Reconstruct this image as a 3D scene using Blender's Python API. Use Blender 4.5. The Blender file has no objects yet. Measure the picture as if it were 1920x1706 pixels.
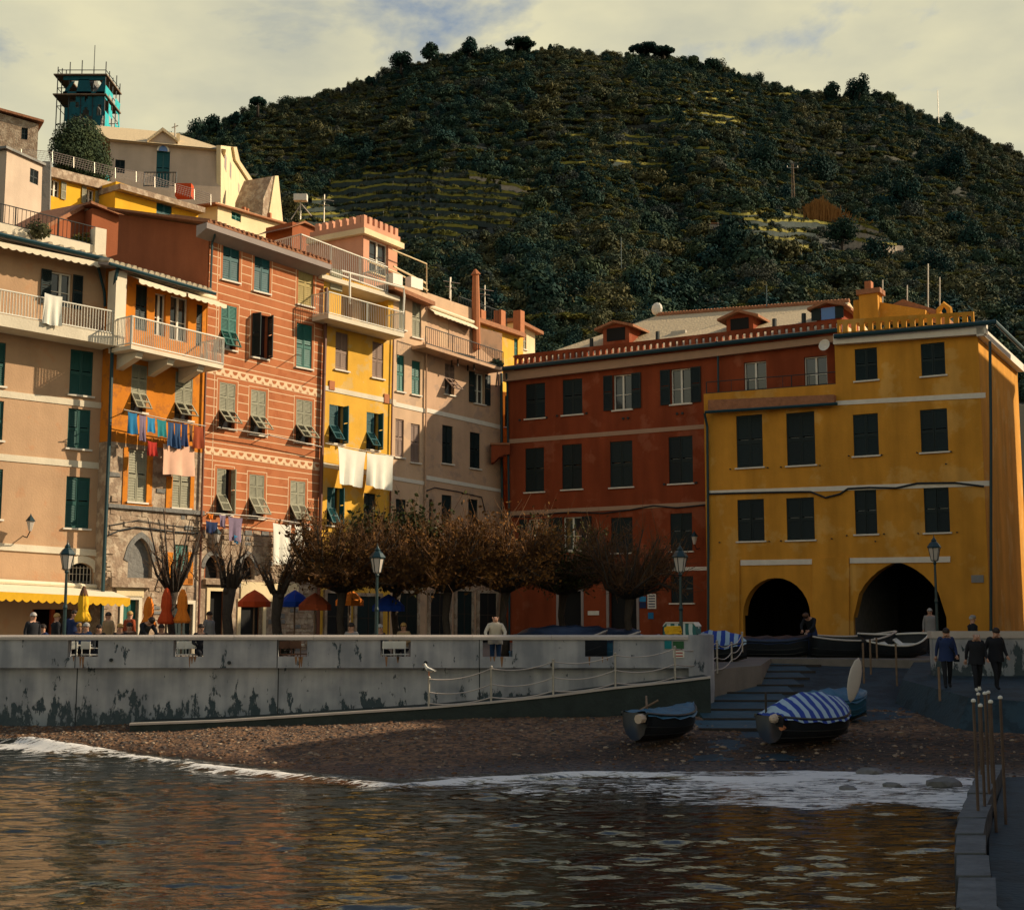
import bpy, bmesh, math, random
import numpy as np
from mathutils import Vector, Matrix
random.seed(7); np.random.seed(7)
S = bpy.context.scene
COL = S.collection
rad = math.radians
# ------------------------------------------------------------------ camera
F = 2500.0                       # focal length in photo pixels (1920 wide)
PITCH = math.atan(312.0 / F)
CZ = 3.5                         # eye height above the sea
C = Vector((0, 0, CZ))
cam_d = bpy.data.cameras.new('camera'); cam = bpy.data.objects.new('camera', cam_d); COL.objects.link(cam)
cam.location = C; cam.rotation_euler = (math.pi / 2 + PITCH, 0, 0)
cam_d.sensor_fit = 'HORIZONTAL'; cam_d.sensor_width = 36; cam_d.lens = 36 * F / 1920
cam_d.clip_start = 0.3; cam_d.clip_end = 6000
S.camera = cam
# ------------------------------------------------------------------ sun, sky
SUN_EL = rad(29); SUN_AZ = rad(9)     # azimuth counted from +X towards +Y
SV = Vector((math.cos(SUN_EL) * math.cos(SUN_AZ), math.cos(SUN_EL) * math.sin(SUN_AZ), math.sin(SUN_EL)))
sun_d = bpy.data.lights.new('sun', 'SUN'); sun_d.energy = 5.0; sun_d.angle = rad(0.55); sun_d.color = (1.0, 0.82, 0.57)
sun = bpy.data.objects.new('sun', sun_d); COL.objects.link(sun)
sun.rotation_euler = SV.to_track_quat('Z', 'Y').to_euler(); sun.location = (60, 20, 80)
W = bpy.data.worlds.new('World'); S.world = W; W.use_nodes = True
nt = W.node_tree; nt.nodes.clear(); L = nt.links.new
def nn(t, **k):
    n = nt.nodes.new(t)
    for a, b in k.items(): setattr(n, a, b)
    return n
out = nn('ShaderNodeOutputWorld')
sky = nn('ShaderNodeTexSky', sky_type='NISHITA', sun_disc=False, sun_elevation=SUN_EL, sun_rotation=math.pi / 2 - SUN_AZ,
         air_density=1.0, dust_density=1.2, ozone_density=0.4)
bsky = nn('ShaderNodeBackground'); bsky.inputs['Strength'].default_value = 0.10
L(sky.outputs[0], bsky.inputs['Color'])
tc = nn('ShaderNodeTexCoord'); mp = nn('ShaderNodeMapping'); mp.inputs['Scale'].default_value = (1.0, 1.0, 2.3); mp.inputs['Location'].default_value = (0.55, 0.12, 0.0)
L(tc.outputs['Generated'], mp.inputs[0])
cn = nn('ShaderNodeTexNoise'); cn.inputs['Scale'].default_value = 4.0; cn.inputs['Detail'].default_value = 8; cn.inputs['Roughness'].default_value = 0.56; cn.inputs['Distortion'].default_value = 0.25
L(mp.outputs[0], cn.inputs['Vector'])
cr = nn('ShaderNodeValToRGB'); cr.color_ramp.elements[0].position = 0.345; cr.color_ramp.elements[1].position = 0.455
sx_ = nn('ShaderNodeSeparateXYZ'); L(tc.outputs['Generated'], sx_.inputs[0])      # clouds gather low, the sky clears towards the zenith
hi_ = nn('ShaderNodeMapRange'); hi_.inputs['From Min'].default_value = 0.38; hi_.inputs['From Max'].default_value = 0.85; hi_.inputs['To Min'].default_value = 0.0; hi_.inputs['To Max'].default_value = -0.34; L(sx_.outputs[2], hi_.inputs['Value'])
ca_ = nn('ShaderNodeMath'); L(cn.outputs['Fac'], ca_.inputs[0]); L(hi_.outputs[0], ca_.inputs[1]); L(ca_.outputs[0], cr.inputs[0])
cn2 = nn('ShaderNodeTexNoise'); cn2.inputs['Scale'].default_value = 7.0; cn2.inputs['Detail'].default_value = 6
L(mp.outputs[0], cn2.inputs['Vector'])
cc = nn('ShaderNodeValToRGB'); cc.color_ramp.elements[0].position = 0.32; cc.color_ramp.elements[1].position = 0.62
cc.color_ramp.elements[0].color = (0.45, 0.445, 0.345, 1); cc.color_ramp.elements[1].color = (0.645, 0.60, 0.395, 1)
L(cn2.outputs['Fac'], cc.inputs[0])
bcl = nn('ShaderNodeBackground'); bcl.inputs['Strength'].default_value = 1.0
L(cc.outputs[0], bcl.inputs['Color'])
mx = nn('ShaderNodeMixShader'); L(cr.outputs[0], mx.inputs[0]); L(bsky.outputs[0], mx.inputs[1]); L(bcl.outputs[0], mx.inputs[2]); L(mx.outputs[0], out.inputs[0])
S.view_settings.view_transform = 'Standard'; S.view_settings.look = 'None'; S.view_settings.gamma = 1.0; S.view_settings.use_curve_mapping = False
S.view_settings.exposure = 0.28
S.cycles.max_bounces = 5; S.cycles.diffuse_bounces = 2; S.cycles.glossy_bounces = 2; S.cycles.transmission_bounces = 2; S.cycles.transparent_max_bounces = 6
S.cycles.use_denoising = True

# ------------------------------------------------------------------ pixel <-> place (design-time measuring helpers)
CT, ST = math.cos(PITCH), math.sin(PITCH)
def R(px, py):
    x = (px - 960) / F; v = (853 - py) / F
    return Vector((x, CT - v * ST, ST + v * CT))
def at_y(px, py, Y):
    r = R(px, py); return C + r * (Y / r.y)
def at_z(px, py, z):
    r = R(px, py); return C + r * ((z - CZ) / r.z)
def hx(px, Y):                      # ground point (x, y) seen in column px at eye level, at depth Y
    p = at_y(px, 1165, Y); return (p.x, p.y)

def hp(px, py, Y):                  # ground point (x, y) below the photo pixel at depth Y
    p = at_y(px, py, Y); return (p.x, p.y)

# ------------------------------------------------------------------ tagging and meshes
def tag(o, label=None, cat=None, group=None, kind=None):
    if label: o['label'] = label
    if cat: o['category'] = cat
    if group: o['group'] = group
    if kind: o['kind'] = kind
    return o
def empty(name, loc=(0, 0, 0), rz=0.0, label=None, cat=None, group=None):
    o = bpy.data.objects.new(name, None); o.empty_display_size = 0.2; COL.objects.link(o)
    o.location = loc; o.rotation_euler = (0, 0, rz)
    return tag(o, label, cat, group)
class MB:
    def __init__(s): s.v = []; s.f = []; s.m = []
    def _add(s, vs, fs, mi=0):
        b = len(s.v); s.v.extend([tuple(p) for p in vs])
        for f in fs: s.f.append(tuple(b + i for i in f)); s.m.append(mi)
        return s
    def box(s, x0, x1, y0, y1, z0, z1, mi=0):
        return s._add([(x0,y0,z0),(x1,y0,z0),(x1,y1,z0),(x0,y1,z0),(x0,y0,z1),(x1,y0,z1),(x1,y1,z1),(x0,y1,z1)],
                      [(0,3,2,1),(4,5,6,7),(0,1,5,4),(1,2,6,5),(2,3,7,6),(3,0,4,7)], mi)
    def hexa(s, p, mi=0):            # 4 bottom, 4 top (same order)
        return s._add(p, [(0,3,2,1),(4,5,6,7),(0,1,5,4),(1,2,6,5),(2,3,7,6),(3,0,4,7)], mi)
    def poly(s, pts, mi=0): return s._add(pts, [tuple(range(len(pts)))], mi)
    def prism(s, pts, y0, y1, mi=0):  # polygon in (x, z), swept along y
        n = len(pts)
        vs = [(x, y0, z) for x, z in pts] + [(x, y1, z) for x, z in pts]
        fs = [tuple(range(n)), tuple(range(2*n-1, n-1, -1))] + [((i+1) % n, i, n+i, n+(i+1) % n) for i in range(n)]
        return s._add(vs, fs, mi)
    def slab(s, pts, z0, z1, mi=0):   # polygon in (x, y), swept along z
        n = len(pts)
        vs = [(x, y, z0) for x, y in pts] + [(x, y, z1) for x, y in pts]
        fs = [tuple(range(n-1, -1, -1)), tuple(range(n, 2*n))] + [(i, (i+1) % n, n+(i+1) % n, n+i) for i in range(n)]
        return s._add(vs, fs, mi)
    def tube(s, pts, r, n=6, caps=True, mi=0):
        pts = [Vector(p) for p in pts]; k = len(pts); rs = r if isinstance(r, (list, tuple)) else [r] * k
        rings = []; prev = None
        for i, p in enumerate(pts):
            d = (pts[min(i+1, k-1)] - pts[max(i-1, 0)]); d = d.normalized() if d.length > 1e-9 else Vector((0,0,1))
            a = prev if prev else (Vector((1,0,0)) if abs(d.x) < 0.8 else Vector((0,1,0)))
            a = (a - d * a.dot(d)).normalized(); prev = a; b = d.cross(a)
            rings += [p + (a * math.cos(2*math.pi*j/n) + b * math.sin(2*math.pi*j/n)) * rs[i] for j in range(n)]
        fs = [(i*n+j, i*n+(j+1) % n, (i+1)*n+(j+1) % n, (i+1)*n+j) for i in range(k-1) for j in range(n)]
        if caps: fs += [tuple(range(n-1, -1, -1)), tuple(range((k-1)*n, k*n))]
        return s._add(rings, fs, mi)
    def lathe(s, prof, n=12, c=(0,0,0), mi=0, wav=0, wn=8):
        vs = []
        for q, (r, z) in enumerate(prof):
            for j in range(n):
                a = 2*math.pi*j/n; rr = r * (1 + wav * math.cos(wn * a))
                vs.append((c[0]+rr*math.cos(a), c[1]+rr*math.sin(a), c[2]+z))
        k = len(prof)
        fs = [(i*n+j, i*n+(j+1) % n, (i+1)*n+(j+1) % n, (i+1)*n+j) for i in range(k-1) for j in range(n)]
        fs += [tuple(range(n-1, -1, -1)), tuple(range((k-1)*n, k*n))]
        return s._add(vs, fs, mi)
    def ball(s, c, r, n=10, m=6, mi=0):
        rx, ry, rz = (r, r, r) if not isinstance(r, (tuple, list)) else r
        prof = [(math.sin(math.pi*i/m), -math.cos(math.pi*i/m)) for i in range(m+1)]
        vs = [(c[0]+rx*max(p, 1e-3)*math.cos(2*math.pi*j/n), c[1]+ry*max(p, 1e-3)*math.sin(2*math.pi*j/n), c[2]+rz*q) for p, q in prof for j in range(n)]
        fs = [(i*n+j, i*n+(j+1) % n, (i+1)*n+(j+1) % n, (i+1)*n+j) for i in range(m) for j in range(n)]
        return s._add(vs, fs, mi)
    def mesh(s, name, mats, smooth=False):
        me = bpy.data.meshes.new(name); me.from_pydata(s.v, [], s.f)
        for m in (mats if isinstance(mats, (list, tuple)) else [mats]): me.materials.append(m)
        if any(s.m): me.polygons.foreach_set('material_index', s.m)
        if smooth: me.polygons.foreach_set('use_smooth', [True] * len(me.polygons))
        me.update(); return me
    def build(s, name, mats, parent=None, smooth=False, kind=None, label=None):
        return link(name, s.mesh(name, mats, smooth), parent, kind, label)
def link(name, me, parent=None, kind=None, label=None):
    o = bpy.data.objects.new(name, me); COL.objects.link(o)
    if parent: o.parent = parent
    if kind: o['kind'] = kind
    if label: o['label'] = label
    return o
def np_mesh(name, V, Fc, mats, smooth=False, midx=None):
    V = np.asarray(V, np.float32); Fc = np.asarray(Fc, np.int32); k = Fc.shape[1]
    me = bpy.data.meshes.new(name); me.vertices.add(len(V)); me.vertices.foreach_set('co', V.ravel())
    me.loops.add(Fc.size); me.loops.foreach_set('vertex_index', Fc.ravel())
    me.polygons.add(len(Fc)); me.polygons.foreach_set('loop_start', np.arange(0, Fc.size, k, dtype=np.int32)); me.polygons.foreach_set('loop_total', np.full(len(Fc), k, np.int32))
    for m in (mats if isinstance(mats, (list, tuple)) else [mats]): me.materials.append(m)
    if midx is not None: me.polygons.foreach_set('material_index', np.asarray(midx, np.int32))
    if smooth: me.polygons.foreach_set('use_smooth', np.ones(len(Fc), bool))
    me.update(calc_edges=True); return me
def copy_tree(o, parent=None):
    c = o.copy(); COL.objects.link(c); c.parent = parent
    for ch in list(o.children): copy_tree(ch, c)
    return c
# value noise (numpy)
_P = np.random.RandomState(3).rand(256, 256)
def vn(x, y):
    x = np.asarray(x, float); y = np.asarray(y, float)
    xi = np.floor(x).astype(int); yi = np.floor(y).astype(int); fx = x - xi; fy = y - yi
    fx = fx*fx*(3-2*fx); fy = fy*fy*(3-2*fy)
    g = lambda a, b: _P[a % 256, b % 256]
    return (g(xi,yi)*(1-fx)+g(xi+1,yi)*fx)*(1-fy)+(g(xi,yi+1)*(1-fx)+g(xi+1,yi+1)*fx)*fy
def fbm(x, y, o=4):
    s = 0; a = 0.5; t = 0
    for i in range(o): s = s + a*vn(x*2**i+17.3*i, y*2**i+5.1*i); t += a; a *= 0.5
    return s/t

# ------------------------------------------------------------------ materials
def new_mat(name):
    m = bpy.data.materials.new(name); m.use_nodes = True; t = m.node_tree
    b = t.nodes['Principled BSDF']
    return m, t, b
def mat(name, col, rough=0.8, var=0.12, scale=2.0, bump=0.0, bscale=30.0, metal=0.0, spec=0.3, streak=0.0, patch=None, patch_amt=0.5, patch_scale=1.2, rnd=0.0):
    m, t, b = new_mat(name); N = t.nodes.new; l = t.links.new
    b.inputs['Roughness'].default_value = rough; b.inputs['Metallic'].default_value = metal; b.inputs['Specular IOR Level'].default_value = spec
    co = N('ShaderNodeTexCoord')
    n1 = N('ShaderNodeTexNoise'); n1.inputs['Scale'].default_value = scale; n1.inputs['Detail'].default_value = 6; n1.inputs['Roughness'].default_value = 0.6
    l(co.outputs['Object'], n1.inputs['Vector'])
    rp = N('ShaderNodeMapRange'); rp.inputs['From Min'].default_value = 0.25; rp.inputs['From Max'].default_value = 0.75; rp.inputs['To Min'].default_value = 1-var; rp.inputs['To Max'].default_value = 1+var
    l(n1.outputs['Fac'], rp.inputs['Value']); fac = rp.outputs[0]
    if streak:
        mp = N('ShaderNodeMapping'); mp.inputs['Scale'].default_value = (0.9, 0.9, 0.13); l(co.outputs['Object'], mp.inputs[0])
        n2 = N('ShaderNodeTexNoise'); n2.inputs['Scale'].default_value = 1.6; n2.inputs['Detail'].default_value = 5; l(mp.outputs[0], n2.inputs['Vector'])
        r2 = N('ShaderNodeMapRange'); r2.inputs['From Min'].default_value = 0.35; r2.inputs['From Max'].default_value = 0.7; r2.inputs['To Min'].default_value = 1+streak*0.3; r2.inputs['To Max'].default_value = 1-streak
        l(n2.outputs['Fac'], r2.inputs['Value'])
        mm = N('ShaderNodeMath'); mm.operation = 'MULTIPLY'; l(fac, mm.inputs[0]); l(r2.outputs[0], mm.inputs[1]); fac = mm.outputs[0]
    if rnd:
        oi = N('ShaderNodeObjectInfo'); r3 = N('ShaderNodeMapRange'); r3.inputs['To Min'].default_value = 1-rnd; r3.inputs['To Max'].default_value = 1+rnd
        l(oi.outputs['Random'], r3.inputs['Value']); m3 = N('ShaderNodeMath'); m3.operation = 'MULTIPLY'; l(fac, m3.inputs[0]); l(r3.outputs[0], m3.inputs[1]); fac = m3.outputs[0]
    base = N('ShaderNodeRGB'); base.outputs[0].default_value = (*col, 1); csrc = base.outputs[0]
    if patch:
        n4 = N('ShaderNodeTexNoise'); n4.inputs['Scale'].default_value = patch_scale; n4.inputs['Detail'].default_value = 7; n4.inputs['Roughness'].default_value = 0.62; l(co.outputs['Object'], n4.inputs['Vector'])
        r4 = N('ShaderNodeMapRange'); r4.inputs['From Min'].default_value = 0.64-patch_amt*0.3; r4.inputs['From Max'].default_value = 0.69-patch_amt*0.3; l(n4.outputs['Fac'], r4.inputs['Value'])
        mc = N('ShaderNodeMix'); mc.data_type = 'RGBA'; l(r4.outputs[0], mc.inputs[0]); l(csrc, mc.inputs[6]); mc.inputs[7].default_value = (*patch, 1); csrc = mc.outputs[2]
    vm = N('ShaderNodeVectorMath'); vm.operation = 'SCALE'; l(csrc, vm.inputs[0]); l(fac, vm.inputs['Scale']); l(vm.outputs[0], b.inputs['Base Color'])
    if bump:
        n5 = N('ShaderNodeTexNoise'); n5.inputs['Scale'].default_value = bscale; n5.inputs['Detail'].default_value = 4; l(co.outputs['Object'], n5.inputs['Vector'])
        bp = N('ShaderNodeBump'); bp.inputs['Strength'].default_value = bump; bp.inputs['Distance'].default_value = 0.05; l(n5.outputs['Fac'], bp.inputs['Height']); l(bp.outputs[0], b.inputs['Normal'])
    return m
def plaster(name, col, **k):
    d = dict(rough=0.9, var=0.13, scale=0.7, bump=0.2, bscale=14, streak=0.10, spec=0.15); d.update(k)
    return mat(name, col, **d)
M = {}
M['peach'] = plaster('peach_plaster', (0.51, 0.325, 0.195), patch=(0.52, 0.30, 0.17), patch_amt=0.25)
M['orange'] = plaster('orange_plaster', (0.60, 0.205, 0.022), patch=(0.45, 0.16, 0.03), patch_amt=0.4)
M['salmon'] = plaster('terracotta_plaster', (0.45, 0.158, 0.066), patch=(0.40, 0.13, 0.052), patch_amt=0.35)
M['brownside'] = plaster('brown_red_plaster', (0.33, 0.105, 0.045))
M['cream_line'] = mat('cream_paint', (0.72, 0.52, 0.33), 0.85, 0.12, 3)
M['yellow'] = plaster('yellow_plaster', (0.72, 0.40, 0.055), patch=(0.66, 0.42, 0.13), patch_amt=0.35)
M['pink'] = plaster('pale_pink_plaster', (0.62, 0.42, 0.27), patch=(0.52, 0.36, 0.25), patch_amt=0.3)
M['pink2'] = plaster('rosy_beige_plaster', (0.56, 0.36, 0.235), patch=(0.46, 0.31, 0.22), patch_amt=0.35)
M['red'] = plaster('dark_red_plaster', (0.25, 0.054, 0.020), patch=(0.30, 0.085, 0.040), patch_amt=0.30, patch_scale=.55, streak=.24)
M['ochre'] = plaster('ochre_plaster', (0.60, 0.275, 0.036), patch=(0.64, 0.34, 0.08), patch_amt=0.32, patch_scale=.5, streak=.24)
M['yellow2'] = plaster('deep_yellow_plaster', (0.74, 0.40, 0.03))
M['beige'] = plaster('beige_plaster', (0.55, 0.43, 0.33))
M['cream'] = plaster('cream_plaster', (0.74, 0.60, 0.37))
M['rose'] = plaster('rose_plaster', (0.60, 0.30, 0.19))
M['white'] = mat('white_paint', (0.74, 0.70, 0.60), 0.6, 0.08, 4)
M['whitewall'] = plaster('white_wall_paint', (0.70, 0.62, 0.48))
M['band'] = mat('pale_band_paint', (0.72, 0.66, 0.56), 0.85, 0.10, 3)
M['corn'] = mat('pinkish_cornice_paint', (0.40, 0.25, 0.165), 0.85, 0.08, 3)
M['slate'] = mat('beige_slate_roof', (0.62, 0.48, 0.29), 0.9, 0.14, 6, bump=0.6, bscale=9)
M['tile'] = mat('terracotta_roof_tile', (0.32, 0.14, 0.07), 0.9, 0.25, 5, bump=0.5, bscale=12)
M['lichen_tile'] = mat('pale_lichen_roof_tile', (0.48, 0.40, 0.28), 0.9, 0.25, 5, bump=0.5, bscale=12)
M['soffit'] = mat('grey_soffit', (0.30, 0.25, 0.23), 0.9, 0.1, 2)
M['gut'] = mat('dark_green_gutter', (0.012, 0.045, 0.055), 0.45, 0.1, 2)
M['gutbrown'] = mat('brown_drainpipe', (0.14, 0.05, 0.03), 0.5, 0.1, 2)
M['sh_dark'] = mat('dark_green_shutter', (0.006, 0.016, 0.017), 0.6, 0.15, 4, rnd=0.25)
M['sh_green'] = mat('bottle_green_shutter', (0.012, 0.075, 0.065), 0.55, 0.15, 4, rnd=0.2)
M['sh_teal'] = mat('teal_green_shutter', (0.015, 0.13, 0.105), 0.55, 0.15, 4, rnd=0.2)
M['sh_blue'] = mat('petrol_shutter', (0.008, 0.075, 0.085), 0.55, 0.15, 4, rnd=0.2)
M['sh_grey'] = mat('faded_grey_green_shutter', (0.30, 0.29, 0.21), 0.75, 0.15, 4, rnd=0.12)
M['sh_ochre'] = mat('faded_olive_yellow_shutter', (0.38, 0.29, 0.11), 0.75, 0.18, 4)
M['sh_brown'] = mat('grey_brown_shutter', (0.24, 0.165, 0.13), 0.75, 0.12, 4, rnd=0.1)
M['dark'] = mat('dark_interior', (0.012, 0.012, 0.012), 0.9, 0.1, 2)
M['wood'] = mat('weathered_wood', (0.20, 0.13, 0.08), 0.8, 0.3, 6, bump=0.4, bscale=20)
M['darkwood'] = mat('dark_tarred_wood', (0.035, 0.028, 0.022), 0.7, 0.3, 6)
M['iron'] = mat('dark_iron', (0.025, 0.030, 0.032), 0.5, 0.15, 6, metal=0.2)
M['lampgreen'] = mat('dark_green_lamp_paint', (0.012, 0.035, 0.038), 0.4, 0.15, 6, metal=0.1, spec=0.5)
M['steel'] = mat('galvanised_steel', (0.42, 0.38, 0.32), 0.45, 0.15, 6, metal=0.5)
M['stone'] = mat('grey_brown_rubble_stone', (0.30, 0.215, 0.15), 0.95, 0.30, 3, bump=0.8, bscale=9, patch=(0.42, 0.33, 0.24), patch_amt=0.5, patch_scale=2.5)
M['stone2'] = mat('dark_grey_stone', (0.17, 0.165, 0.155), 0.9, 0.3, 4, bump=0.6, bscale=10)
M['concrete'] = mat('grey_concrete', (0.26, 0.25, 0.23), 0.9, 0.2, 1.2, bump=0.4, bscale=18, patch=(0.17, 0.17, 0.16), patch_amt=0.4)
M['terracotta'] = mat('terracotta_clay', (0.42, 0.15, 0.06), 0.8, 0.15, 5)
M['cloth_white'] = mat('white_cotton', (0.78, 0.75, 0.65), 0.95, 0.06, 3)
M['cloth_pink'] = mat('pale_pink_cotton', (0.70, 0.42, 0.30), 0.95, 0.06, 3)
def cloth_mat(n, c): M[n] = mat(n + '_cloth', c, 0.95, 0.1, 6)
for n, c in dict(c_blue=(0.02,0.16,0.33), c_navy=(0.02,0.035,0.10), c_denim=(0.03,0.07,0.16), c_violet=(0.20,0.15,0.22), c_red=(0.40,0.03,0.02), c_rust=(0.30,0.06,0.02),
                 c_black=(0.015,0.016,0.020), c_orange=(0.72,0.20,0.02), c_yellow=(0.75,0.42,0.02), c_awning=(0.78,0.68,0.50), c_grey=(0.25,0.24,0.23), c_brown=(0.12,0.06,0.035),
                 c_cream=(0.60,0.52,0.40), c_sky=(0.03,0.22,0.42), c_royal=(0.01,0.05,0.33), c_green=(0.04,0.12,0.05), c_redor=(0.55,0.07,0.015), c_tan=(0.35,0.24,0.13), c_teal=(0.02,0.20,0.22)).items(): cloth_mat(n, c)
M['skin'] = mat('skin', (0.48, 0.26, 0.17), 0.6, 0.06, 6)
M['hair_dark'] = mat('dark_hair', (0.03, 0.02, 0.015), 0.6, 0.2, 20)
M['hair_grey'] = mat('grey_hair', (0.40, 0.37, 0.34), 0.7, 0.15, 20)
M['hair_blond'] = mat('blond_hair', (0.42, 0.25, 0.08), 0.6, 0.15, 20)
def glass_mat(name, col, rough=0.05):
    m, t, b = new_mat(name); b.inputs['Base Color'].default_value = (*col, 1); b.inputs['Roughness'].default_value = rough; b.inputs['Specular IOR Level'].default_value = 0.9; return m
M['glass'] = glass_mat('dark_window_glass', (0.02, 0.025, 0.03))
M['glassblue'] = glass_mat('blue_window_glass', (0.02, 0.12, 0.40), 0.15)
M['lampglass'] = mat('frosted_lamp_glass', (0.52, 0.46, 0.40), 0.35, 0.06, 6, spec=0.5)
def stripe_mat(name, c1, c2, freq, axis=0, rough=0.8):
    m, t, b = new_mat(name); N = t.nodes.new; l = t.links.new
    co = N('ShaderNodeTexCoord'); sp = N('ShaderNodeSeparateXYZ'); l(co.outputs['Object'], sp.inputs[0])
    nz = N('ShaderNodeTexNoise'); nz.inputs['Scale'].default_value = 2.0; l(co.outputs['Object'], nz.inputs['Vector'])
    a = N('ShaderNodeMath'); a.operation = 'MULTIPLY_ADD'; l(nz.outputs['Fac'], a.inputs[0]); a.inputs[1].default_value = 0.12; l(sp.outputs[axis], a.inputs[2])
    f = N('ShaderNodeMath'); f.operation = 'MULTIPLY'; l(a.outputs[0], f.inputs[0]); f.inputs[1].default_value = freq
    g = N('ShaderNodeMath'); g.operation = 'FRACT'; l(f.outputs[0], g.inputs[0])
    h = N('ShaderNodeMath'); h.operation = 'GREATER_THAN'; l(g.outputs[0], h.inputs[0]); h.inputs[1].default_value = 0.5
    mc = N('ShaderNodeMix'); mc.data_type = 'RGBA'; l(h.outputs[0], mc.inputs[0]); mc.inputs[6].default_value = (*c1, 1); mc.inputs[7].default_value = (*c2, 1)
    l(mc.outputs[2], b.inputs['Base Color']); b.inputs['Roughness'].default_value = rough
    return m
M['bluestripe'] = stripe_mat('blue_white_striped_tarpaulin', (0.012, 0.045, 0.28), (0.34, 0.46, 0.54), 3.4, 0)
M['greenstripe'] = stripe_mat('green_white_striped_panel', (0.03, 0.14, 0.13), (0.55, 0.60, 0.56), 4.0, 0)

# ------------------------------------------------------------------ facade frame: local x along the wall, y inwards, z up
class Face:
    def __init__(s, A, B, z0):
        s.A = Vector((A[0], A[1], z0)); d = Vector((B[0]-A[0], B[1]-A[1], 0)); s.len = d.length; s.t = d.normalized()
        s.n = Vector((s.t.y, -s.t.x, 0)); s.z0 = z0; s.rz = math.atan2(s.t.y, s.t.x)
    def uw(s, px, py, d=0.0):
        r = R(px, py); k = (d - (C - s.A).dot(s.n)) / r.dot(s.n); p = C + r * k - s.A
        return (p.dot(s.t), p.z)
    def pt(s, px, py, d=0.0):          # world point
        u, w = s.uw(px, py, d); return s.A + s.t * u + s.n * d + Vector((0, 0, w))
    def P(s, u, w, d=0.0): return s.A + s.t * u + s.n * d + Vector((0, 0, w))
    def rect(s, x0, y0, x1, y1, d=0.0):
        xm, ym = (x0+x1)/2, (y0+y1)/2
        return (s.uw(x0, ym, d)[0], s.uw(x1, ym, d)[0], s.uw(xm, y1, d)[1], s.uw(xm, y0, d)[1])
def wall_cells(mb, u0, u1, w0, wl, wr, holes, rev=0.24):
    us = sorted({round(x, 4) for x in [u0, u1] + [h[0] for h in holes] + [h[1] for h in holes] if u0-1e-6 <= x <= u1+1e-6})
    ws = sorted({round(x, 4) for x in [w0] + [h[2] for h in holes] + [h[3] for h in holes] if w0-1e-6 <= x})
    wt = lambda u: wl + (wr-wl)*(u-u0)/(u1-u0)
    for a, b in zip(us[:-1], us[1:]):
        for i, c in enumerate(ws):
            last = i == len(ws)-1; d = None if last else ws[i+1]
            if not last and any(h[0]-1e-3 < a and b < h[1]+1e-3 and h[2]-1e-3 < c and d < h[3]+1e-3 for h in holes): continue
            mb.poly([(a,0,c),(b,0,c),(b,0,wt(b) if last else d),(a,0,wt(a) if last else d)])
    for (a, b, c, d) in [h[:4] for h in holes]:
        mb.poly([(a,0,c),(a,rev,c),(b,rev,c),(b,0,c)]); mb.poly([(a,0,d),(b,0,d),(b,rev,d),(a,rev,d)])
        mb.poly([(a,0,c),(a,0,d),(a,rev,d),(a,rev,c)]); mb.poly([(b,0,c),(b,rev,c),(b,rev,d),(b,0,d)])
# unit shutter leaf: x 0..1, z 0..1, thickness in metres
def leaf_mesh():
    b = MB(); t = 0.022
    b.box(0, 0.11, -t, t, 0, 1); b.box(0.89, 1, -t, t, 0, 1); b.box(0.11, 0.89, -t, t, 0, 0.045); b.box(0.11, 0.89, -t, t, 0.955, 1); b.box(0.11, 0.89, -t, t, 0.445, 0.525)
    for k in range(18):
        z = 0.05 + 0.9 * k / 18
        if 0.46 < z < 0.50: continue
        b._add([(0.11,-t*0.7,z),(0.89,-t*0.7,z),(0.89,t*0.5,z+0.055),(0.11,t*0.5,z+0.055)], [(0,1,2,3)])
    return b
LEAF = {}
def leaf(mt):
    if mt.name not in LEAF: LEAF[mt.name] = leaf_mesh().mesh('shutter', mt)
    return LEAF[mt.name]
FLAP = {}
def flapm(mt):
    if mt.name not in FLAP:
        b = leaf_mesh(); b.v = [(x, y, z-1) for x, y, z in b.v]; FLAP[mt.name] = b.mesh('shutter_flap', mt)
    return FLAP[mt.name]
def put_leaf(parent, mt, x, z, w, h, y, rz=0.0):
    o = link('shutter', leaf(mt), parent); o.location = (x, y, z); o.scale = (w, 1, h); o.rotation_euler = (0, 0, rz); return o
def put_flap(parent, mt, x, z, w, h, y, ang):
    o = link('shutter_flap', flapm(mt), parent); o.location = (x, y, z); o.scale = (w, 1, h); o.rotation_euler = (-ang, 0, 0); return o
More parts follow.
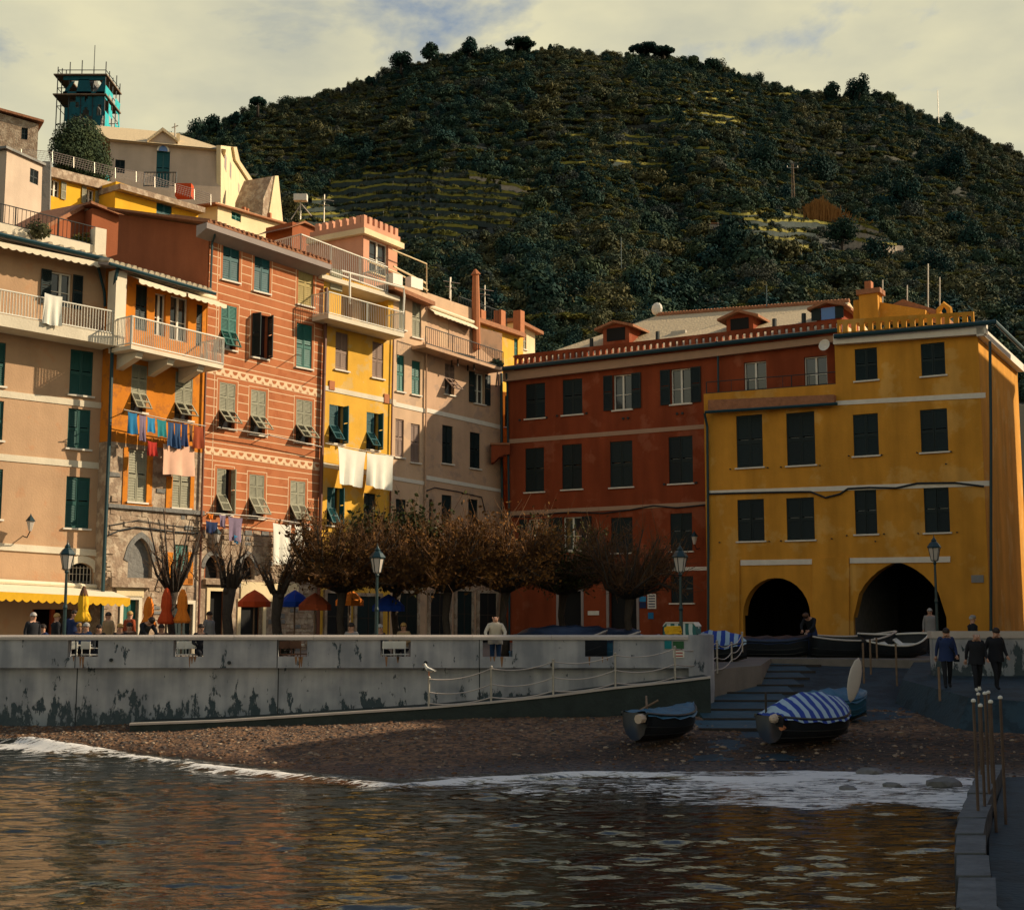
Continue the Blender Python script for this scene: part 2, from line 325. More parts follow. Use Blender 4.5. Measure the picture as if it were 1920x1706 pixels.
class House:
    def __init__(s, name, label, A, B, z0=2.0, cat='house', group=None):
        s.f = Face(A, B, z0); s.root = empty(name, s.f.A, s.f.rz, label, cat, group); s.wins = []; s.extra = []
    def win(s, x0, y0, x1, y1, mt, style='closed', flap=0.0, ang=38, sill=True, frame=True, d=0.0):
        s.wins.append(dict(r=s.f.rect(x0, y0, x1, y1), m=M[mt], style=style, flap=flap, ang=rad(ang), sill=sill, frame=frame))
    def hole(s, r): s.extra.append(r)
    def wall(s, mt, top_l, top_r, u0=0.0, u1=None, w0=0.0, dep=7.0, side=None, back=True):
        u1 = s.f.len if u1 is None else u1
        b = MB(); wall_cells(b, u0, u1, w0, top_l, top_r, [w['r'] for w in s.wins] + s.extra); s.front = b.build('front_wall', M[mt], s.root)
        sm = M[side or mt]; th = 0.25
        b = MB()
        b.hexa([(u0, 0.02, w0), (u0+th, 0.02, w0), (u0+th, dep, w0), (u0, dep, w0), (u0, 0.02, top_l-0.01), (u0+th, 0.02, top_l-0.01), (u0+th, dep, top_l-0.01), (u0, dep, top_l-0.01)])
        b.hexa([(u1-th, 0.02, w0), (u1, 0.02, w0), (u1, dep, w0), (u1-th, dep, w0), (u1-th, 0.02, top_r-0.01), (u1, 0.02, top_r-0.01), (u1, dep, top_r-0.01), (u1-th, dep, top_r-0.01)])
        if back: b.hexa([(u0+th, dep-th, w0), (u1-th, dep-th, w0), (u1-th, dep, w0), (u0+th, dep, w0), (u0+th, dep-th, top_l-0.02), (u1-th, dep-th, top_r-0.02), (u1-th, dep, top_r-0.02), (u0+th, dep, top_l-0.02)])
        b.build('side_wall', sm, s.root)
        s.windows()
    def windows(s):
        for w in s.wins:
            u0, u1, z0, z1 = w['r']; cw = u1-u0; ch = z1-z0; m = w['m']; st = w['style']
            p = MB(); p.box(u0, u1, 0.20, 0.235, z0, z1); W_ = p.build('window', M['glass'], s.root)
            if w['sill']: MB().box(u0-0.08, u1+0.08, -0.09, 0.02, z0-0.07, z0-0.005).build('sill', M['band'] if w['sill'] is True else M[w['sill']], W_)
            g = 0.012; lw = cw/2 - g/2
            if st == 'closed':
                for i in (0, 1): put_leaf(W_, m, u0 + i*(lw+g), z0+0.01, lw, ch-0.02, 0.07, random.uniform(-.05, .05))
            elif st == 'flap':
                fh = ch * w['flap']
                for i in (0, 1):
                    put_leaf(W_, m, u0 + i*(lw+g), z0+fh, lw, ch-fh-0.01, 0.03)
                    put_flap(W_, m, u0 + i*(lw+g), z0+fh-0.005, lw, fh*1.02, 0.0, w['ang'])
            elif st == 'flap1':                               # left leaf shut with its flap out, right leaf ajar
                fh = ch * w['flap']
                put_leaf(W_, m, u0, z0+fh, lw*1.25, ch-fh-0.01, 0.04)
                put_flap(W_, m, u0, z0+fh-0.005, lw*1.25, fh*1.02, 0.0, w['ang'])
                put_leaf(W_, m, u1-0.01, z0+0.01, lw*0.9, ch-0.02, 0.0, rad(-98))
            elif st == 'ajar':
                put_leaf(W_, m, u1, z0+0.01, lw, ch-0.02, -0.01, rad(-100)); put_leaf(W_, m, u0, z0+0.01, lw, ch-0.02, -0.01, rad(-75))
            elif st == 'open':
                for x in (u0-lw-0.03, u1+0.03): put_leaf(W_, m, x, z0, lw, ch, -0.05)
            if st in ('open', 'glazed'):
                fb = MB(); t = 0.055
                fb.box(u0, u1, 0.13, 0.19, z0, z0+t); fb.box(u0, u1, 0.13, 0.19, z1-t, z1); fb.box(u0, u0+t, 0.135, 0.185, z0+t, z1-t); fb.box(u1-t, u1, 0.135, 0.185, z0+t, z1-t)
                um = (u0+u1)/2; fb.box(um-t*0.8, um+t*0.8, 0.12, 0.185, z0+t, z1-t); fb.box(u0+t, u1-t, 0.145, 0.175, z0+ch*0.42, z0+ch*0.42+0.03)
                fb.build('window_frame', M['white'], W_)
    def strip(s, name, l0, l1, r0, r1, mt, d0=-0.03, d1=0.01, parent=None):   # band given by four pixels: left top, left bottom, right top, right bottom
        p = [s.f.uw(*l1), s.f.uw(*r1), s.f.uw(*r0), s.f.uw(*l0)]
        return MB().prism(p, d0, d1).build(name, M[mt], parent or s.root)
    def pipe(s, name, pts, r, mt, d=0.12, n=6, parent=None):
        P_ = []
        for q in pts:
            u, w = s.f.uw(q[0], q[1], q[2] if len(q) > 2 else d); P_.append((u, -(q[2] if len(q) > 2 else d), w))
        return MB().tube(P_, r, n).build(name, M[mt], parent or s.root)
    def lbox(s, name, x0, y0, x1, y1, d0, d1, mt, parent=None):        # pixel rect on the plane d1 metres in front, as a box from d0 to d1 in front
        r = s.f.rect(x0, y0, x1, y1, d1); return MB().box(r[0], r[1], -d1, -d0, r[2], r[3]).build(name, M[mt], parent or s.root)
def railing(parent, p0, p1, h, step=0.12, r=0.014, mt='white', name='railing', rails=(0.06, 1.0), post=1.6):
    """balustrade in the parent's local frame from p0 to p1 (feet), height h"""
    p0, p1 = Vector(p0), Vector(p1); d = p1-p0; n = max(2, int(d.length/step)); b = MB(); Z = Vector((0, 0, 1))
    for q in rails: b.tube([p0+Z*h*q, p1+Z*h*q], r*1.9, 5)
    for i in range(n+1):
        a = p0 + d*i/n; b.tube([a+Z*h*rails[0], a+Z*h*rails[-1]], r, 4, caps=False)
    m = max(1, int(d.length/post))
    for i in range(m+1):
        a = p0 + d*i/m; b.tube([a, a+Z*h*1.02], r*2.2, 4)
    return b.build(name, M[mt], parent, kind='stuff')
def roof_slab(parent, name, u0, u1, wl, wr, y0, y1, rise, th, mt):
    b = MB(); b.hexa([(u0,y0,wl),(u1,y0,wr),(u1,y1,wr+rise),(u0,y1,wl+rise),(u0,y0,wl+th),(u1,y0,wr+th),(u1,y1,wr+rise+th),(u0,y1,wl+rise+th)])
    return b.build(name, M[mt], parent)
def tile_row(parent, u0, u1, wl, wr, y0, y1, rise, mt, pitch=0.24, r=0.085):
    b = MB(); n = int((u1-u0)/pitch)
    for i in range(n):
        u = u0+(i+0.5)*(u1-u0)/n; w = wl+(wr-wl)*(u-u0)/(u1-u0)+random.uniform(-0.01, 0.01); b.tube([(u, y0+random.uniform(-0.03, 0.03), w), (u, y1, w+rise)], r, 6)
    return b.build('roof_tiles', M[mt], parent, kind='stuff')
# ================================================================== LEFT ROW
Z0 = 2.0
def arch_pts(u0, u1, zs, zt, pointed=False, n=14):
    um = (u0+u1)/2; a = (u1-u0)/2; P_ = []
    for i in range(n+1):
        q = i/n
        if pointed:
            x = u0+(u1-u0)*q; s = abs(2*q-1); z = zs+(zt-zs)*(0.78*math.sqrt(max(0, 1-s*s))+0.22*(1-s))
        else:
            th = math.pi*(1-q); x = um+a*math.cos(th); z = zs+(zt-zs)*math.sin(th)
        P_.append((x, z))
    return P_
def spandrel(parent, r, zs, mt, rev=0.3, pointed=False, ring=None, ringw=0.18, name='arch'):
    u0, u1, z0, zt = r; P_ = arch_pts(u0, u1, zs, zt, pointed); b = MB()
    for (a, c), (d, e) in zip(P_[:-1], P_[1:]):
        b.poly([(a,0,c),(d,0,e),(d,0,zt),(a,0,zt)]); b.poly([(a,0,c),(a,rev,c),(d,rev,e),(d,0,e)])
    o = b.build(name, M[mt], parent)
    if ring:
        b = MB(); um = (u0+u1)/2; zm = zs
        for (a, c), (d, e) in zip(P_[:-1], P_[1:]):
            va = Vector((a-um, 0, c-zm+0.25)).normalized()*ringw; vd = Vector((d-um, 0, e-zm+0.25)).normalized()*ringw
            b.hexa([(a,-0.03,c),(d,-0.03,e),(d,0.02,e),(a,0.02,c),(a+va.x,-0.03,c+va.z),(d+vd.x,-0.03,e+vd.z),(d+vd.x,0.02,e+vd.z),(a+va.x,0.02,c+va.z)])
        b.build('arch_surround', M[ring], o)
    return o
def awning(h, name, x0, y0, x1, y1, drop, out, mt, valance=None, vh=0.25, label=None):
    """roll-out awning: from pixel (x0,y0) to (x1,y1) on the wall, sloping out by `out` m and down by `drop` m"""
    a = h.f.uw(x0, y0); c = h.f.uw(x1, y1); b = MB(); t = 0.03
    b.hexa([(a[0],-0.02,a[1]-t),(c[0],-0.02,c[1]-t),(c[0],-out,c[1]-drop-t),(a[0],-out,a[1]-drop-t),(a[0],-0.02,a[1]),(c[0],-0.02,c[1]),(c[0],-out,c[1]-drop),(a[0],-out,a[1]-drop)])
    b.tube([(a[0],-0.12,a[1]+0.06),(c[0],-0.12,c[1]+0.06)], 0.09, 8)
    o = b.build(name, M[mt], h.root)
    b = MB(); n = max(4, int((c[0]-a[0])/0.28)); v = []
    for i in range(n*4+1):
        q = i/(n*4); u = a[0]+(c[0]-a[0])*q; w = a[1]+(c[1]-a[1])*q-drop; v.append((u, w, w-vh*(0.72+0.28*abs(math.sin(math.pi*i/4)))))
    for (u, w, z), (u2, w2, z2) in zip(v[:-1], v[1:]):
        b.hexa([(u,-out-0.03,z),(u2,-out-0.03,z2),(u2,-out-0.012,z2),(u,-out-0.012,z),(u,-out-0.03,w-0.005),(u2,-out-0.03,w2-0.005),(u2,-out-0.012,w2-0.005),(u,-out-0.012,w-0.005)])
    b.build('valance', M[valance or mt], o)
    return o
# ---------------------------------------------------------------- peach house (far left)
h = House('peach_house', 'peach plastered house at the left edge with pale bands and a railed balcony', hx(-140, 45.4), hx(191, 49.8))
PEACH = h
for (x0, y0, x1, y1) in [(131,657,174,741),(127,767,169,841),(123,894,168,990)]: h.win(x0, y0, x1, y1, 'sh_green')
for (x0, y0, x1, y1) in [(28-60,640,70-60,722),(24-60,750,66-60,824),(20-60,878,64-60,972)]: h.win(x0, y0, x1, y1, 'sh_green')
h.win(96, 511, 134, 575, 'sh_dark', 'open', sill=False)
r = h.f.rect(128, 1055, 175, 1102); h.hole(r); PA = r
wl, wr = h.f.uw(-140, 412)[1], h.f.uw(203, 487)[1]
r2 = h.f.rect(60, 1142, 190, 1190); r2 = (r2[0], r2[1], 0.05, r2[3]); h.hole(r2)
h.wall('peach', wl, wr)
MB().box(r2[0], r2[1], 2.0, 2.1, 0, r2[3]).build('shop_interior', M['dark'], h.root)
b = MB()
for q in (0.0, 0.3, 0.62, 1.0):
    u = r2[0]+(r2[1]-r2[0])*q; b.box(u-0.07, u+0.07, 0.05, 0.2, 0, r2[3])
b.build('shop_frame', M['c_rust'], h.root)
spandrel(h.root, PA, PA[2]+(PA[3]-PA[2])*0.62, 'peach', 0.3, ring='whitewall', ringw=0.26)
wq = MB().box(PA[0], PA[1], 0.26, 0.3, PA[2], PA[3]).build('window', M['dark'], h.root)
b = MB()
for i in range(7):
    u = PA[0]+(PA[1]-PA[0])*(i+0.5)/7; b.tube([(u, 0.08, PA[2]), (u, 0.08, PA[3]-0.12)], 0.016, 4)
for q in (0.25, 0.55, 0.8): b.tube([(PA[0], 0.08, PA[2]+(PA[3]-PA[2])*q), (PA[1], 0.08, PA[2]+(PA[3]-PA[2])*q)], 0.014, 4)
b.build('window_bars', M['steel'], wq)
h.strip('string_course', (-140,714), (-140,728), (203,757), (203,768), 'whitewall')
h.strip('string_course', (-140,838), (-140,851), (200,869), (200,881), 'whitewall')
h.strip('string_course', (-140,1008), (-140,1022), (186,1031), (186,1043), 'whitewall', -0.06)
# balcony
D = 1.05
a = h.f.uw(-140, 563, D); c = h.f.uw(216, 628, D)
MB().hexa([(a[0],-D,a[1]-0.42),(c[0],-D,c[1]-0.42),(c[0],0,c[1]-0.42),(a[0],0,a[1]-0.42),(a[0],-D,a[1]),(c[0],-D,c[1]),(c[0],0,c[1]),(a[0],0,a[1])]).build('balcony_slab', M['whitewall'], h.root)
railing(h.root, (a[0], -D+0.04, a[1]), (c[0], -D+0.04, c[1]), 0.88, 0.11, 0.017, 'white', 'balcony_railing', post=2.2)
awning(h, 'rolled_awning', -140, 425, 172, 489, 0.22, 0.75, 'c_awning', vh=0.22)
# eave and roof terrace
e = 0.62; a = h.f.uw(-140, 405, e); c = h.f.uw(206, 486, e)
roof_slab(h.root, 'eave', a[0], c[0], a[1]-0.16, c[1]-0.16, -e, 1.5, 0.35, 0.16, 'soffit')
tile_row(h.root, a[0], c[0], a[1]+0.03, c[1]+0.03, -e, 1.4, 0.33, 'lichen_tile', 0.42, 0.10)
MB().tube([(a[0], -e-0.08, a[1]-0.06), (c[0], -e-0.08, c[1]-0.06)], 0.075, 6).build('gutter', M['gut'], h.root)
a = h.f.uw(-140, 384, -1.0); c = h.f.uw(186, 462, -1.0)
MB().hexa([(a[0],1.0,a[1]-1.5),(c[0],1.0,c[1]-1.5),(c[0],1.25,c[1]-1.5),(a[0],1.25,a[1]-1.5),(a[0],1.0,a[1]),(c[0],1.0,c[1]),(c[0],1.25,c[1]),(a[0],1.25,a[1])]).build('terrace_parapet', M['whitewall'], h.root)
railing(h.root, (a[0], 1.1, a[1]), (c[0], 1.1, c[1]), 0.75, 0.16, 0.012, 'iron', 'terrace_railing')
r = h.f.rect(178, 428, 199, 486, -0.9); MB().box(r[0], r[1], 0.9, 1.35, r[2]-0.8, r[3]).build('terrace_pier', M['whitewall'], h.root)
h.pipe('drainpipe', [(184,500,.25),(196,548,.22),(197,575,.2)], 0.06, 'gut')
awning(h, 'shop_awning', -140, 1086, 198, 1104, 0.35, 1.9, 'c_awning', 'c_yellow', 0.33)
# ---------------------------------------------------------------- orange and stone house
h = House('orange_stone_house', 'orange house with peeling stone ground floors and a long white balcony', hx(191, 49.2), hx(373, 52.8))
ORG = h
h.win(246, 684, 275, 772, 'sh_grey', 'flap', 0.38, 34); h.win(328, 699, 361, 787, 'sh_grey', 'flap', 0.34, 40)
h.win(241, 843, 275, 941, 'sh_grey', sill='band'); h.win(324, 860, 356, 952, 'sh_grey', sill='band')
h.win(325, 1021, 352, 1082, 'sh_teal', sill=False)
h.win(254, 534, 276, 620, 'sh_dark', 'closed', sill=False); h.win(290, 550, 311, 630, 'sh_dark', 'glazed', sill=False); h.win(319, 556, 353, 640, 'sh_dark', 'glazed', sill=False); h.win(368, 572, 388, 650, 'sh_dark', 'closed', sill=False)
w_s = h.f.uw(290, 838)[1]
low = [w for w in h.wins if w['r'][3] < w_s+0.05]; upw = [w for w in h.wins if w not in low]
gn = h.f.rect(240, 1008, 286, 1092); dr = h.f.rect(229, 1124, 258, 1190); dr = (dr[0], dr[1], 0.02, dr[3]); dr2 = h.f.rect(318, 1132, 360, 1190); dr2 = (dr2[0], dr2[1], 0.02, dr2[3])
allw = h.wins; h.wins = upw
wl, wr = h.f.uw(205, 492)[1], h.f.uw(392, 548)[1]
h.wall('orange', wl, wr, w0=w_s)
b = MB(); wall_cells(b, 0, h.f.len, 0, w_s, w_s, [w['r'] for w in low] + [gn, dr, dr2]); b.build('stone_front', M['stone'], h.root)
MB().box(0, 0.25, 0.02, 7, 0, w_s-0.01).box(h.f.len-0.25, h.f.len, 0.02, 7, 0, w_s-0.01).build('side_wall', M['stone'], h.root)
h.wins = low; h.windows(); h.wins = allw
spandrel(h.root, gn, gn[2]+(gn[3]-gn[2])*0.45, 'stone', 0.25, pointed=True, ring='stone2', ringw=0.22)
MB().box(gn[0], gn[1], 0.22, 0.3, gn[2], gn[3]).build('niche_back', M['stone2'], h.root)
for rr, mt in ((dr, 'sh_teal'), (dr2, 'sh_dark')):
    d_ = MB().box(rr[0], rr[1], 0.15, 0.2, 0.02, rr[3]).build('door', M[mt], h.root)
    b = MB(); t = 0.14
    b.box(rr[0]-t, rr[0], -0.06, 0.03, 0, rr[3]+t); b.box(rr[1], rr[1]+t, -0.06, 0.03, 0, rr[3]+t); b.box(rr[0], rr[1], -0.06, 0.03, rr[3], rr[3]+t); b.build('door_frame', M['whitewall'], d_)
    b = MB(); um = (rr[0]+rr[1])/2; b.box(um-0.02, um+0.02, 0.13, 0.15, 0.05, rr[3]); b.box(rr[0]+0.1, rr[1]-0.1, 0.135, 0.15, 1.0, 1.06); b.build('door_panel', M[mt], d_)
h.lbox('door_cornice', 210, 1083, 287, 1101, -0.02, 0.22, 'stone'); h.lbox('door_panel_stone', 219, 1102, 270, 1120, -0.02, 0.06, 'cream')
for (x0, y0, x1, y1) in [(231,838,240,948),(276,838,286,948),(312,893,323,955),(357,893,364,955),(311,1035,324,1095),(353,1035,362,1095),(311,1084,362,1096),(231,943,286,950)]:
    h.lbox('painted_surround', x0, y0, x1, y1, -0.01, 0.035, 'orange')
h.strip('string_course', (200,944), (200,951), (380,958), (380,966), 'stone2', -0.12)
b = MB(); fl = h.f.len; z = 0.05
keep = [(w['r'][0]-0.28, w['r'][1]+0.28, w['r'][2]-0.2, w['r'][3]+0.15) for w in low] + [(gn[0]-.3, gn[1]+.3, gn[2], gn[3]+.3), (dr[0]-.3, dr[1]+.35, 0, dr[3]+1.0), (dr2[0]-.3, dr2[1]+.3, 0, dr2[3]+.3)]
while z < w_s-0.1:
    hh = random.uniform(0.16, 0.27); u = random.uniform(0, 0.2)
    while u < fl-0.3:
        ww = random.uniform(0.22, 0.52); dens = 0.9 if z < 4.2 else 0.42
        if u+ww < fl and random.random() < dens and not any(u < k[1] and u+ww > k[0] and z < k[3] and z+hh > k[2] for k in keep):
            p = random.uniform(0.015, 0.06); j = lambda: random.uniform(-0.02, 0.02)
            b.hexa([(u+j(),0.01,z+j()),(u+ww-0.03+j(),0.01,z+j()),(u+ww-0.03+j(),0.01,z+hh-0.03+j()),(u+j(),0.01,z+hh-0.03+j()),
                    (u+.02+j(),-p,z+.02+j()),(u+ww-.05+j(),-p,z+.02+j()),(u+ww-.05+j(),-p*random.uniform(.6,1),z+hh-.05+j()),(u+.02+j(),-p,z+hh-.05+j())], 0 if random.random() < 0.8 else 1)
        u += ww
    z += hh
b.build('rubble_stones', [M['stone'], M['stone2']], h.root, kind='stuff')
# balcony
D = 1.35; a = h.f.uw(246, 646, D); c = h.f.uw(419, 685, D)
MB().hexa([(a[0],-D,a[1]-0.16),(c[0],-D,c[1]-0.16),(c[0],0,c[1]-0.16),(a[0],0,a[1]-0.16),(a[0],-D,a[1]),(c[0],-D,c[1]),(c[0],0,c[1]),(a[0],0,a[1])]).build('balcony_slab', M['whitewall'], h.root)
for q in (0.12, 0.45, 0.78):
    u = a[0]+(c[0]-a[0])*q; w = a[1]+(c[1]-a[1])*q-0.165
    o = MB().prism([(0,0),(D*0.9,0),(D*0.82,-0.22),(0,-0.55)], 0, 0.3).build('bracket', M['whitewall'], h.root); o.rotation_euler = (0, 0, -math.pi/2); o.location = (u-0.15, 0, w)
railing(h.root, (a[0], -D+0.03, a[1]), (c[0], -D+0.03, c[1]), 1.08, 0.085, 0.018, 'white', 'balcony_railing', post=2.3)
railing(h.root, (a[0]+0.02, -D+0.03, a[1]), (a[0]+0.02, 0, a[1]), 1.08, 0.085, 0.018, 'white', 'balcony_railing')
railing(h.root, (c[0]-0.02, -D+0.03, c[1]), (c[0]-0.02, 0, c[1]), 1.08, 0.085, 0.018, 'white', 'balcony_railing')
r = h.f.rect(216, 508, 236, 650, 0.5); MB().box(r[0], r[1], -0.5, -0.02, r[2], r[3]).build('balcony_pier', M['whitewall'], h.root)
awning(h, 'rolled_awning', 236, 514, 324, 541, 0.3, 0.8, 'c_awning', vh=0.2); awning(h, 'rolled_awning', 328, 541, 400, 563, 0.3, 0.8, 'c_awning', vh=0.2)
e = 0.7; a = h.f.uw(203, 492, e); c = h.f.uw(402, 549, e)
roof_slab(h.root, 'roof', a[0], c[0]-0.1, a[1]-0.1, c[1]-0.1, -e, 3.0, 0.8, 0.1, 'soffit')
tile_row(h.root, a[0], c[0]-0.1, a[1]+0.05, c[1]+0.05, -e, 3.0, 0.8, 'lichen_tile', 0.26, 0.12)
MB().tube([(a[0], -e-0.07, a[1]-0.06), (c[0], -e-0.07, c[1]-0.06)], 0.065, 6).build('gutter', M['gut'], h.root)
h.pipe('drainpipe', [(222,500,.62),(217,520,.5),(214,545,.2),(212,600,.15),(206,800,.14),(193,1100,.12),(190,1190,.12)], 0.075, 'gut')
h.pipe('drainpipe', [(387,660,.12),(384,760,.12),(378,960,.12),(374,1110,.12),(372,1190,.12)], 0.05, 'gutbrown')
h.pipe('cable', [(204,1003,.06),(225,994,.06),(255,988,.06),(290,992,.06),(330,997,.06),(372,1000,.06)], 0.03, 'iron')
h.pipe('cable', [(205,985,.05),(260,975,.05),(320,985,.05),(375,990,.05)], 0.018, 'iron')
# ---------------------------------------------------------------- striped terracotta house
h = House('striped_house', 'tall terracotta house painted with cream lines and two scalloped friezes', hx(373, 53.0), hx(596, 57.9))
STR = h
h.win(418,443,449,527,'sh_blue'); h.win(477,463,506,548,'sh_blue'); h.win(559,494,588,573,'sh_ochre')
h.win(414,573,443,655,'sh_teal','flap',0.40,30); h.win(473,590,502,671,'sh_dark','ajar'); h.win(556,608,585,690,'sh_teal')
h.win(411,718,441,803,'sh_grey','flap',0.38,44); h.win(470,732,498,815,'sh_grey','flap',0.41,44); h.win(555,750,585,830,'sh_grey','flap',0.40,44)
h.win(406,879,434,964,'sh_grey','flap1',0.42,34); h.win(467,890,495,971,'sh_grey','flap',0.46,36); h.win(544,902,572,980,'sh_grey','flap',0.42,34)
ga = h.f.rect(383,1040,414,1084); gb = h.f.rect(450,1042,478,1086); dd = h.f.rect(392,1108,424,1190); dd=(dd[0],dd[1],.02,dd[3]); dk = h.f.rect(450,1130,492,1190); dk=(dk[0],dk[1],.02,dk[3])
w_s = h.f.uw(490, 1000)[1]
wl, wr = h.f.uw(390, 425)[1], h.f.uw(612, 500)[1]
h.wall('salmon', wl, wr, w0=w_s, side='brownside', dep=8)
# tall left gable wall rising to the back
dg_ = 1.0
while dg_ < 14:
    q_ = h.f.P(0, wl, -dg_); r_q = (q_-C); pxq = 960+F*r_q.x/(r_q.y*CT+r_q.z*ST)
    if pxq < 222: break
    dg_ += .1
wb_ = CZ+R(222, 402).z/R(222, 402).y*h.f.P(0, 0, -dg_).y-Z0
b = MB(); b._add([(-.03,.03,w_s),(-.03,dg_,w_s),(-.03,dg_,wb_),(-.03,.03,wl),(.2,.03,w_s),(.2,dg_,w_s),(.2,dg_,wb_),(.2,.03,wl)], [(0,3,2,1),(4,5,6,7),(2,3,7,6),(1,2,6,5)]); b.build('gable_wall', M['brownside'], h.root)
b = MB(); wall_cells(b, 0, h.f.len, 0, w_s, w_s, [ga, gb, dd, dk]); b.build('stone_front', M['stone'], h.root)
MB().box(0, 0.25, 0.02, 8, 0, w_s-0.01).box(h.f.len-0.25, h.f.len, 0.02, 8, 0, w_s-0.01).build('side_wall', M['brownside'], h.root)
for g_ in (ga, gb):
    spandrel(h.root, g_, g_[2]+(g_[3]-g_[2])*0.4, 'stone', 0.3, pointed=True, ring='stone2', ringw=0.2); MB().box(g_[0], g_[1], 0.28, 0.33, g_[2], g_[3]).build('window', M['dark'], h.root)
for g_ in (dd, dk):
    d_ = MB().box(g_[0], g_[1], 0.3, 0.36, 0, g_[3]).build('door', M['dark'], h.root); t = 0.16
    MB().box(g_[0]-t, g_[0], -0.05, 0.03, 0, g_[3]+t).box(g_[1], g_[1]+t, -0.05, 0.03, 0, g_[3]+t).box(g_[0], g_[1], -0.05, 0.03, g_[3], g_[3]+t).build('door_frame', M['cream'], d_)
h.lbox('door_cornice', 386, 1086, 440, 1096, -0.02, 0.2, 'stone')
h.lbox('ground_plaster', 452, 1092, 560, 1128, -0.01, 0.05, 'cream')
b = MB(); z = 0.05; fl = h.f.len
keep = [(g_[0]-.28, g_[1]+.28, g_[2], g_[3]+.28) for g_ in (ga, gb, dd, dk)]
while z < w_s-0.1:
    hh = random.uniform(0.16, 0.27); u = 0.05
    while u < fl-0.5:
        ww = random.uniform(0.22, 0.5)
        if random.random() < 0.8 and not any(u < k[1] and u+ww > k[0] and z < k[3] and z+hh > k[2] for k in keep):
            p = random.uniform(0.015, 0.05); b.hexa([(u,0.01,z),(u+ww-.03,0.01,z),(u+ww-.03,0.01,z+hh-.03),(u,0.01,z+hh-.03),(u+.02,-p,z+.02),(u+ww-.05,-p,z+.02),(u+ww-.06,-p,z+hh-.05),(u+.03,-p,z+hh-.05)], 0 if random.random() < .75 else 1)
        u += ww
    z += hh
b.build('rubble_stones', [M['stone'], M['stone2']], h.root, kind='stuff')
# painted lines, kept clear of windows and friezes; friezes with scallops
def line_px(y_l, y_r): return h.f.uw(392, y_l)[1], h.f.uw(605, y_r)[1]
fr = [(h.f.uw(395,684)[1], h.f.uw(395,700)[1], h.f.uw(604,731)[1], h.f.uw(604,746)[1]), (h.f.uw(388,836)[1], h.f.uw(388,851)[1], h.f.uw(601,868)[1], h.f.uw(601,883)[1])]
fl = h.f.len; b = MB(); ob = [(w['r'][0]-0.14, w['r'][1]+0.14, w['r'][2]-0.12, w['r'][3]+0.14) for w in h.wins]
slope_top = (wr-wl)/fl; slope_f = (fr[0][2]-fr[0][0])/fl; slope_g = (fr[1][2]-fr[1][0])/fl
wz = w_s+0.25
while wz < wl-0.3:
    q = (wz-fr[1][0])/(wl-fr[1][0]); sl = slope_g+(slope_top-slope_g)*max(0, min(1, q))*0.9
    segs = [(0.0, fl)]; 
    for o_ in ob:
        zz = wz+sl*(o_[0]+o_[1])/2
        if o_[2] < zz < o_[3]:
            ns = []
            for s0, s1 in segs:
                if o_[0] > s0 and o_[1] < s1: ns += [(s0, o_[0]), (o_[1], s1)]
                else: ns.append((s0, s1))
            segs = ns
    def in_fr(u, z):
        for k in fr:
            if k[1]+(k[3]-k[1])*u/fl-0.06 < z < k[0]+(k[2]-k[0])*u/fl+0.06: return True
        return False
    for s0, s1 in segs:
        if in_fr(s0, wz+sl*s0) or in_fr(s1, wz+sl*s1): continue
        b.prism([(s0, wz+sl*s0), (s1, wz+sl*s1), (s1, wz+sl*s1+0.034), (s0, wz+sl*s0+0.034)], -0.004, 0.005)
    wz += 0.365
for o_ in ob:                                   # painted surrounds of the windows
    t = 0.03
    b.box(o_[0], o_[0]+t, -0.004, 0.005, o_[2], o_[3]); b.box(o_[1]-t, o_[1], -0.004, 0.005, o_[2], o_[3]); b.box(o_[0]+t, o_[1]-t, -0.004, 0.005, o_[3]-t, o_[3])
b.box(0.42, 0.45, -0.004, 0.005, w_s, wl-0.2)
b.build('painted_lines', M['cream_line'], h.root, kind='stuff')
for k in fr:
    f_ = MB().prism([(0.0, k[1]), (fl, k[3]), (fl, k[2]), (0.0, k[0])], -0.008, 0.005).build('frieze', M['cream_line'], h.root)
    b = MB(); n = 15
    for i in range(n):
        u = fl*(i+0.5)/n; z1 = k[0]+(k[2]-k[0])*u/fl; z0_ = k[1]+(k[3]-k[1])*u/fl; hh = z1-z0_; rr = fl/n*0.30
        P_ = [(u+rr*math.cos(a), z1-hh*0.2-hh*0.42*abs(math.sin(a))) for a in [math.pi*j/8 for j in range(9)]]
        b.prism(P_, -0.013, -0.006)
        b.prism([(u-fl/n*0.5, z0_+hh*.08), (u-fl/n*0.42, z0_+hh*.4), (u-fl/n*0.34, z0_+hh*.08)], -0.013, -0.006)
        b.prism([(u+fl/n*0.34, z0_+hh*.08), (u+fl/n*0.42, z0_+hh*.4), (u+fl/n*0.5, z0_+hh*.08)], -0.013, -0.006)
    b.build('frieze_scallops', M['salmon'], f_, kind='stuff')
e = 0.65; a = h.f.uw(388, 414, e); c = h.f.uw(622, 494, e)
roof_slab(h.root, 'roof', a[0]+.05, c[0], a[1]-0.06, c[1]-0.06, -e, dg_, wb_-wl+.15, 0.1, 'tile')
MB().hexa([(a[0],-e,a[1]-0.30),(c[0],-e,c[1]-0.30),(c[0],0.02,c[1]-0.55),(a[0],0.02,a[1]-0.55),(a[0],-e,a[1]-0.07),(c[0],-e,c[1]-0.07),(c[0],0.02,c[1]-0.07),(a[0],0.02,a[1]-0.07)]).build('soffit', M['soffit'], h.root)
tile_row(h.root, a[0]+.05, c[0], a[1]+0.06, c[1]+0.06, -e-0.05, 2.0, (wb_-wl+.15)*(2+e)/(dg_+e), 'tile', 0.24, 0.06)
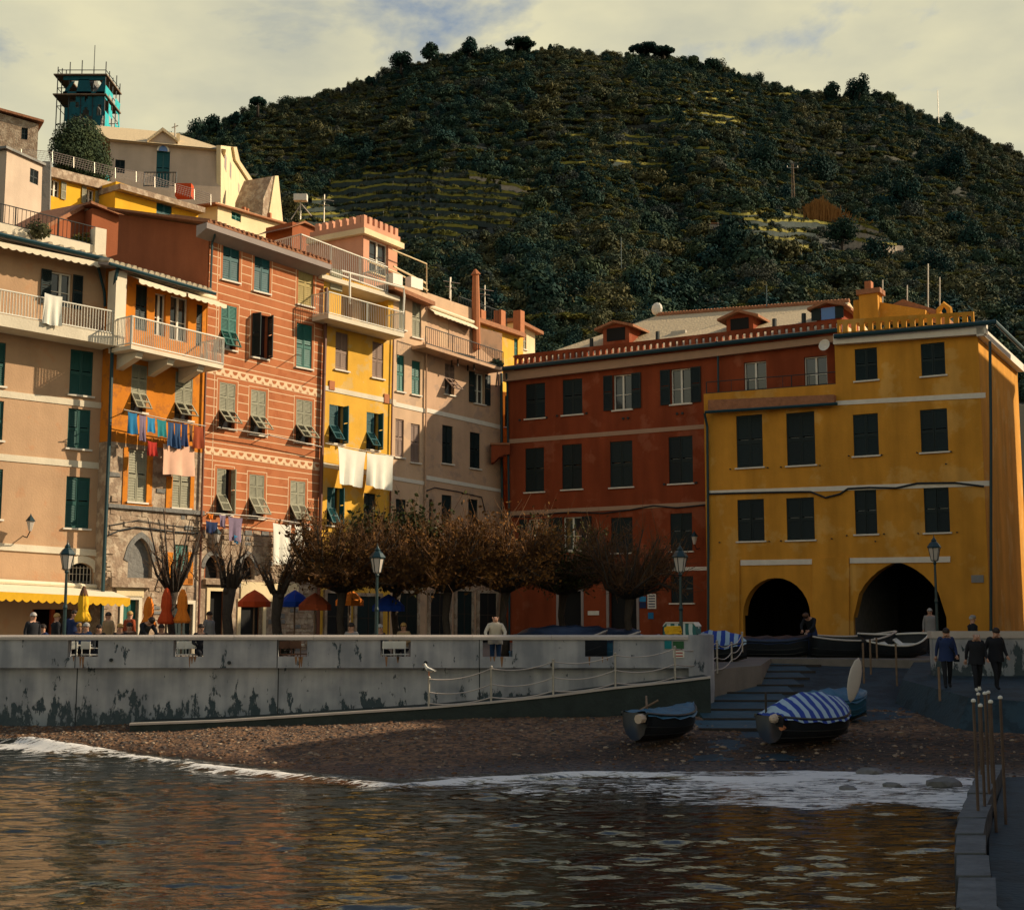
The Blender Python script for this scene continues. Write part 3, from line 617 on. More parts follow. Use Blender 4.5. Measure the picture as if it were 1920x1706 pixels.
h.pipe('drainpipe', [(404,428,.6),(402,445,.35),(398,455,.12),(394,560,.12)], 0.05, 'gut')
h.pipe('drainpipe', [(612,540,.15),(606,760,.14),(600,985,.13),(596,1190,.12)], 0.085, 'gutbrown')
h.pipe('laundry_bar', [(408,801,.5),(500,815,.5),(604,838,.5)], 0.022, 'steel'); h.pipe('laundry_bar', [(386,961,.55),(480,968,.55),(596,986,.55)], 0.022, 'steel')
for (px_, py_) in [(410,801),(500,815),(600,837),(390,961),(500,971),(592,985)]: h.pipe('laundry_arm', [(px_-3,py_+3,.0),(px_+6,py_,.55)], 0.018, 'iron')
for (px_, py_) in [(500,672),(555,665),(600,700)]: h.pipe('laundry_arm', [(px_,py_,.0),(px_+10,py_+2,.7)], 0.016, 'iron')
for (px_, py_) in [(408,1006)]: pass
# ---------------------------------------------------------------- narrow yellow house
h = House('narrow_yellow_house', 'narrow bright yellow house with white sheets hung across its front', hx(596, 58.0), hx(731, 61.5))
YEL = h
h.win(629,624,653,694,'sh_brown'); h.win(698,642,719,709,'sh_brown')
h.win(617,760,644,831,'sh_blue','flap1',0.45,36); h.win(687,774,710,843,'sh_blue','flap1',0.45,36); h.win(613,914,637,985,'sh_blue','flap1',0.45,30); h.win(682,925,704,990,'sh_dark')
lg = h.f.rect(640, 540, 745, 615); lg = (lg[0], min(lg[1], h.f.len-0.35), lg[2], lg[3]); h.hole(lg)
wl, wr = h.f.uw(607, 510)[1], h.f.uw(742, 553)[1]
h.wall('yellow', wl, wr)
b = MB(); b.box(lg[0], lg[1], 1.4, 1.5, lg[2], lg[3]); b.box(lg[0], lg[1], 0.24, 1.4, lg[2]-0.1, lg[2]); b.build('loggia_wall', M['yellow2'], h.root)
u_ = lg[0]+(lg[1]-lg[0])*0.15; MB().box(u_, u_+0.65, 1.34, 1.39, lg[2], lg[2]+1.9).build('door', M['sh_dark'], h.root)
u_ = lg[0]+(lg[1]-lg[0])*0.52; MB().box(u_, u_+0.55, 0.9, 1.3, lg[2], lg[3]).build('loggia_pier', M['pink'], h.root)
h.lbox('side_shutter', 620, 505, 642, 545, 0.0, 0.05, 'sh_grey')
h.strip('string_course', (604,722), (604,731), (742,750), (742,759), 'whitewall'); h.strip('string_course', (602,866), (602,875), (738,892), (738,900), 'whitewall')
h.lbox('clay_vent', 618, 714, 628, 731, -0.01, 0.06, 'terracotta'); h.lbox('clay_vent', 721, 739, 730, 756, -0.01, 0.06, 'terracotta')
D = 1.1; a = h.f.uw(616, 588, D); c = h.f.uw(758, 625, D)
MB().hexa([(a[0],-D,a[1]-0.2),(c[0],-D,c[1]-0.2),(c[0],0,c[1]-0.2),(a[0],0,a[1]-0.2),(a[0],-D,a[1]),(c[0],-D,c[1]),(c[0],0,c[1]),(a[0],0,a[1])]).build('balcony_slab', M['whitewall'], h.root)
for (q0, q1) in (((a[0], -D+.03, a[1]), (c[0], -D+.03, c[1])), ((a[0]+.02, -D+.03, a[1]), (a[0]+.02, 0, a[1])), ((c[0]-.02, -D+.03, c[1]), (c[0]-.02, 0, c[1]))):
    railing(h.root, q0, q1, 0.98, 0.11, 0.016, 'white', 'balcony_railing')
h.pipe('balcony_post', [(656,512,.9),(656,570,.9)], 0.05, 'white')
h.pipe('awning_rail', [(640,508,.9),(757,540,.9),(758,555,1.0),(756,590,1.05)], 0.05, 'white')
a = h.f.uw(604, 512, 0.3); c = h.f.uw(750, 556, 0.3)
roof_slab(h.root, 'roof_deck', a[0], c[0], a[1]-0.22, c[1]-0.22, -0.3, 6.5, 0.0, 0.2, 'whitewall')
railing(h.root, (a[0]-1.2, -0.2, a[1]+0.25), (c[0]-0.75, -0.2, c[1]+0.02), 1.25, 0.12, 0.02, 'white', 'roof_railing')
railing(h.root, (a[0]-1.2, -0.2, a[1]+0.25), (a[0]-1.2, 2.6, a[1]+0.25), 1.25, 0.12, 0.02, 'white', 'roof_railing')
railing(h.root, (c[0]-0.75, -0.2, c[1]), (c[0]-0.75, 1.4, c[1]), 1.25, 0.12, 0.02, 'white', 'roof_railing')
h.pipe('drainpipe', [(739,580,.1),(735,760,.1),(731,985,.1)], 0.04, 'gutbrown')
# crenellated rooftop pavilion
g = House('crenellated_pavilion', 'rose rooftop turret with battlements above the narrow yellow house', hp(681, 480, 63.2), hp(745, 480, 65.6), 2.0, 'turret')
g.win(692, 453, 728, 515, 'sh_brown', 'glazed', sill='cream')
w0_ = g.f.uw(700, 575)[1]; w1_ = g.f.uw(700, 448)[1]
g.wall('rose', w1_, w1_, w0=w0_, dep=3.6)
MB().box(-0.25, g.f.len+0.25, -0.25, 3.4, w1_, w1_+0.28).build('cornice', M['cream'], g.root)
b = MB(); b.box(-0.1, g.f.len+0.1, -0.1, 0.12, w1_+0.28, w1_+0.6); b.box(-0.1, 0.12, 0.12, 3.3, w1_+0.28, w1_+0.6); b.box(g.f.len-0.12, g.f.len+0.1, 0.12, 3.3, w1_+0.28, w1_+0.6); b.build('parapet', M['rose'], g.root)
n = 7
for i in range(n):
    u = -0.1+(g.f.len+0.2)*i/n; MB().box(u, u+(g.f.len+.2)/n*0.55, -0.1, 0.12, w1_+0.6, w1_+0.98).build('merlon', M['rose'], g.root)
for i in range(7):
    y = 0.15+3.0*i/7; MB().box(-0.1, 0.12, y, y+0.25, w1_+0.6, w1_+0.98).build('merlon', M['rose'], g.root)
g.pipe('terrace_frame', [(690,490,.6),(745,512,.6),(802,545,.6)], 0.04, 'cream'); g.pipe('terrace_frame', [(735,468,.5),(800,495,.5),(800,548,.5)], 0.035, 'cream'); g.pipe('terrace_frame', [(738,500,.3),(800,532,.3)], 0.05, 'cream')
# ---------------------------------------------------------------- pink houses
h = House('pale_pink_house', 'slim pale pink house between the yellow house and the shaded corner house', hx(731, 61.5), hx(797, 63.4))
PK1 = h
h.win(748,553,760,618,'sh_grey'); h.win(773,563,790,633,'sh_grey'); h.win(744,666,758,734,'sh_teal'); h.win(772,677,788,740,'sh_teal')
h.win(741,786,757,857,'sh_brown'); h.win(770,795,787,867,'sh_brown'); h.win(742,936,761,990,'sh_dark')
wl, wr = h.f.uw(742, 530)[1], h.f.uw(803, 552)[1]; h.wall('pink', wl, wr)
e = 0.6; a = h.f.uw(740, 534, e); c = h.f.uw(816, 566, e); roof_slab(h.root, 'roof', a[0], c[0], a[1]-0.2, c[1]-0.2, -e, 6, 0.6, 0.2, 'tile')
h.strip('string_course', (737,753), (737,761), (800,767), (800,775), 'band'); h.strip('string_course', (733,892), (733,899), (798,903), (798,910), 'band')
h.lbox('air_conditioner', 771, 521, 793, 541, -1.6, -1.2, 'white'); h.lbox('roof_box', 737, 514, 755, 534, -0.4, 0.1, 'white')
h.pipe('drainpipe', [(800,640,.1),(799,760,.1),(797,985,.1)], 0.045, 'pink2')
h = House('shaded_pink_house', 'rosy beige corner house cut by a diagonal shadow, with an iron balcony', hx(797, 63.4), hx(941, 68.0))
PK2 = h
h.win(834,683,852,740,'sh_brown','flap',0.52,46); h.win(889,700,908,757,'sh_dark','open'); h.win(829,798,849,869,'sh_dark'); h.win(881,811,900,878,'sh_dark'); h.win(828,928,847,1000,'sh_dark'); h.win(878,936,896,1000,'sh_dark')
h.win(824,596,842,650,'sh_blue',sill=False)
ar = h.f.rect(797,935,814,1000); ar = (max(ar[0], 0.08), ar[1], ar[2], ar[3]); h.hole(ar)
wl, wr = h.f.uw(800, 548)[1], h.f.uw(886, 578)[1]; fl = h.f.len; u_top = h.f.uw(886, 600)[0]
wlow = h.f.uw(870, 655)[1]
wall_mid = h.f.uw(941, 690)[1]
h.wall('pink2', h.f.uw(800, 640)[1]+2.1, h.f.uw(940, 690)[1]+0.0, dep=6)
MB().hexa([(0,0.03,wlow-0.4),(u_top,0.03,wlow-0.4),(u_top,5,wlow-0.4),(0,5,wlow-0.4),(0,0.03,wl),(u_top,0.03,wr),(u_top,5,wr),(0,5,wl)]).build('attic_wall', M['pink'], h.root)
spandrel(h.root, ar, ar[2]+(ar[3]-ar[2])*0.75, 'pink2', 0.25); MB().box(ar[0], ar[1], 0.2, 0.25, ar[2], ar[3]).build('window', M['sh_dark'], h.root)
h.strip('string_course', (799,765), (799,773), (938,797), (938,805), 'band'); h.strip('string_course', (798,891), (798,899), (938,917), (938,923), 'band')
awning(h, 'rolled_awning', 802, 577, 884, 607, 0.25, 0.4, 'c_awning', vh=0.12)
D = 0.95; a = h.f.uw(799, 645, D); c = h.f.uw(944, 691, D)
MB().hexa([(a[0],-D,a[1]-0.15),(c[0],-D,c[1]-0.15),(c[0],0,c[1]-0.15),(a[0],0,a[1]-0.15),(a[0],-D,a[1]),(c[0],-D,c[1]),(c[0],0,c[1]),(a[0],0,a[1])]).build('balcony_slab', M['pink2'], h.root)
railing(h.root, (a[0], -D+.03, a[1]), (c[0], -D+.03, c[1]), 0.85, 0.14, 0.014, 'iron', 'balcony_railing')
h.pipe('chimney_flue', [(893,655,.1),(892,560,.1),(892,515,.1)], [0.22, 0.2, 0.16], 'terracotta', n=8); h.pipe('chimney_pot', [(892,515,.1),(891,505,.1)], [0.26, 0.05], 'terracotta', n=8)
h.pipe('drainpipe', [(940,700,.1),(941,850,.1),(942,985,.1),(942,1190,.1)], 0.07, 'gut')
h.pipe('cable', [(800,920,.05),(815,914,.05),(860,922,.05),(903,932,.05),(910,960,.05)], 0.025, 'iron')
h.pipe('wall_antenna', [(843,560,-1),(844,520,-1)], 0.03, 'steel')
# little yellow house and cream house behind the balcony, orange house down the alley
g = House('small_yellow_house', 'small yellow house with green shutters behind the corner balcony', hp(886, 620, 72.0), hp(981, 640, 77.0))
g.win(924,621,936,655,'sh_teal'); g.win(964,635,971,668,'sh_teal'); wl, wr = g.f.uw(885, 592)[1], g.f.uw(980, 628)[1]; g.wall('yellow', wl, wr)
a = g.f.uw(880, 592, .4); c = g.f.uw(986, 628, .4); roof_slab(g.root, 'roof', a[0], c[0], a[1]-.15, c[1]-.15, -.4, 6, .4, .25, 'tile')
railing(g.root, (a[0]+.5, 0.6, a[1]+.3), (c[0]-.5, 0.6, c[1]+.3), 1.0, 0.25, 0.014, 'iron', 'roof_railing')
for px_ in (904, 941, 977):
    u_, w_ = g.f.uw(px_, 600, -0.5); MB().box(u_-.25, u_+.25, 0.4, 0.9, w_-1.2, w_+0.55).build('chimney', M['terracotta'], g.root)
g = House('cream_back_house', 'small cream house squeezed behind the little yellow house', hp(964, 640, 80.0), hp(1003, 640, 82.0))
g.win(981,622,987,655,'sh_grey'); w_ = g.f.uw(985, 612)[1]; g.wall('cream', w_, w_); roof_slab(g.root, 'roof', -.3, g.f.len+.4, w_, w_-.3, -.4, 6, .4, .2, 'tile')
g = House('alley_house', 'orange house glimpsed down the narrow alley in the corner', hp(938, 850, 71.0), hp(960, 850, 71.2))
g.win(947,742,951,800,'sh_dark'); w_ = g.f.uw(950, 735)[1]; g.wall('orange', w_, w_, dep=2)
b = MB(); p0 = PK2.f.P(PK2.f.len-0.9, 0, 0)
bw = House('alley_arch', 'low rendered arch bridging the alley between pink and red houses', (at_y(921,850,66.6).x, 66.6), (at_y(956,850,66.6).x, 66.6), at_y(940,868,66.6).z, 'arch')
hh = at_y(940,834,66.6).z-at_y(940,868,66.6).z; P_ = [(0,0),(0.0,hh),(bw.f.len,hh),(bw.f.len,0.45),(bw.f.len*.7,0.42),(bw.f.len*.4,0.3),(bw.f.len*.15,0.05)]
MB().prism(P_, 0, 0.8).build('arch_body', M['red'], bw.root); MB().box(-0.05, bw.f.len, -0.06, 0.86, hh, hh+0.1).build('coping', M['tile'], bw.root)

def shop(h, x0, y0, x1, door_mt='dark', frame='stone', awn=None):
    r = h.f.rect(x0, y0, x1, 1190, .06); o = MB().box(r[0], r[1], -.06, -.01, 0.01, r[3]).build('door', M[door_mt], h.root); t = .15
    MB().box(r[0]-t, r[0], -.12, 0, 0, r[3]+t).box(r[1], r[1]+t, -.12, 0, 0, r[3]+t).box(r[0], r[1], -.12, 0, r[3], r[3]+t).build('door_frame', M[frame], o)
    um = (r[0]+r[1])/2; MB().box(um-.03, um+.03, -.085, -.065, .02, r[3]).box(r[0]+.02, r[1]-.02, -.085, -.065, r[3]*.62, r[3]*.62+.05).build('door_rail', M['darkwood'], o)
shop(YEL, 612, 1112, 652); shop(YEL, 668, 1118, 712, 'sh_dark'); shop(PK1, 742, 1112, 782, 'sh_dark'); shop(PK2, 806, 1112, 842); shop(PK2, 856, 1108, 884, 'sh_dark'); shop(PK2, 898, 1112, 930)
# ================================================================== RIGHT ROW
h = House('red_house', 'long dark red house in shade with shuttered windows and a slate roof with dormers', hx(951, 67.0), hx(1327, 61.6))
RED = h
for q in [(986,719,1022,784),(1055,711,1092,777),(985,840,1020,922),(1054,833,1091,917),(1144,827,1186,913),(1254,818,1299,906),(1146,970,1186,1036),(1257,962,1298,1033),(1258,1080,1300,1130)]: h.win(*q, 'sh_dark')
h.win(1150,702,1184,768,'sh_dark','open'); h.win(1258,691,1295,757,'sh_dark','open'); h.win(990,973,1019,1034,'sh_dark','open'); h.win(1056,969,1091,1032,'sh_dark','open')
h.win(1395,678,1437,735,'sh_dark','glazed'); h.win(1508,668,1551,727,'sh_dark','glazed')
d1 = h.f.rect(1142,1108,1194,1190); d1 = (d1[0], d1[1], 0.02, d1[3]); h.hole(d1); d2 = h.f.rect(1048,1108,1090,1190); d2 = (d2[0], d2[1], 0.02, d2[3]); h.hole(d2)
ue = h.f.uw(1572, 660)[0]; wl = h.f.uw(951, 697)[1]; wr = h.f.uw(1570, 627)[1]; um_ = h.f.len; wmid = wl+(wr-wl)*um_/ue
up_ = [w for w in h.wins if w['r'][0] > um_]; lo_ = [w for w in h.wins if w['r'][0] <= um_]; h.wins = lo_
h.wall('red', wl, wmid, dep=8.0)
wt_ = h.f.uw(1400, 745)[1]-1.2
b = MB(); wall_cells(b, um_, ue, wt_, wmid, wr, [w['r'] for w in up_]); b.build('front_wall', M['red'], h.root); h.wins = up_; h.windows()
MB().box(ue-.25, ue, .02, 8, wt_, wr-.01).build('side_wall', M['red'], h.root)
for d_ in (d1, d2):
    o = MB().box(d_[0], d_[1], 0.3, 0.36, 0, d_[3]).build('door', M['dark'], h.root); t = .13
    MB().box(d_[0]-t, d_[0], -.04, .03, 0, d_[3]+t).box(d_[1], d_[1]+t, -.04, .03, 0, d_[3]+t).box(d_[0], d_[1], -.04, .03, d_[3], d_[3]+t).build('door_frame', M['soffit'], o)
h.strip('cornice', (948,693), (948,717), (1570,621), (1570,643), 'corn', -0.28); h.strip('cornice_fillet', (948,690), (948,697), (1570,618), (1570,625), 'corn', -0.42, -0.281)
h.strip('string_course', (952,824), (952,832), (1330,795), (1330,803), 'corn'); h.strip('string_course', (952,959), (952,967), (1330,940), (1330,947), 'corn'); h.strip('string_course', (1085,1067), (1085,1073), (1330,1062), (1330,1069), 'band')
# gutter and pierced parapet
e = 0.5; a = h.f.uw(944, 692, e); c = h.f.uw(1571, 619, e)
MB().tube([(a[0], -e, a[1]), (c[0], -e, c[1])], 0.10, 8).build('gutter', M['gut'], h.root)
def pierced(hh, x0, y0, x1, y1, hpx0, hpx1, npc, mt, e):
    f = hh.f; a = f.uw(x0, y0, e); c = f.uw(x1, y1, e); ta = f.uw(x0, y0-hpx0, e)[1]-a[1]; tcn = f.uw(x1, y1-hpx1, e)[1]-c[1]
    b = MB(); L_ = c[0]-a[0]; sl = (c[1]-a[1])/L_
    for i in range(npc+1):
        u0 = a[0]+L_*(i-0.28)/npc; u1 = a[0]+L_*(i+0.28)/npc
        u0 = max(u0, a[0]); u1 = min(u1, c[0])
        zb = lambda u: a[1]+sl*(u-a[0]); ht = ta+(tcn-ta)*i/npc
        b.hexa([(u0,-e,zb(u0)),(u1,-e,zb(u1)),(u1,-e+.14,zb(u1)),(u0,-e+.14,zb(u0)),(u0,-e,zb(u0)+ht*.70),(u1,-e,zb(u1)+ht*.70),(u1,-e+.14,zb(u1)+ht*.70),(u0,-e+.14,zb(u0)+ht*.70)])
    b.hexa([(a[0],-e,a[1]+ta*.70),(c[0],-e,c[1]+tcn*.70),(c[0],-e+.14,c[1]+tcn*.70),(a[0],-e+.14,a[1]+ta*.70),(a[0],-e,a[1]+ta),(c[0],-e,c[1]+tcn),(c[0],-e+.14,c[1]+tcn),(a[0],-e+.14,a[1]+ta)])
    b.hexa([(a[0],-e,a[1]-.15),(c[0],-e,c[1]-.15),(c[0],-e+.14,c[1]-.15),(a[0],-e+.14,a[1]-.15),(a[0],-e,a[1]+ta*.13),(c[0],-e,c[1]+tcn*.13),(c[0],-e+.14,c[1]+tcn*.13),(a[0],-e+.14,a[1]+ta*.13)])
    b.build('pierced_parapet', M[mt], hh.root, kind='stuff')
pierced(h, 964, 689, 1577, 620, 23, 22, 50, 'red', 0.36)
# slate roof with hip
Pt = lambda px, py, d: (h.f.uw(px, py, d)[0], -d, h.f.uw(px, py, d)[1])
dR = -5.2; r0 = Pt(1232, 592, dR); r1 = Pt(1592, 566, dR)
el = (h.f.uw(960, 690)[0]+0.3, -0.3, h.f.uw(960, 690)[1]+0.1); er = (ue, -0.3, h.f.uw(1570, 622)[1]+0.1)
bl = (el[0]+0.5, 9.5, el[2]-0.2); br = (ue, 9.5, er[2]-0.2)
b = MB(); b.poly([el, er, r1, r0]); b.poly([el, r0, bl]); b.poly([r0, r1, br, bl]); b.poly([er, br, r1]); b.poly([el, bl, br, er]); b.build('slate_roof', M['slate'], h.root)
b = MB(); n = 60
for i in range(n):
    p = [r0[k]+(r1[k]-r0[k])*i/n for k in range(3)]; q = [r0[k]+(r1[k]-r0[k])*(i+1.1)/n for k in range(3)]; b.tube([(p[0],p[1],p[2]+.03), (q[0],q[1],q[2]+.06)], 0.13, 5)
b.build('ridge_tiles', M['tile'], h.root, kind='stuff')
def dormer(x0, y0, x1, y1, ry, d, mt):
    r = h.f.rect(x0, y0, x1, y1, d); t = 0.22; w = MB()
    zt = h.f.uw((x0+x1)/2, ry, d)[1]; o = MB().prism([(r[0]-t,r[2]-.5),(r[1]+t,r[2]-.5),(r[1]+t,r[3]+.12),((r[0]+r[1])/2,zt-.1),(r[0]-t,r[3]+.12)], -d, -d+3.0).build('dormer', M['red'], h.root)
    um = (r[0]+r[1])/2; b = MB()
    for s in (-1, 1):
        ux = um+s*((r[1]-r[0])/2+t+.35); b.hexa([(um,-d-.3,zt-.1),(ux,-d-.3,r[3]-.08),(ux,-d+3,r[3]-.08),(um,-d+3,zt-.1),(um,-d-.3,zt+.02),(ux,-d-.3,r[3]+.04),(ux,-d+3,r[3]+.04),(um,-d+3,zt+.02)])
    b.build('dormer_roof', M['tile'], o)
    MB().box(r[0], r[1], -d-.03, -d-.002, r[2], r[3]).build('dormer_window', M[mt], o)
    if mt == 'glassblue':
        MB().box(r[0]-.45, r[0]-.02, -d-.08, -d-.035, r[2], r[3]).box(r[1]+.02, r[1]+.4, -d-.08, -d-.035, r[2], r[3]).build('shutter', M['sh_dark'], o)
dormer(1138, 615, 1172, 639, 603, -1.3, 'dark'); dormer(1370, 597, 1404, 618, 583, -1.4, 'dark'); dormer(1540, 577, 1566, 599, 566, -1.3, 'glassblue')
for (px_, py_) in [(1109,641),(1233,628),(1452,604),(1507,594)]: h.pipe('flue', [(px_,py_+14,-1.2),(px_,py_-6,-1.2)], 0.11, 'iron'); 
h.pipe('antenna_mast', [(1437,575,-5),(1437,535,-5)], 0.035, 'gut'); h.pipe('antenna_mast', [(1655,575,-6),(1655,525,-6)], 0.03, 'steel')
u_, w_ = h.f.uw(1232, 592, -5.2); MB().ball((u_, 5.2, w_+.35), (.32, .2, .35), 10, 6).build('roof_ornament', M['white'], h.root)
h.lbox('skylight', 1258, 620, 1285, 627, -2.6, -2.4, 'steel')
h.pipe('drainpipe', [(1343,640,.45),(1346,655,.2),(1347,735,.15)], 0.05, 'gut'); h.pipe('drainpipe', [(949,700,.4),(951,720,.12),(953,860,.1),(955,1000,.1),(955,1190,.1)], 0.055, 'gut')
h.pipe('cable', [(955,968,.06),(1000,969,.06),(1040,962,.06),(1075,960,.06),(1130,962,.06),(1180,956,.06),(1225,948,.06),(1270,952,.06),(1324,946,.06)], 0.035, 'iron')
for (px_, py_) in [(975,788),(1025,783),(1045,780),(1100,775),(1169,785),(1178,784),(1270,776),(1280,775),(1246,908),(1306,905)]:
    u_, w_ = h.f.uw(px_, py_); MB().tube([(u_, 0.01, w_), (u_, -.07, w_)], 0.06, 8).build('wall_vent', M['iron'], h.root)
for (x0, y0, x1, y1, m_) in [(1199,1118,1211,1128,'c_sky'),(1199,1129,1211,1140,'c_navy'),(1214,1113,1230,1141,'band'),(1215,1148,1225,1160,'c_blue'),(1102,1145,1123,1153,'band')]:
    o = h.lbox('notice', x0, y0, x1, y1, 0.02, 0.05, m_)
r = h.f.rect(1216, 1117, 1228, 1124); 
b = MB()
for k in range(5): rr = h.f.rect(1216, 1116+5*k, 1228, 1118+5*k, .06); b.box(rr[0], rr[1], -.056, -.052, rr[2], rr[3])
b.build('notice_print', M['c_navy'], h.root, kind='stuff')
# dish
u_, w_ = h.f.uw(1547, 648, .5); o = MB().lathe([(0.02,0),(.18,.03),(.27,.09),(.25,.09),(.16,.045),(.02,.02)], 14).build('satellite_dish', M['white'], h.root); o.location = (u_, -.5, w_); o.rotation_euler = (rad(80), 0, rad(-10))
# ---------------------------------------------------------------- yellow arcaded house
h = House('arcaded_yellow_house', 'ochre yellow house in shade with two big boat arches at street level', hx(1327, 60.2), hx(1857, 54.06))
ARC = h
um = h.f.uw(1567, 720)[0]
aL = h.f.rect(1393, 1083, 1519, 1190); aL = (aL[0], aL[1], 0.0, aL[3]); aR = h.f.rect(1599, 1053, 1773, 1190); aR = (aR[0], aR[1], 0.0, aR[3])
wt = h.f.uw(1327, 738)[1]; wt2 = h.f.uw(1567, 720)[1]
for q in [(1381,778,1430,876),(1475,773,1528,872),(1383,936,1433,1014),(1475,933,1527,1012)]: h.win(*q, 'sh_dark')
WL_ = h.wins; h.wins = []
for q in [(1600,776,1647,854),(1726,767,1777,847),(1603,653,1645,713),(1727,643,1772,704),(1603,918,1644,1001),(1733,914,1780,998)]: h.win(*q, 'sh_dark')
WR_ = h.wins
h.wins = WL_; h.extra = [aL]
b = MB(); wall_cells(b, 0, um, 0, wt, wt2, [w['r'] for w in WL_]+[aL]); b.build('front_wall', M['ochre'], h.root); h.windows()
tl, tr = h.f.uw(1567, 640)[1], h.f.uw(1850, 620)[1]; fl = h.f.len
b = MB(); wall_cells(b, um, fl, 0, tl, tr, [w['r'] for w in WR_]+[aR]); b.build('front_wall', M['ochre'], h.root); h.wins = WR_; h.windows()
dep = 9.0
b = MB(); b.box(fl-.3, fl, .02, dep, 0, tr-.01); b.box(um, um+.25, 0.6, dep, wt2-2, tl-.01); b.box(0, fl-.3, dep-.25, dep, 0, tr-.02); b.box(0, .25, .02, dep, 0, wt-.05); b.build('side_wall', M['ochre'], h.root)
MB().box(.25, um, .2, 1.5, wt-.9, wt-.7).build('terrace_floor', M['concrete'], h.root)
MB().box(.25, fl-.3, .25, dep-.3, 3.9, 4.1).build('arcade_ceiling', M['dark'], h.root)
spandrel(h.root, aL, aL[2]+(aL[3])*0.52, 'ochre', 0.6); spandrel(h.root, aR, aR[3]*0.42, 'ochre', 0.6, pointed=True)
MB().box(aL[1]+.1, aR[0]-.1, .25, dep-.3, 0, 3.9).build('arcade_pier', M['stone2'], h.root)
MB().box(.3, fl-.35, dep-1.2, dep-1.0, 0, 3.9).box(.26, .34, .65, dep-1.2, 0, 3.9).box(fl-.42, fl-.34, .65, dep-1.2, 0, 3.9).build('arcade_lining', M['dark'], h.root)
h.strip('string_course', (1567,752), (1567,760), (1848,736), (1848,746), 'band'); h.strip('string_course', (1329,920), (1329,928), (1855,901), (1855,911), 'band')
h.strip('arch_band', (1389,1050), (1389,1060), (1523,1048), (1523,1058), 'band', -.05); h.strip('arch_band', (1594,1046), (1594,1056), (1782,1043), (1782,1054), 'band', -.05)
h.strip('buttress', (1327,1052), (1327,1200), (1388,1050), (1388,1200), 'ochre', -.10); h.strip('buttress', (1524,1047), (1524,1200), (1593,1045), (1593,1200), 'ochre', -.10)
h.strip('tile_canopy', (1333,752), (1333,772), (1568,742), (1568,758), 'tile', -.35, -.005); a = h.f.uw(1322,773,.42); c = h.f.uw(1570,757,.42); MB().tube([(a[0],-.42,a[1]),(c[0],-.42,c[1])], .07, 6).build('gutter', M['gut'], h.root)
railing(h.root, (.1, .1, wt), (um, .1, wt2), .55, 1.2, .012, 'iron', 'terrace_railing')
a = h.f.uw(1564, 631, .45); c = h.f.uw(1866, 604, .45); MB().tube([(a[0],-.45,a[1]),(c[0],-.45,c[1]),(c[0],6,c[1])], .1, 8).build('gutter', M['gut'], h.root)
h.strip('cornice', (1566,629), (1566,648), (1852,610), (1852,628), 'band', -.3); MB().box(fl+.005, fl+.3, -.3, dep, tr-.25, tr+.1).build('cornice', M['band'], h.root)
pierced(h, 1570, 627, 1826, 606, 27, 22, 16, 'ochre', .3)
b = MB(); e0 = h.f.uw(1568, 632)[1]; e1 = h.f.uw(1850, 612)[1]
b.poly([(um,-.2,e0),(fl,-.2,e1),(fl-3,4.5,e1+.9),(um,4.5,e0+.9)]); b.poly([(fl,-.2,e1),(fl,dep,e1),(fl-3,4.5,e1+.9)]); b.poly([(um,4.5,e0+.9),(fl-3,4.5,e1+.9),(fl,dep,e1),(um,dep,e0)]); b.build('roof', M['slate'], h.root)
o = h.lbox('chimney', 1611, 550, 1646, 600, -2.9, -2.2, 'ochre'); r = h.f.rect(1606, 542, 1651, 551, -2.2); MB().box(r[0], r[1], 2.1, 3.0, r[2], r[3]).build('chimney_cap', M['tile'], o); r = h.f.rect(1622,528,1634,542,-2.5); MB().box(r[0], r[1], 2.4, 2.8, r[2], r[3]).build('chimney_pot', M['terracotta'], o)
P_ = [h.f.uw(x, y, -2.6) for x, y in [(1600,606),(1600,563),(1622,562),(1735,581),(1735,598)]]; MB().prism(P_, 2.6, 3.4).build('attic_wall', M['ochre'], h.root)
P_ = [h.f.uw(x, y, -3.2) for x, y in [(1676,572),(1695,563),(1765,585),(1765,592)]]; MB().prism(P_, 3.0, 6).build('attic_roof', M['tile'], h.root)
u_, w_ = h.f.uw(1770, 578, -3); MB().tube([(u_-.25,3,w_-.45),(u_-.22,3,w_-.05),(u_,3,w_+.18),(u_+.22,3,w_-.05),(u_+.25,3,w_-.45)], .13, 6).build('roof_vent', M['ochre'], h.root)
h.pipe('antenna_mast', [(1701,575,-4),(1701,535,-4)], .03, 'steel'); h.pipe('antenna_mast', [(1740,585,-4),(1740,495,-4)], .035, 'steel'); h.pipe('antenna_mast', [(1762,590,-4),(1762,520,-4)], .03, 'steel')
h.pipe('cable', [(1330,926,.07),(1400,924,.07),(1500,922,.07),(1520,922,.07),(1548,933,.07),(1575,926,.07),(1590,916,.07),(1630,914,.07),(1680,915,.07),(1720,906,.07),(1790,905,.07),(1845,912,.07)], .045, 'iron')
h.pipe('drainpipe', [(1321,775,.3),(1326,800,.1),(1328,1000,.1),(1328,1190,.1)], .06, 'gut'); h.pipe('drainpipe', [(1856,640,.1),(1858,800,.1),(1858,1190,.1)], .06, 'gut')
h.lbox('wall_plaque', 1821, 1078, 1844, 1092, .005, .05, 'c_grey')
for (px_, py_) in [(1370,880),(1440,877),(1465,876),(1538,873),(1592,855),(1654,853),(1720,849),(1784,847),(1350,1017),(1443,1015),(1465,1014),(1560,1010),(1588,1004),(1658,1001),(1722,1000),(1795,998),(1774,870),(1642,1015)]:
    u_, w_ = h.f.uw(px_, py_); MB().tube([(u_, .01, w_), (u_, -.12, w_)], .03, 5).build('wall_hook', M['iron'], h.root)
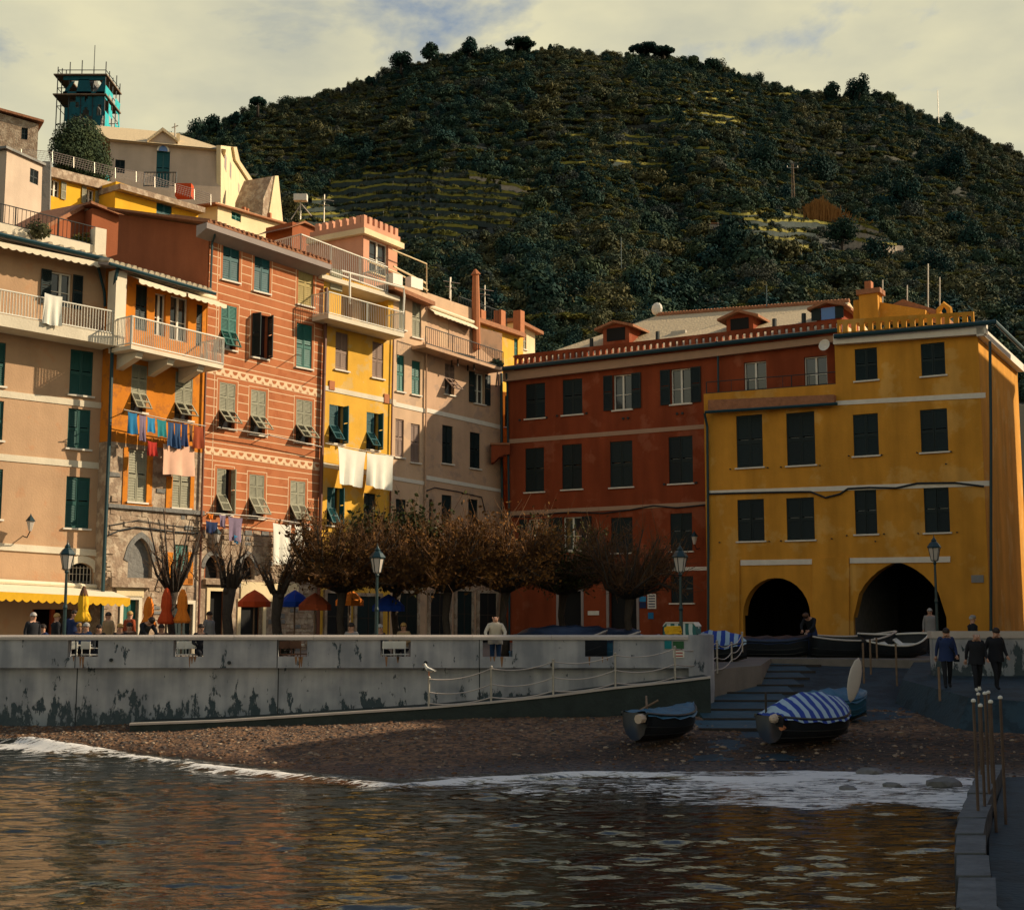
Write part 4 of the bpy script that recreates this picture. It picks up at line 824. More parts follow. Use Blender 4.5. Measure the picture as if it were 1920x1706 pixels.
# ================================================================== UPPER TOWN
g = House('upper_yellow_house', 'deep yellow house with two white-framed windows under the mesh fence', hp(86, 350, 66.0), hp(222, 370, 70.0), 6.0)
g.win(95,337,113,370,'sh_grey','open',sill=False); g.win(161,355,177,386,'sh_grey','open',sill=False)
wl, wr = g.f.uw(85, 312)[1], g.f.uw(222, 348)[1]; g.wall('yellow2', wl, wr)
a = g.f.uw(40, 297, .3); c = g.f.uw(222, 343, .3)
roof_slab(g.root, 'concrete_edge', a[0], c[0], a[1]-.55, c[1]-.55, -.3, 6, 0, .5, 'stone')
g.pipe('wall_pier', [(88,305,.4),(86,400,.4)], .28, 'concrete', n=4)
g2 = House('lower_yellow_house', 'yellow house with a blue doorway under the sloping fence terrace', hp(216, 370, 68.0), hp(372, 390, 72.5), 6.0)
g2.win(293,382,322,420,'sh_blue',sill=False); wl, wr = g2.f.uw(232, 345)[1], g2.f.uw(372, 390)[1]; g2.wall('yellow2', wl, wr)
a = g2.f.uw(226, 342, .5); c = g2.f.uw(385, 388, .5); roof_slab(g2.root, 'concrete_edge', a[0], c[0], a[1]-.35, c[1]-.35, -.5, 6, 0, .3, 'stone')
f_ = empty('mesh_fence', at_y(60, 300, 67.5), 0, 'grey mesh fence on posts along the sloping terrace edge', 'fence')
pts = [(40,295,280),(98,305,285),(138,315,295),(177,325,305),(216,335,315),(255,342,322),(290,352,332),(328,362,345),(364,375,355),(395,385,365)]
W0 = f_.location; b = MB(); m_ = MB()
Q = [(at_y(x, y0, 67.5+i*.6)-W0, at_y(x, y1, 67.5+i*.6)-W0) for i, (x, y0, y1) in enumerate(pts)]
for i, (p, q) in enumerate(Q): MB().tube([p, q], .026, 5).build('post', M['steel'], f_)
for (p, q), (p2, q2) in zip(Q[:-1], Q[1:]):
    m_.tube([q, q2], .016, 4)
    for k in range(1, 5): m_.tube([p+(q-p)*k/5, p2+(q2-p2)*k/5], .010, 3, caps=False)
    for k in range(8): m_.tube([p+(p2-p)*k/8, q+(q2-q)*min(1, (k+1)/8)], .008, 3, caps=False)
m_.build('wire_mesh', M['soffit'], f_, kind='stuff')
o = MB().box(-.45, .45, 0, .6, 0, .75).build('orange_crate', M['c_redor']); o.location = at_y(343, 368, 72.5); tag(o, 'orange-red plastic crate behind the mesh fence', 'crate')
# beige building with gabled dormer
g = House('beige_hall', 'beige hall with a gabled loft doorway and slate roof behind the dark tree', hp(205, 320, 88.0), hp(415, 320, 90.0), 8.0, 'building')
g.win(293,283,318,352,'sh_blue','closed',sill=False); g.win(216,300,234,325,'sh_dark',sill=False)
w_ = g.f.uw(310, 274)[1]; g.wall('beige', w_, w_, dep=9)
a = g.f.uw(205, 274, .4); c = g.f.uw(424, 272, .4); top = g.f.uw(330, 245, -4)[1]
b = MB(); b.poly([(a[0],-.4,w_),(c[0],-.4,w_),(c[0]-3.5,4.5,top),(a[0]-2,4.5,top)]); b.poly([(c[0],-.4,w_),(c[0],9.4,w_),(c[0]-3.5,4.5,top)]); b.poly([(a[0]-2,4.5,top),(c[0]-3.5,4.5,top),(c[0],9.4,w_),(a[0],9.4,w_)]); b.poly([(a[0],-.4,w_-.05),(a[0],9.4,w_-.05),(c[0],9.4,w_-.05),(c[0],-.4,w_-.05)]); b.build('slate_roof', M['slate'], g.root)
P_ = [g.f.uw(x, y, .1) for x, y in [(280,274),(280,262),(305,243),(330,262),(330,274)]]; MB().prism(P_, -.1, 3).build('gable', M['beige'], g.root)
P_ = [g.f.uw(x, y, .35) for x, y in [(276,266),(276,261),(305,239),(334,261),(334,266),(305,245)]]; MB().prism(P_, -.35, 3).build('gable_roof', M['slate'], g.root)
r = g.f.rect(294, 271, 318, 284, .12); P_ = arch_pts(r[0], r[1], r[2], r[3]); MB().prism(P_, -.14, -.105).build('fanlight', M['white'], g.root); r2_ = (r[0]+.12, r[1]-.12, r[2], r[3]-.1); MB().prism(arch_pts(*r2_), -.16, -.142).build('fanlight_glass', M['glassblue'], g.root)
railing(g.root, (g.f.uw(270,350,1)[0], -1, g.f.uw(270,350,1)[1]), (g.f.uw(330,350,1)[0], -1, g.f.uw(330,350,1)[1]), 1.0, .2, .02, 'iron', 'loft_railing')
g.lbox('roof_chimney', 331, 250, 337, 275, -1.4, -1.0, 'cream'); g.pipe('roof_antenna', [(328,276,-.6),(328,232,-.6)], .05, 'steel'); g.pipe('roof_antenna', [(322,240,-.6),(334,236,-.6)], .04, 'steel')
# sunlit wing with raking roof
P0 = at_y(413, 1165, 90.0)
k_ = House('raked_wing', 'sunlit cream wing with a raking roofline beside the beige hall', hp(416, 330, 90.4), hp(445, 330, 99.4), 8.0, 'building')
P_ = [k_.f.uw(x, y) for x, y in [(414,420),(414,273),(438,276),(442,300),(470,345),(498,388),(506,420)]]; MB().prism(P_, 0, .3).build('front_wall', M['cream'], k_.root)
P_ = [k_.f.uw(x, y, .2) for x, y in [(438,276),(444,276),(450,302),(508,388),(508,394),(498,388),(442,300)]]; MB().prism(P_, -.2, .3).build('raking_eave', M['slate'], k_.root)
for i, (x0, y0, x1, y1) in enumerate([(421,290,425,320),(431,305,434,335),(447,345,449,362),(456,355,458,370),(465,366,467,380)]): k_.lbox('slit_window', x0, y0, x1, y1, -.02, .01, 'soffit')
e_ = House('ruined_gable', 'pointed cream gable fragment standing above the cream houses', hx(497, 92.0), hx(531, 94.0), 8.0, 'gable')
P_ = [e_.f.uw(x, y) for x, y in [(500,430),(512,355),(516,330),(522,330),(532,430)]]; MB().prism(P_, 0, 1.2).build('gable_wall', M['cream'], e_.root)
P_ = [e_.f.uw(x, y, -.1) for x, y in [(490,430),(494,372),(510,331),(517,331),(512,355),(502,430)]]; MB().prism(P_, .1, 2.5).build('stone_flank', M['stone'], e_.root)
# cream terrace houses
g = House('long_cream_house', 'low cream house with one green shutter behind the striped house roof', hp(408, 400, 74.0), hp(588, 425, 82.0), 8.0)
g.win(434,399,452,414,'sh_teal',sill=False); wl, wr = g.f.uw(410, 380)[1], g.f.uw(585, 432)[1]; g.wall('cream', wl, wr); a = g.f.uw(404,379,.3); c = g.f.uw(590,433,.3); roof_slab(g.root, 'roof', a[0], c[0], a[1]-.1, c[1]-.1, -.3, 6, .3, .10, 'tile')
for px_, py_ in [(457,397),(463,400),(505,408)]: g.pipe('flue', [(px_,py_+6,-.8),(px_,py_-8,-.8)], .14, 'terracotta')
b = House('brick_dormer', 'small red rooftop hut behind the striped house ridge', hp(548, 430, 70.0), hp(592, 430, 71.5), 8.0, 'hut'); w_ = b.f.uw(575, 425)[1]; b.wall('brownside', w_, w_, w0=w_-3, dep=2); P_ = [b.f.uw(x, y, .2) for x, y in [(540,428),(572,414),(600,430),(572,418)]]; MB().prism(P_, -.2, 2.2).build('roof', M['tile'], b.root)
b = House('grey_upper_house', 'shaded grey house corner at the far left below the fence', hp(10, 340, 63.0), hp(84, 340, 65.5), 6.0); b.win(56,318,72,345,'sh_dark',sill=False); w_ = b.f.uw(60, 302)[1]; b.wall('beige', w_, w_); roof_slab(b.root, 'roof', -.2, b.f.len+.05, w_, w_, -.15, 6, .3, .12, 'concrete')
b = House('far_left_house', 'stone house with a tiled roof at the upper left edge', hp(-60, 240, 84.0), hp(72, 240, 86.0), 8.0); w_ = b.f.uw(40, 212)[1]; b.win(40,240,52,262,'sh_dark',sill=False); b.wall('stone', w_, w_-.6); roof_slab(b.root, 'roof', -.3, b.f.len+.3, w_+.1, w_-.5, -.3, 6, .5, .16, 'tile')
b = House('brown_lean_to', 'low brown gabled outbuilding on the roof terrace at left', hp(85, 430, 58.5), hp(172, 430, 61.0), 8.0, 'outbuilding'); P_ = [b.f.uw(x, y) for x, y in [(88,455),(88,425),(165,386),(172,455)]]; MB().prism(P_, 0, 2.5).build('wall', M['brownside'], b.root); P_ = [b.f.uw(x, y, .2) for x, y in [(80,425),(165,380),(172,384),(84,431)]]; MB().prism(P_, -.2, 2.8).build('roof', M['tile'], b.root); b.lbox('corner_post', 164, 385, 172, 450, 0, .2, 'whitewall')
b = House('dark_shed', 'dark tiled shed between the brown outbuilding and the striped house gable', hp(172, 410, 60.0), hp(226, 410, 61.0), 8.0, 'shed'); w_ = b.f.uw(195, 395)[1]; b.wall('brownside', w_, w_, w0=w_-4, dep=2.5); roof_slab(b.root, 'roof', -.2, b.f.len+.2, w_+.1, w_-.2, -.3, 3, .3, .12, 'tile')
# scaffolded bell tower
t_ = empty('scaffolded_tower', at_y(160, 250, 118), 0, 'square tower wrapped in scaffolding and torn turquoise netting', 'tower'); O_ = t_.location
def loc(px, py, Y): return at_y(px, py, Y)-O_
x0, x1 = loc(106,200,118).x, loc(196,200,118).x; zt = loc(150,128,118).z; z140 = loc(150,141,118).z; z180 = loc(150,178,118).z; yd = x1-x0
M['net'] = mat('shaded_turquoise_netting', (0.006, 0.085, 0.11), 0.8, 0.25, 3); M['net_sunlit'] = mat('sunlit_turquoise_netting', (0.03, 0.42, 0.45), 0.8, 0.25, 3)  # same netting twice: front colour holds shade, right side colour holds sunlight
cx = (x0+x1)/2; cw = yd*0.30
b = MB(); b.box(cx-cw, cx+cw, yd*.2, yd*.8, -14, z180+.3); b.box(cx-cw*.55, cx+cw*.55, yd*.3, yd*.7, z180+.3, z140+.2); b.build('tower_shaft', M['stone2'], t_)
b = MB()
for i in range(5):
    for j in range(5):
        if 0 < i < 4 and 0 < j < 4: continue
        x = x0+(x1-x0)*i/4; y = yd*j/4; b.tube([(x, y, -14), (x, y, zt+random.uniform(-.2, .8))], .05, 4)
for zz in np.linspace(-13, zt-.2, 12):
    b.tube([(x0,0,zz),(x1,0,zz)], .04, 4); b.tube([(x0,0,zz),(x0,yd,zz)], .04, 4); b.tube([(x1,0,zz),(x1,yd,zz)], .04, 4); b.tube([(x0,yd,zz),(x1,yd,zz)], .04, 4)
for zz in (zt-1.2, zt-.2): pass
b.tube([(x0+(x1-x0)*.75, 0, zt), (x0+(x1-x0)*.75, 0, zt+2.2)], .035, 4)
b.build('scaffold_tubes', M['iron'], t_, kind='stuff')
for zz in (z140, z180, z180-4.2):
    MB().box(x0-.3, x1+.2, -.3, yd*.25, zz-.12, zz).box(x0-.3, x0+.9, yd*.25, yd, zz-.12, zz).box(x1-.9, x1+.2, yd*.25, yd, zz-.12, zz).build('scaffold_deck', M['wood'], t_)
def net(pts_fn, nu, nv, mt, tear):
    b = MB()
    for i in range(nu):
        for j in range(nv):
            if vn(i*.35+tear, j*.4+tear*2) > .60: continue
            b.poly([pts_fn(i/nu, j/nv), pts_fn((i+1)/nu, j/nv), pts_fn((i+1)/nu, (j+1)/nv), pts_fn(i/nu, (j+1)/nv)])
    return b.build('scaffold_net', M[mt], t_, kind='stuff')
zb = -3.0
net(lambda a, c: (x0+.8+(x1-x0-.8)*a, -.06+.06*math.sin(a*20), z180-6+(z180-.2-(z180-6))*c), 26, 22, 'net', 3.3)
b = MB()
for (pa) in [[(.12,0),(.30,.62),(.36,.62),(.20,0)],[(.40,0),(.44,.72),(.66,.72),(.72,0)],[(.80,0),(.96,.7),(1.0,.7),(1.0,0)],[(.12,.68),(.12,1),(1,1),(1,.68)],[(0.12,-.08),(0.12,.10),(1,.10),(1,-.08)]]:
    b.prism([(x0+(x1-x0)*u, z180+(z140-z180)*v+.1) for u, v in pa], -.05, 0.02)
b.build('scaffold_net', M['net'], t_, kind='stuff')
net(lambda a, c: (x1+.07+.06*math.sin(c*25), -.1+yd*a*1.05, -13.5+(z140-1.0+13.5)*c), 12, 44, 'net_sunlit', 1.7)
# ================================================================== GROUND, QUAY, BEACH, SEA
def struct(o): o['kind'] = 'structure'; return o
# sea bed / far land sheet reaching the horizon
struct(MB().box(-3000, 3000, 60, 4500, -2.2, -2.0).build('terrain', M['stone2']))
# square
b = MB(); sq = [(-60, 41.3), (5.6, 41.3), (8.2, 44.5), (9.5, 49.5), (23, 46.5), (40, 44), (60, 70), (60, 120), (-60, 120)]
def sqz(x, y): return 2.0+0.018*max(0, y-41)
b._add([(x, y, sqz(x, y)) for x, y in sq] + [(x, y, -1.5) for x, y in sq], [tuple(range(9))] + [(i, i+9, (i+1) % 9+9, (i+1) % 9) for i in range(9)])
M['paving'] = mat('square_paving', (0.20, 0.17, 0.14), 0.9, 0.2, 1.5, bump=.3, bscale=10)
struct(b.build('square', M['paving']))
# quay wall with peeling paint
m, t, bs = new_mat('peeling_whitewash'); N = t.nodes.new; l = t.links.new
co = N('ShaderNodeTexCoord'); sp = N('ShaderNodeSeparateXYZ'); l(co.outputs['Object'], sp.inputs[0])
mp_ = N('ShaderNodeMapping'); mp_.inputs['Scale'].default_value = (1.5, 1.5, .62); l(co.outputs['Object'], mp_.inputs[0])
n1 = N('ShaderNodeTexNoise'); n1.inputs['Scale'].default_value = 2.1; n1.inputs['Detail'].default_value = 9; n1.inputs['Roughness'].default_value = .66; l(mp_.outputs[0], n1.inputs['Vector'])
hz = N('ShaderNodeMapRange'); hz.inputs['From Min'].default_value = 1.75; hz.inputs['From Max'].default_value = .25; hz.inputs['To Min'].default_value = -.04; hz.inputs['To Max'].default_value = .165; l(sp.outputs[2], hz.inputs['Value'])
ad = N('ShaderNodeMath'); l(n1.outputs['Fac'], ad.inputs[0]); l(hz.outputs[0], ad.inputs[1])
th = N('ShaderNodeMapRange'); th.inputs['From Min'].default_value = .575; th.inputs['From Max'].default_value = .60; l(ad.outputs[0], th.inputs['Value'])
n2 = N('ShaderNodeTexNoise'); n2.inputs['Scale'].default_value = 1.1; n2.inputs['Detail'].default_value = 6; l(co.outputs['Object'], n2.inputs['Vector'])
mps_ = N('ShaderNodeMapping'); mps_.inputs['Scale'].default_value = (1.4, 1.4, .12); l(co.outputs['Object'], mps_.inputs[0]); ns_ = N('ShaderNodeTexNoise'); ns_.inputs['Scale'].default_value = 2.0; ns_.inputs['Detail'].default_value = 6; l(mps_.outputs[0], ns_.inputs['Vector']); mxn_ = N('ShaderNodeMath'); mxn_.operation = 'MULTIPLY_ADD'; l(ns_.outputs['Fac'], mxn_.inputs[0]); mxn_.inputs[1].default_value = .9; mxn_.inputs[2].default_value = -.45; adn_ = N('ShaderNodeMath'); l(n2.outputs['Fac'], adn_.inputs[0]); l(mxn_.outputs[0], adn_.inputs[1]); wp = N('ShaderNodeValToRGB'); wp.color_ramp.elements[0].color = (.24, .245, .26, 1); wp.color_ramp.elements[1].color = (.43, .42, .42, 1); wp.color_ramp.elements[0].position = .3; wp.color_ramp.elements[1].position = .7; l(adn_.outputs[0], wp.inputs[0])
n3 = N('ShaderNodeTexNoise'); n3.inputs['Scale'].default_value = 6; l(co.outputs['Object'], n3.inputs['Vector'])
dk_ = N('ShaderNodeValToRGB'); dk_.color_ramp.elements[0].color = (.025, .045, .055, 1); dk_.color_ramp.elements[1].color = (.075, .095, .10, 1); l(n3.outputs['Fac'], dk_.inputs[0])
# algae tide line and rust runs
al = N('ShaderNodeMapRange'); al.inputs['From Min'].default_value = .95; al.inputs['From Max'].default_value = .35; l(sp.outputs[2], al.inputs['Value'])
am = N('ShaderNodeMath'); am.operation = 'MULTIPLY'; l(al.outputs[0], am.inputs[0]); l(n2.outputs['Fac'], am.inputs[1])
mc = N('ShaderNodeMix'); mc.data_type = 'RGBA'; l(am.outputs[0], mc.inputs[0]); l(wp.outputs[0], mc.inputs[6]); mc.inputs[7].default_value = (.07, .15, .18, 1)
mc2 = N('ShaderNodeMix'); mc2.data_type = 'RGBA'; l(th.outputs[0], mc2.inputs[0]); l(mc.outputs[2], mc2.inputs[6]); l(dk_.outputs[0], mc2.inputs[7])
l(mc2.outputs[2], bs.inputs['Base Color']); bs.inputs['Roughness'].default_value = .9
bp = N('ShaderNodeBump'); bp.inputs['Strength'].default_value = .6; bp.inputs['Distance'].default_value = .03; bp.invert = True; l(th.outputs[0], bp.inputs['Height']); l(bp.outputs[0], bs.inputs['Normal'])
M['quay'] = m
M['rust'] = mat('rust_stain', (.26, .13, .06), .9, .3, 6)
YW = 41.0
QW = empty('quay_wall', (0, 0, 0), 0, 'long whitewashed quay wall with square openings and peeling paint', 'quay wall')
xL = -30.0; xR = at_y(1288, 1200, YW).x
zTop = at_y(900, 1190, YW).z; zCap = at_y(900, 1199, YW).z; zLed = at_y(900, 1252, YW-.3).z
holes = []
for (a_, c_) in [(-66,-10),(127,184),(325,381),(519,576),(713,770),(905,961),(1097,1151)]:
    holes.append((at_y(a_,1215,YW-.3).x, at_y(c_,1215,YW-.3).x, at_y(900,1231,YW-.3).z, at_y(900,1200,YW-.3).z))
b = MB(); wall_cells(b, xL, xR, zLed, zCap, zCap, holes, rev=.34); b.v = [(x, y+YW-.3, z) for x, y, z in b.v]
b.box(xL, xR, YW+.04, YW+.05, 0, .01)
for (u0, u1, a_, c_) in [(holes[i][1], holes[i+1][0], zLed, zCap) for i in range(len(holes)-1)] + [(xL, holes[0][0], zLed, zCap), (holes[-1][1], xR, zLed, zCap)]:
    b.poly([(u0, YW+.04, a_), (u0, YW+.04, c_), (u1, YW+.04, c_), (u1, YW+.04, a_)])
b.poly([(xL, YW-.3, zLed), (xR, YW-.3, zLed), (xR, YW+.05, zLed), (xL, YW+.05, zLed)])
b.build('parapet', M['quay'], QW)
M['capstone'] = mat('pale_coping', (.50, .43, .37), .85, .12, 2, bump=.2, bscale=20)
b = MB(); xs = [xL]
while xs[-1] < xR-2: xs.append(xs[-1]+2.4)
xs[-1] = xR
for i, (p, q) in enumerate(zip(xs[:-1], xs[1:])):
    cp_ = MB().prism([(YW-.36,zCap),(YW+.12,zCap),(YW+.12,zTop-.015),(YW+.10,zTop),(YW-.30,zTop),(YW-.36,zTop-.06)], 0, 1); cp_.v = [(p+.004+(q-p-.008)*y, x, z) for x, y, z in cp_.v]; cp_.build('coping_stone', M['capstone'], QW)
MB().box(xL, xR+.05, YW-.05, YW+.06, -1.2, zLed-.005).build('lower_wall', M['quay'], QW)
for xj in (-19.5, -13.2, -7.1, -1.0):
    MB().box(xj, xj+.03, YW-.056, YW-.045, -.5, zLed-.01).box(xj, xj+.025, YW-.306, YW-.295, zLed, zCap).build('construction_joint', M['iron'], QW)
# rounded end of the wall, running back up the slipway
b = MB(); Pc = []; xe = xR; 
for i in range(9):
    a_ = math.pi/2*i/8; Pc.append((xe+.9*math.sin(a_), YW-.3+.9*(1-math.cos(a_))))
Pc += [(xe+1.15, YW+3.2), (xe+1.5, YW+6.5)]
for (p, q) in zip(Pc[:-1], Pc[1:]):
    d = Vector((q[0]-p[0], q[1]-p[1])).normalized(); n_ = Vector((-d.y, d.x))*.34
    b._add([(p[0],p[1],-.5),(q[0],q[1],-.5),(q[0]+n_.x,q[1]+n_.y,-.5),(p[0]+n_.x,p[1]+n_.y,-.5),(p[0],p[1],zTop),(q[0],q[1],zTop),(q[0]+n_.x,q[1]+n_.y,zTop),(p[0]+n_.x,p[1]+n_.y,zTop)], [(4,5,6,7),(0,1,5,4),(2,3,7,6)])
b.build('rounded_end', M['quay'], QW)
b = MB()
for hh in holes[1:]:
    for k in range(3):
        x = hh[0]+(hh[1]-hh[0])*random.uniform(.1, .9); w = random.uniform(.02, .05); ln = random.uniform(.12, .36)
        b.poly([(x-w, YW-.303, hh[2]), (x-w*.2, YW-.303, hh[2]-ln), (x+w*.3, YW-.303, hh[2]-ln), (x+w, YW-.303, hh[2])])
b.build('rust_runs', M['rust'], QW, kind='stuff')
for px_, py_ in [(430,1242),(798,1242),(209,1237),(1035,1246)]:
    p = at_y(px_, py_, YW-.3); MB().tube([(p.x, YW-.28, p.z), (p.x, YW-.36, p.z)], .055, 10).build('weep_pipe', M['iron'], QW)
# posters
for i, (x0_, y0_, x1_, y1_, m_, lb) in enumerate([(1246,1201,1259,1216,'c_teal','small turquoise notice on the quay wall end'),(1262,1202,1282,1216,'c_green','green notice on the quay wall end'),(1262,1217,1283,1233,'band','white notice with red lettering on the quay wall end')]):
    p = at_y(x0_, y1_, YW-.31); q = at_y(x1_, y0_, YW-.31); o = MB().box(p.x, q.x, YW-.325, YW-.305, p.z, q.z).build('notice_board', M[m_]); tag(o, lb, 'notice')
    if m_ == 'band':
        bb = MB()
        for k in range(3): bb.box(p.x+.05, q.x-.05, YW-.329, YW-.3255, p.z+.04+.09*k, p.z+.075+.09*k)
        bb.build('notice_print', M['c_red'], o, kind='stuff')
# sloping footpath below the wall
YR = 39.4
def ramp_z(px): return np.interp(px, [250, 420, 805, 921, 1037, 1153, 1265, 1330], [at_y(250,1356,YR).z, at_y(420,1350,YR).z, at_y(805,1325,YR).z, at_y(921,1315,YR).z, at_y(1037,1303,YR).z, at_y(1153,1288,YR).z, at_y(1265,1276,YR).z, at_y(1330,1268,YR).z])
pxs = [250, 420, 610, 805, 921, 1037, 1153, 1265, 1330]; b = MB()
for p, q in zip(pxs[:-1], pxs[1:]):
    x0_, x1_ = hx(p, YR)[0], hx(q, YR)[0]; z0_, z1_ = float(ramp_z(p)), float(ramp_z(q))
    b.hexa([(x0_,YR,-.8),(x1_,YR,-.8),(x1_,YW-.06,-.8),(x0_,YW-.06,-.8),(x0_,YR,z0_),(x1_,YR,z1_),(x1_,YW-.06,z1_),(x0_,YW-.06,z0_)])
M['algae'] = mat('algae_dark_concrete', (.028, .038, .034), .8, .3, 2, bump=.4, bscale=12)
FP = struct(b.build('footpath', M['algae'])); b = MB()
for p, q in zip(pxs[:-1], pxs[1:]):
    x0_, x1_ = hx(p, YR)[0], hx(q, YR)[0]; z0_, z1_ = float(ramp_z(p)), float(ramp_z(q))
    b.hexa([(x0_,YR-.05,z0_-.05),(x1_,YR-.05,z1_-.05),(x1_,YR+.12,z1_-.05),(x0_,YR+.12,z0_-.05),(x0_,YR-.05,z0_+.012),(x1_,YR-.05,z1_+.012),(x1_,YR+.12,z1_+.012),(x0_,YR+.12,z0_+.012)])
b.build('kerb_edge', M['capstone'], FP)
# rope railing
RR = empty('rope_railing', (0, 0, 0), 0, 'steel post railing with sagging ropes along the footpath', 'railing')
posts = []
for px_, ty in [(805,1270),(921,1250),(1037,1237),(1153,1225)]:
    p = at_y(px_, 1165, YR); z0_ = float(ramp_z(px_)); z1_ = at_y(px_, ty, YR).z; posts.append((Vector((p.x, YR+.04, z0_)), z1_-z0_))
for px_, by, ty, Y in [(1266,1277,1213,39.9),(1345,1262,1202,41.8),(1372,1240,1205,44.0),(1392,1222,1186,46.5)]:
    p = at_y(px_, by, Y); posts.append((p, at_y(px_, ty, Y).z-p.z))
for p, hgt in posts: MB().tube([p, p+Vector((0,0,hgt))], .032, 6).ball(p+Vector((0,0,hgt)), .045, 6, 4).build('post', M['steel'], RR)
for (p, h1), (q, h2) in zip(posts[:-1], posts[1:]):
    for lv, sg in ((.95, .13), (.5, .14), (.12, .1)):
        a_ = p+Vector((0,0,h1*lv)); c_ = q+Vector((0,0,h2*lv)); MB().tube([a_.lerp(c_, k/8)-Vector((0,0,sg*4*(k/8)*(1-k/8))) for k in range(9)], .017, 4).build('rope', M['capstone'], RR)
# slipway: concrete slope and timber-edged steps
def slip_z(y): return float(np.interp(y, [33, 37.5, 52, 60], [.15, .62, 2.22, 2.36]))
b = MB(); ys = [33, 35, 37.5, 42, 47, 52, 56]; xl = {33: 4.0, 35: 5.0, 37.5: 5.6, 42: 6.6, 47: 7.2, 52: 8.5, 56: 9.0}
for p, q in zip(ys[:-1], ys[1:]):
    b._add([(xl[p],p,slip_z(p)),(30,p,slip_z(p)+.02),(30,q,slip_z(q)+.02),(xl[q],q,slip_z(q)),(xl[p],p,-1),(xl[q],q,-1)], [(0,1,2,3),(4,0,3,5)])
M['slipc'] = mat('wet_grey_concrete', (.020, .042, .055), .7, .3, .8, bump=.5, bscale=10, patch=(.012, .026, .034), patch_amt=.4)
SL = struct(b.build('slipway', M['slipc'])); M['slabc'] = mat('pale_wet_step_stone', (.03, .075, .10), .55, .3, 1.5, bump=.3, bscale=10)
for k in range(10):
    y = 36.8+k*1.5; z = slip_z(y); pl = np.interp(y, [36, 52], [1305, 1400]); pr = np.interp(y, [36, 52], [1440, 1560])
    x0_, x1_ = hx(pl, y)[0], hx(pr, y)[0]; z2_ = slip_z(y+1.46); MB().hexa([(x0_,y+.12,z-.1),(x1_,y+.12,z-.1),(x1_,y+1.46,z2_-.1),(x0_,y+1.46,z2_-.1),(x0_,y+.12,z+.05),(x1_,y+.12,z+.05),(x1_,y+1.46,z2_+.035),(x0_,y+1.46,z2_+.035)]).build('step', M['slabc'], SL)
    MB().box(x0_-.03, x1_+.03, y-.02, y+.115, z-.1, z+.085).build('step_edge', M['darkwood'], SL)
# raised path at right with low white wall
b = MB(); pth = [(12.0, 41.5), (14, 47), (40, 47), (40, 33), (14.2, 35.6), (12.5, 37.0)]
def pz(x, y): return float(np.interp(y, [20, 30, 38, 47], [.75, 1.05, 1.50, 2.1]))
n = len(pth); b._add([(x,y,pz(x,y)) for x,y in pth]+[(x,y,-1) for x,y in pth], [tuple(range(n-1,-1,-1))]+[(i,(i+1)%n,(i+1)%n+n,i+n) for i in range(n)]); b.v = [(x-(.7 if z < 0 and x < 16 else 0), y-(.6 if z < 0 and x < 16 else 0), .3 if z < 0 and x < 16 else z) for x, y, z in b.v]
struct(b.build('raised_path', M['slipc']))
p = at_y(1752, 1272, 42.5); q = at_y(1866, 1183, 42.5); LW = empty('low_white_wall', (p.x, 42.5, p.z-.4), 0, 'low white rendered wall behind the walkers at right', 'wall')
W_ = 4.0; H_ = q.z-p.z
MB().box(0, W_, 0, .35, .4, .4+H_-.22).build('wall', M['quay'], LW); MB().box(-.05, W_+.05, -.05, .4, .4+H_-.22, .4+H_).build('coping', M['capstone'], LW); MB().box(0, W_, .02, .33, -.6, .4).build('footing', M['stone2'], LW)
# iron poles on the slipway
for i, (px_, ty, by, Y) in enumerate([(1620,1205,1275,45.0),(1633,1198,1258,47.0),(1645,1195,1250,49.0),(1682,1208,1282,44.5),(1763,1250,1330,37.0)]):
    p = at_y(px_, by, Y); q = at_y(px_, ty, Y); gz = (slip_z(Y) if px_ < 1740 else pz(12, Y)); o = MB().tube([(0,0,gz-p.z-.1),(0,0,q.z-p.z)], .035, 6).build('mooring_pole', M['wood']); o.location = p
    tag(o, ['thin rusty pole, leftmost of three standing together on the slipway','thin rusty pole, middle one of three standing together on the slipway','thin rusty pole, rightmost of three standing together on the slipway','thin rusty pole standing alone right of the blue covered boat','thin rusty pole in front of the walkers at right'][i], 'pole', 'poles on the slipway')
# stone pier, lower right
PR = empty('stone_pier', (0, 0, 0), 0, 'weathered stone block pier in the lower right corner', 'pier')
zp = .62; M['pierstone'] = mat('weathered_pier_stone', (.105, .115, .12), .85, .35, 3, bump=.8, bscale=8)
ptsP = [(1790,1700),(1790,1640),(1787,1600),(1788,1565),(1793,1535),(1803,1510),(1812,1488),(1822,1466),(1832,1446),(1840,1430)]
E_ = [at_z(x, y, zp) for x, y in ptsP]; E_ = [Vector((E_[0].x-.3, E_[0].y-2.2, zp)), Vector((E_[0].x-.1, E_[0].y-1.1, zp))]+E_
for i, (p, q) in enumerate(zip(E_[:-1], E_[1:])):
    j = random.uniform(-.03, .03); w = .44+random.uniform(-.03,.03); d = (q-p)*.03
    MB().hexa([(p.x,p.y+d.y,-1.2),(p.x+w,p.y+d.y,-1.2),(q.x+w,q.y-d.y,-1.2),(q.x,q.y-d.y,-1.2),(p.x+.03,p.y+d.y,zp+j),(p.x+w,p.y+d.y,zp+j),(q.x+w,q.y-d.y,zp+j),(q.x+.03,q.y-d.y,zp+j)]).build('stone_block', M['pierstone'], PR)
b = MB()
for p, q in zip(E_[:-1], E_[1:]): b._add([(p.x+.47,p.y,zp-.28),(p.x+14,p.y,zp-.28),(q.x+14,q.y,zp-.28),(q.x+.47,q.y,zp-.28)], [(0,1,2,3)])
b.build('pier_deck', M['slipc'], PR)
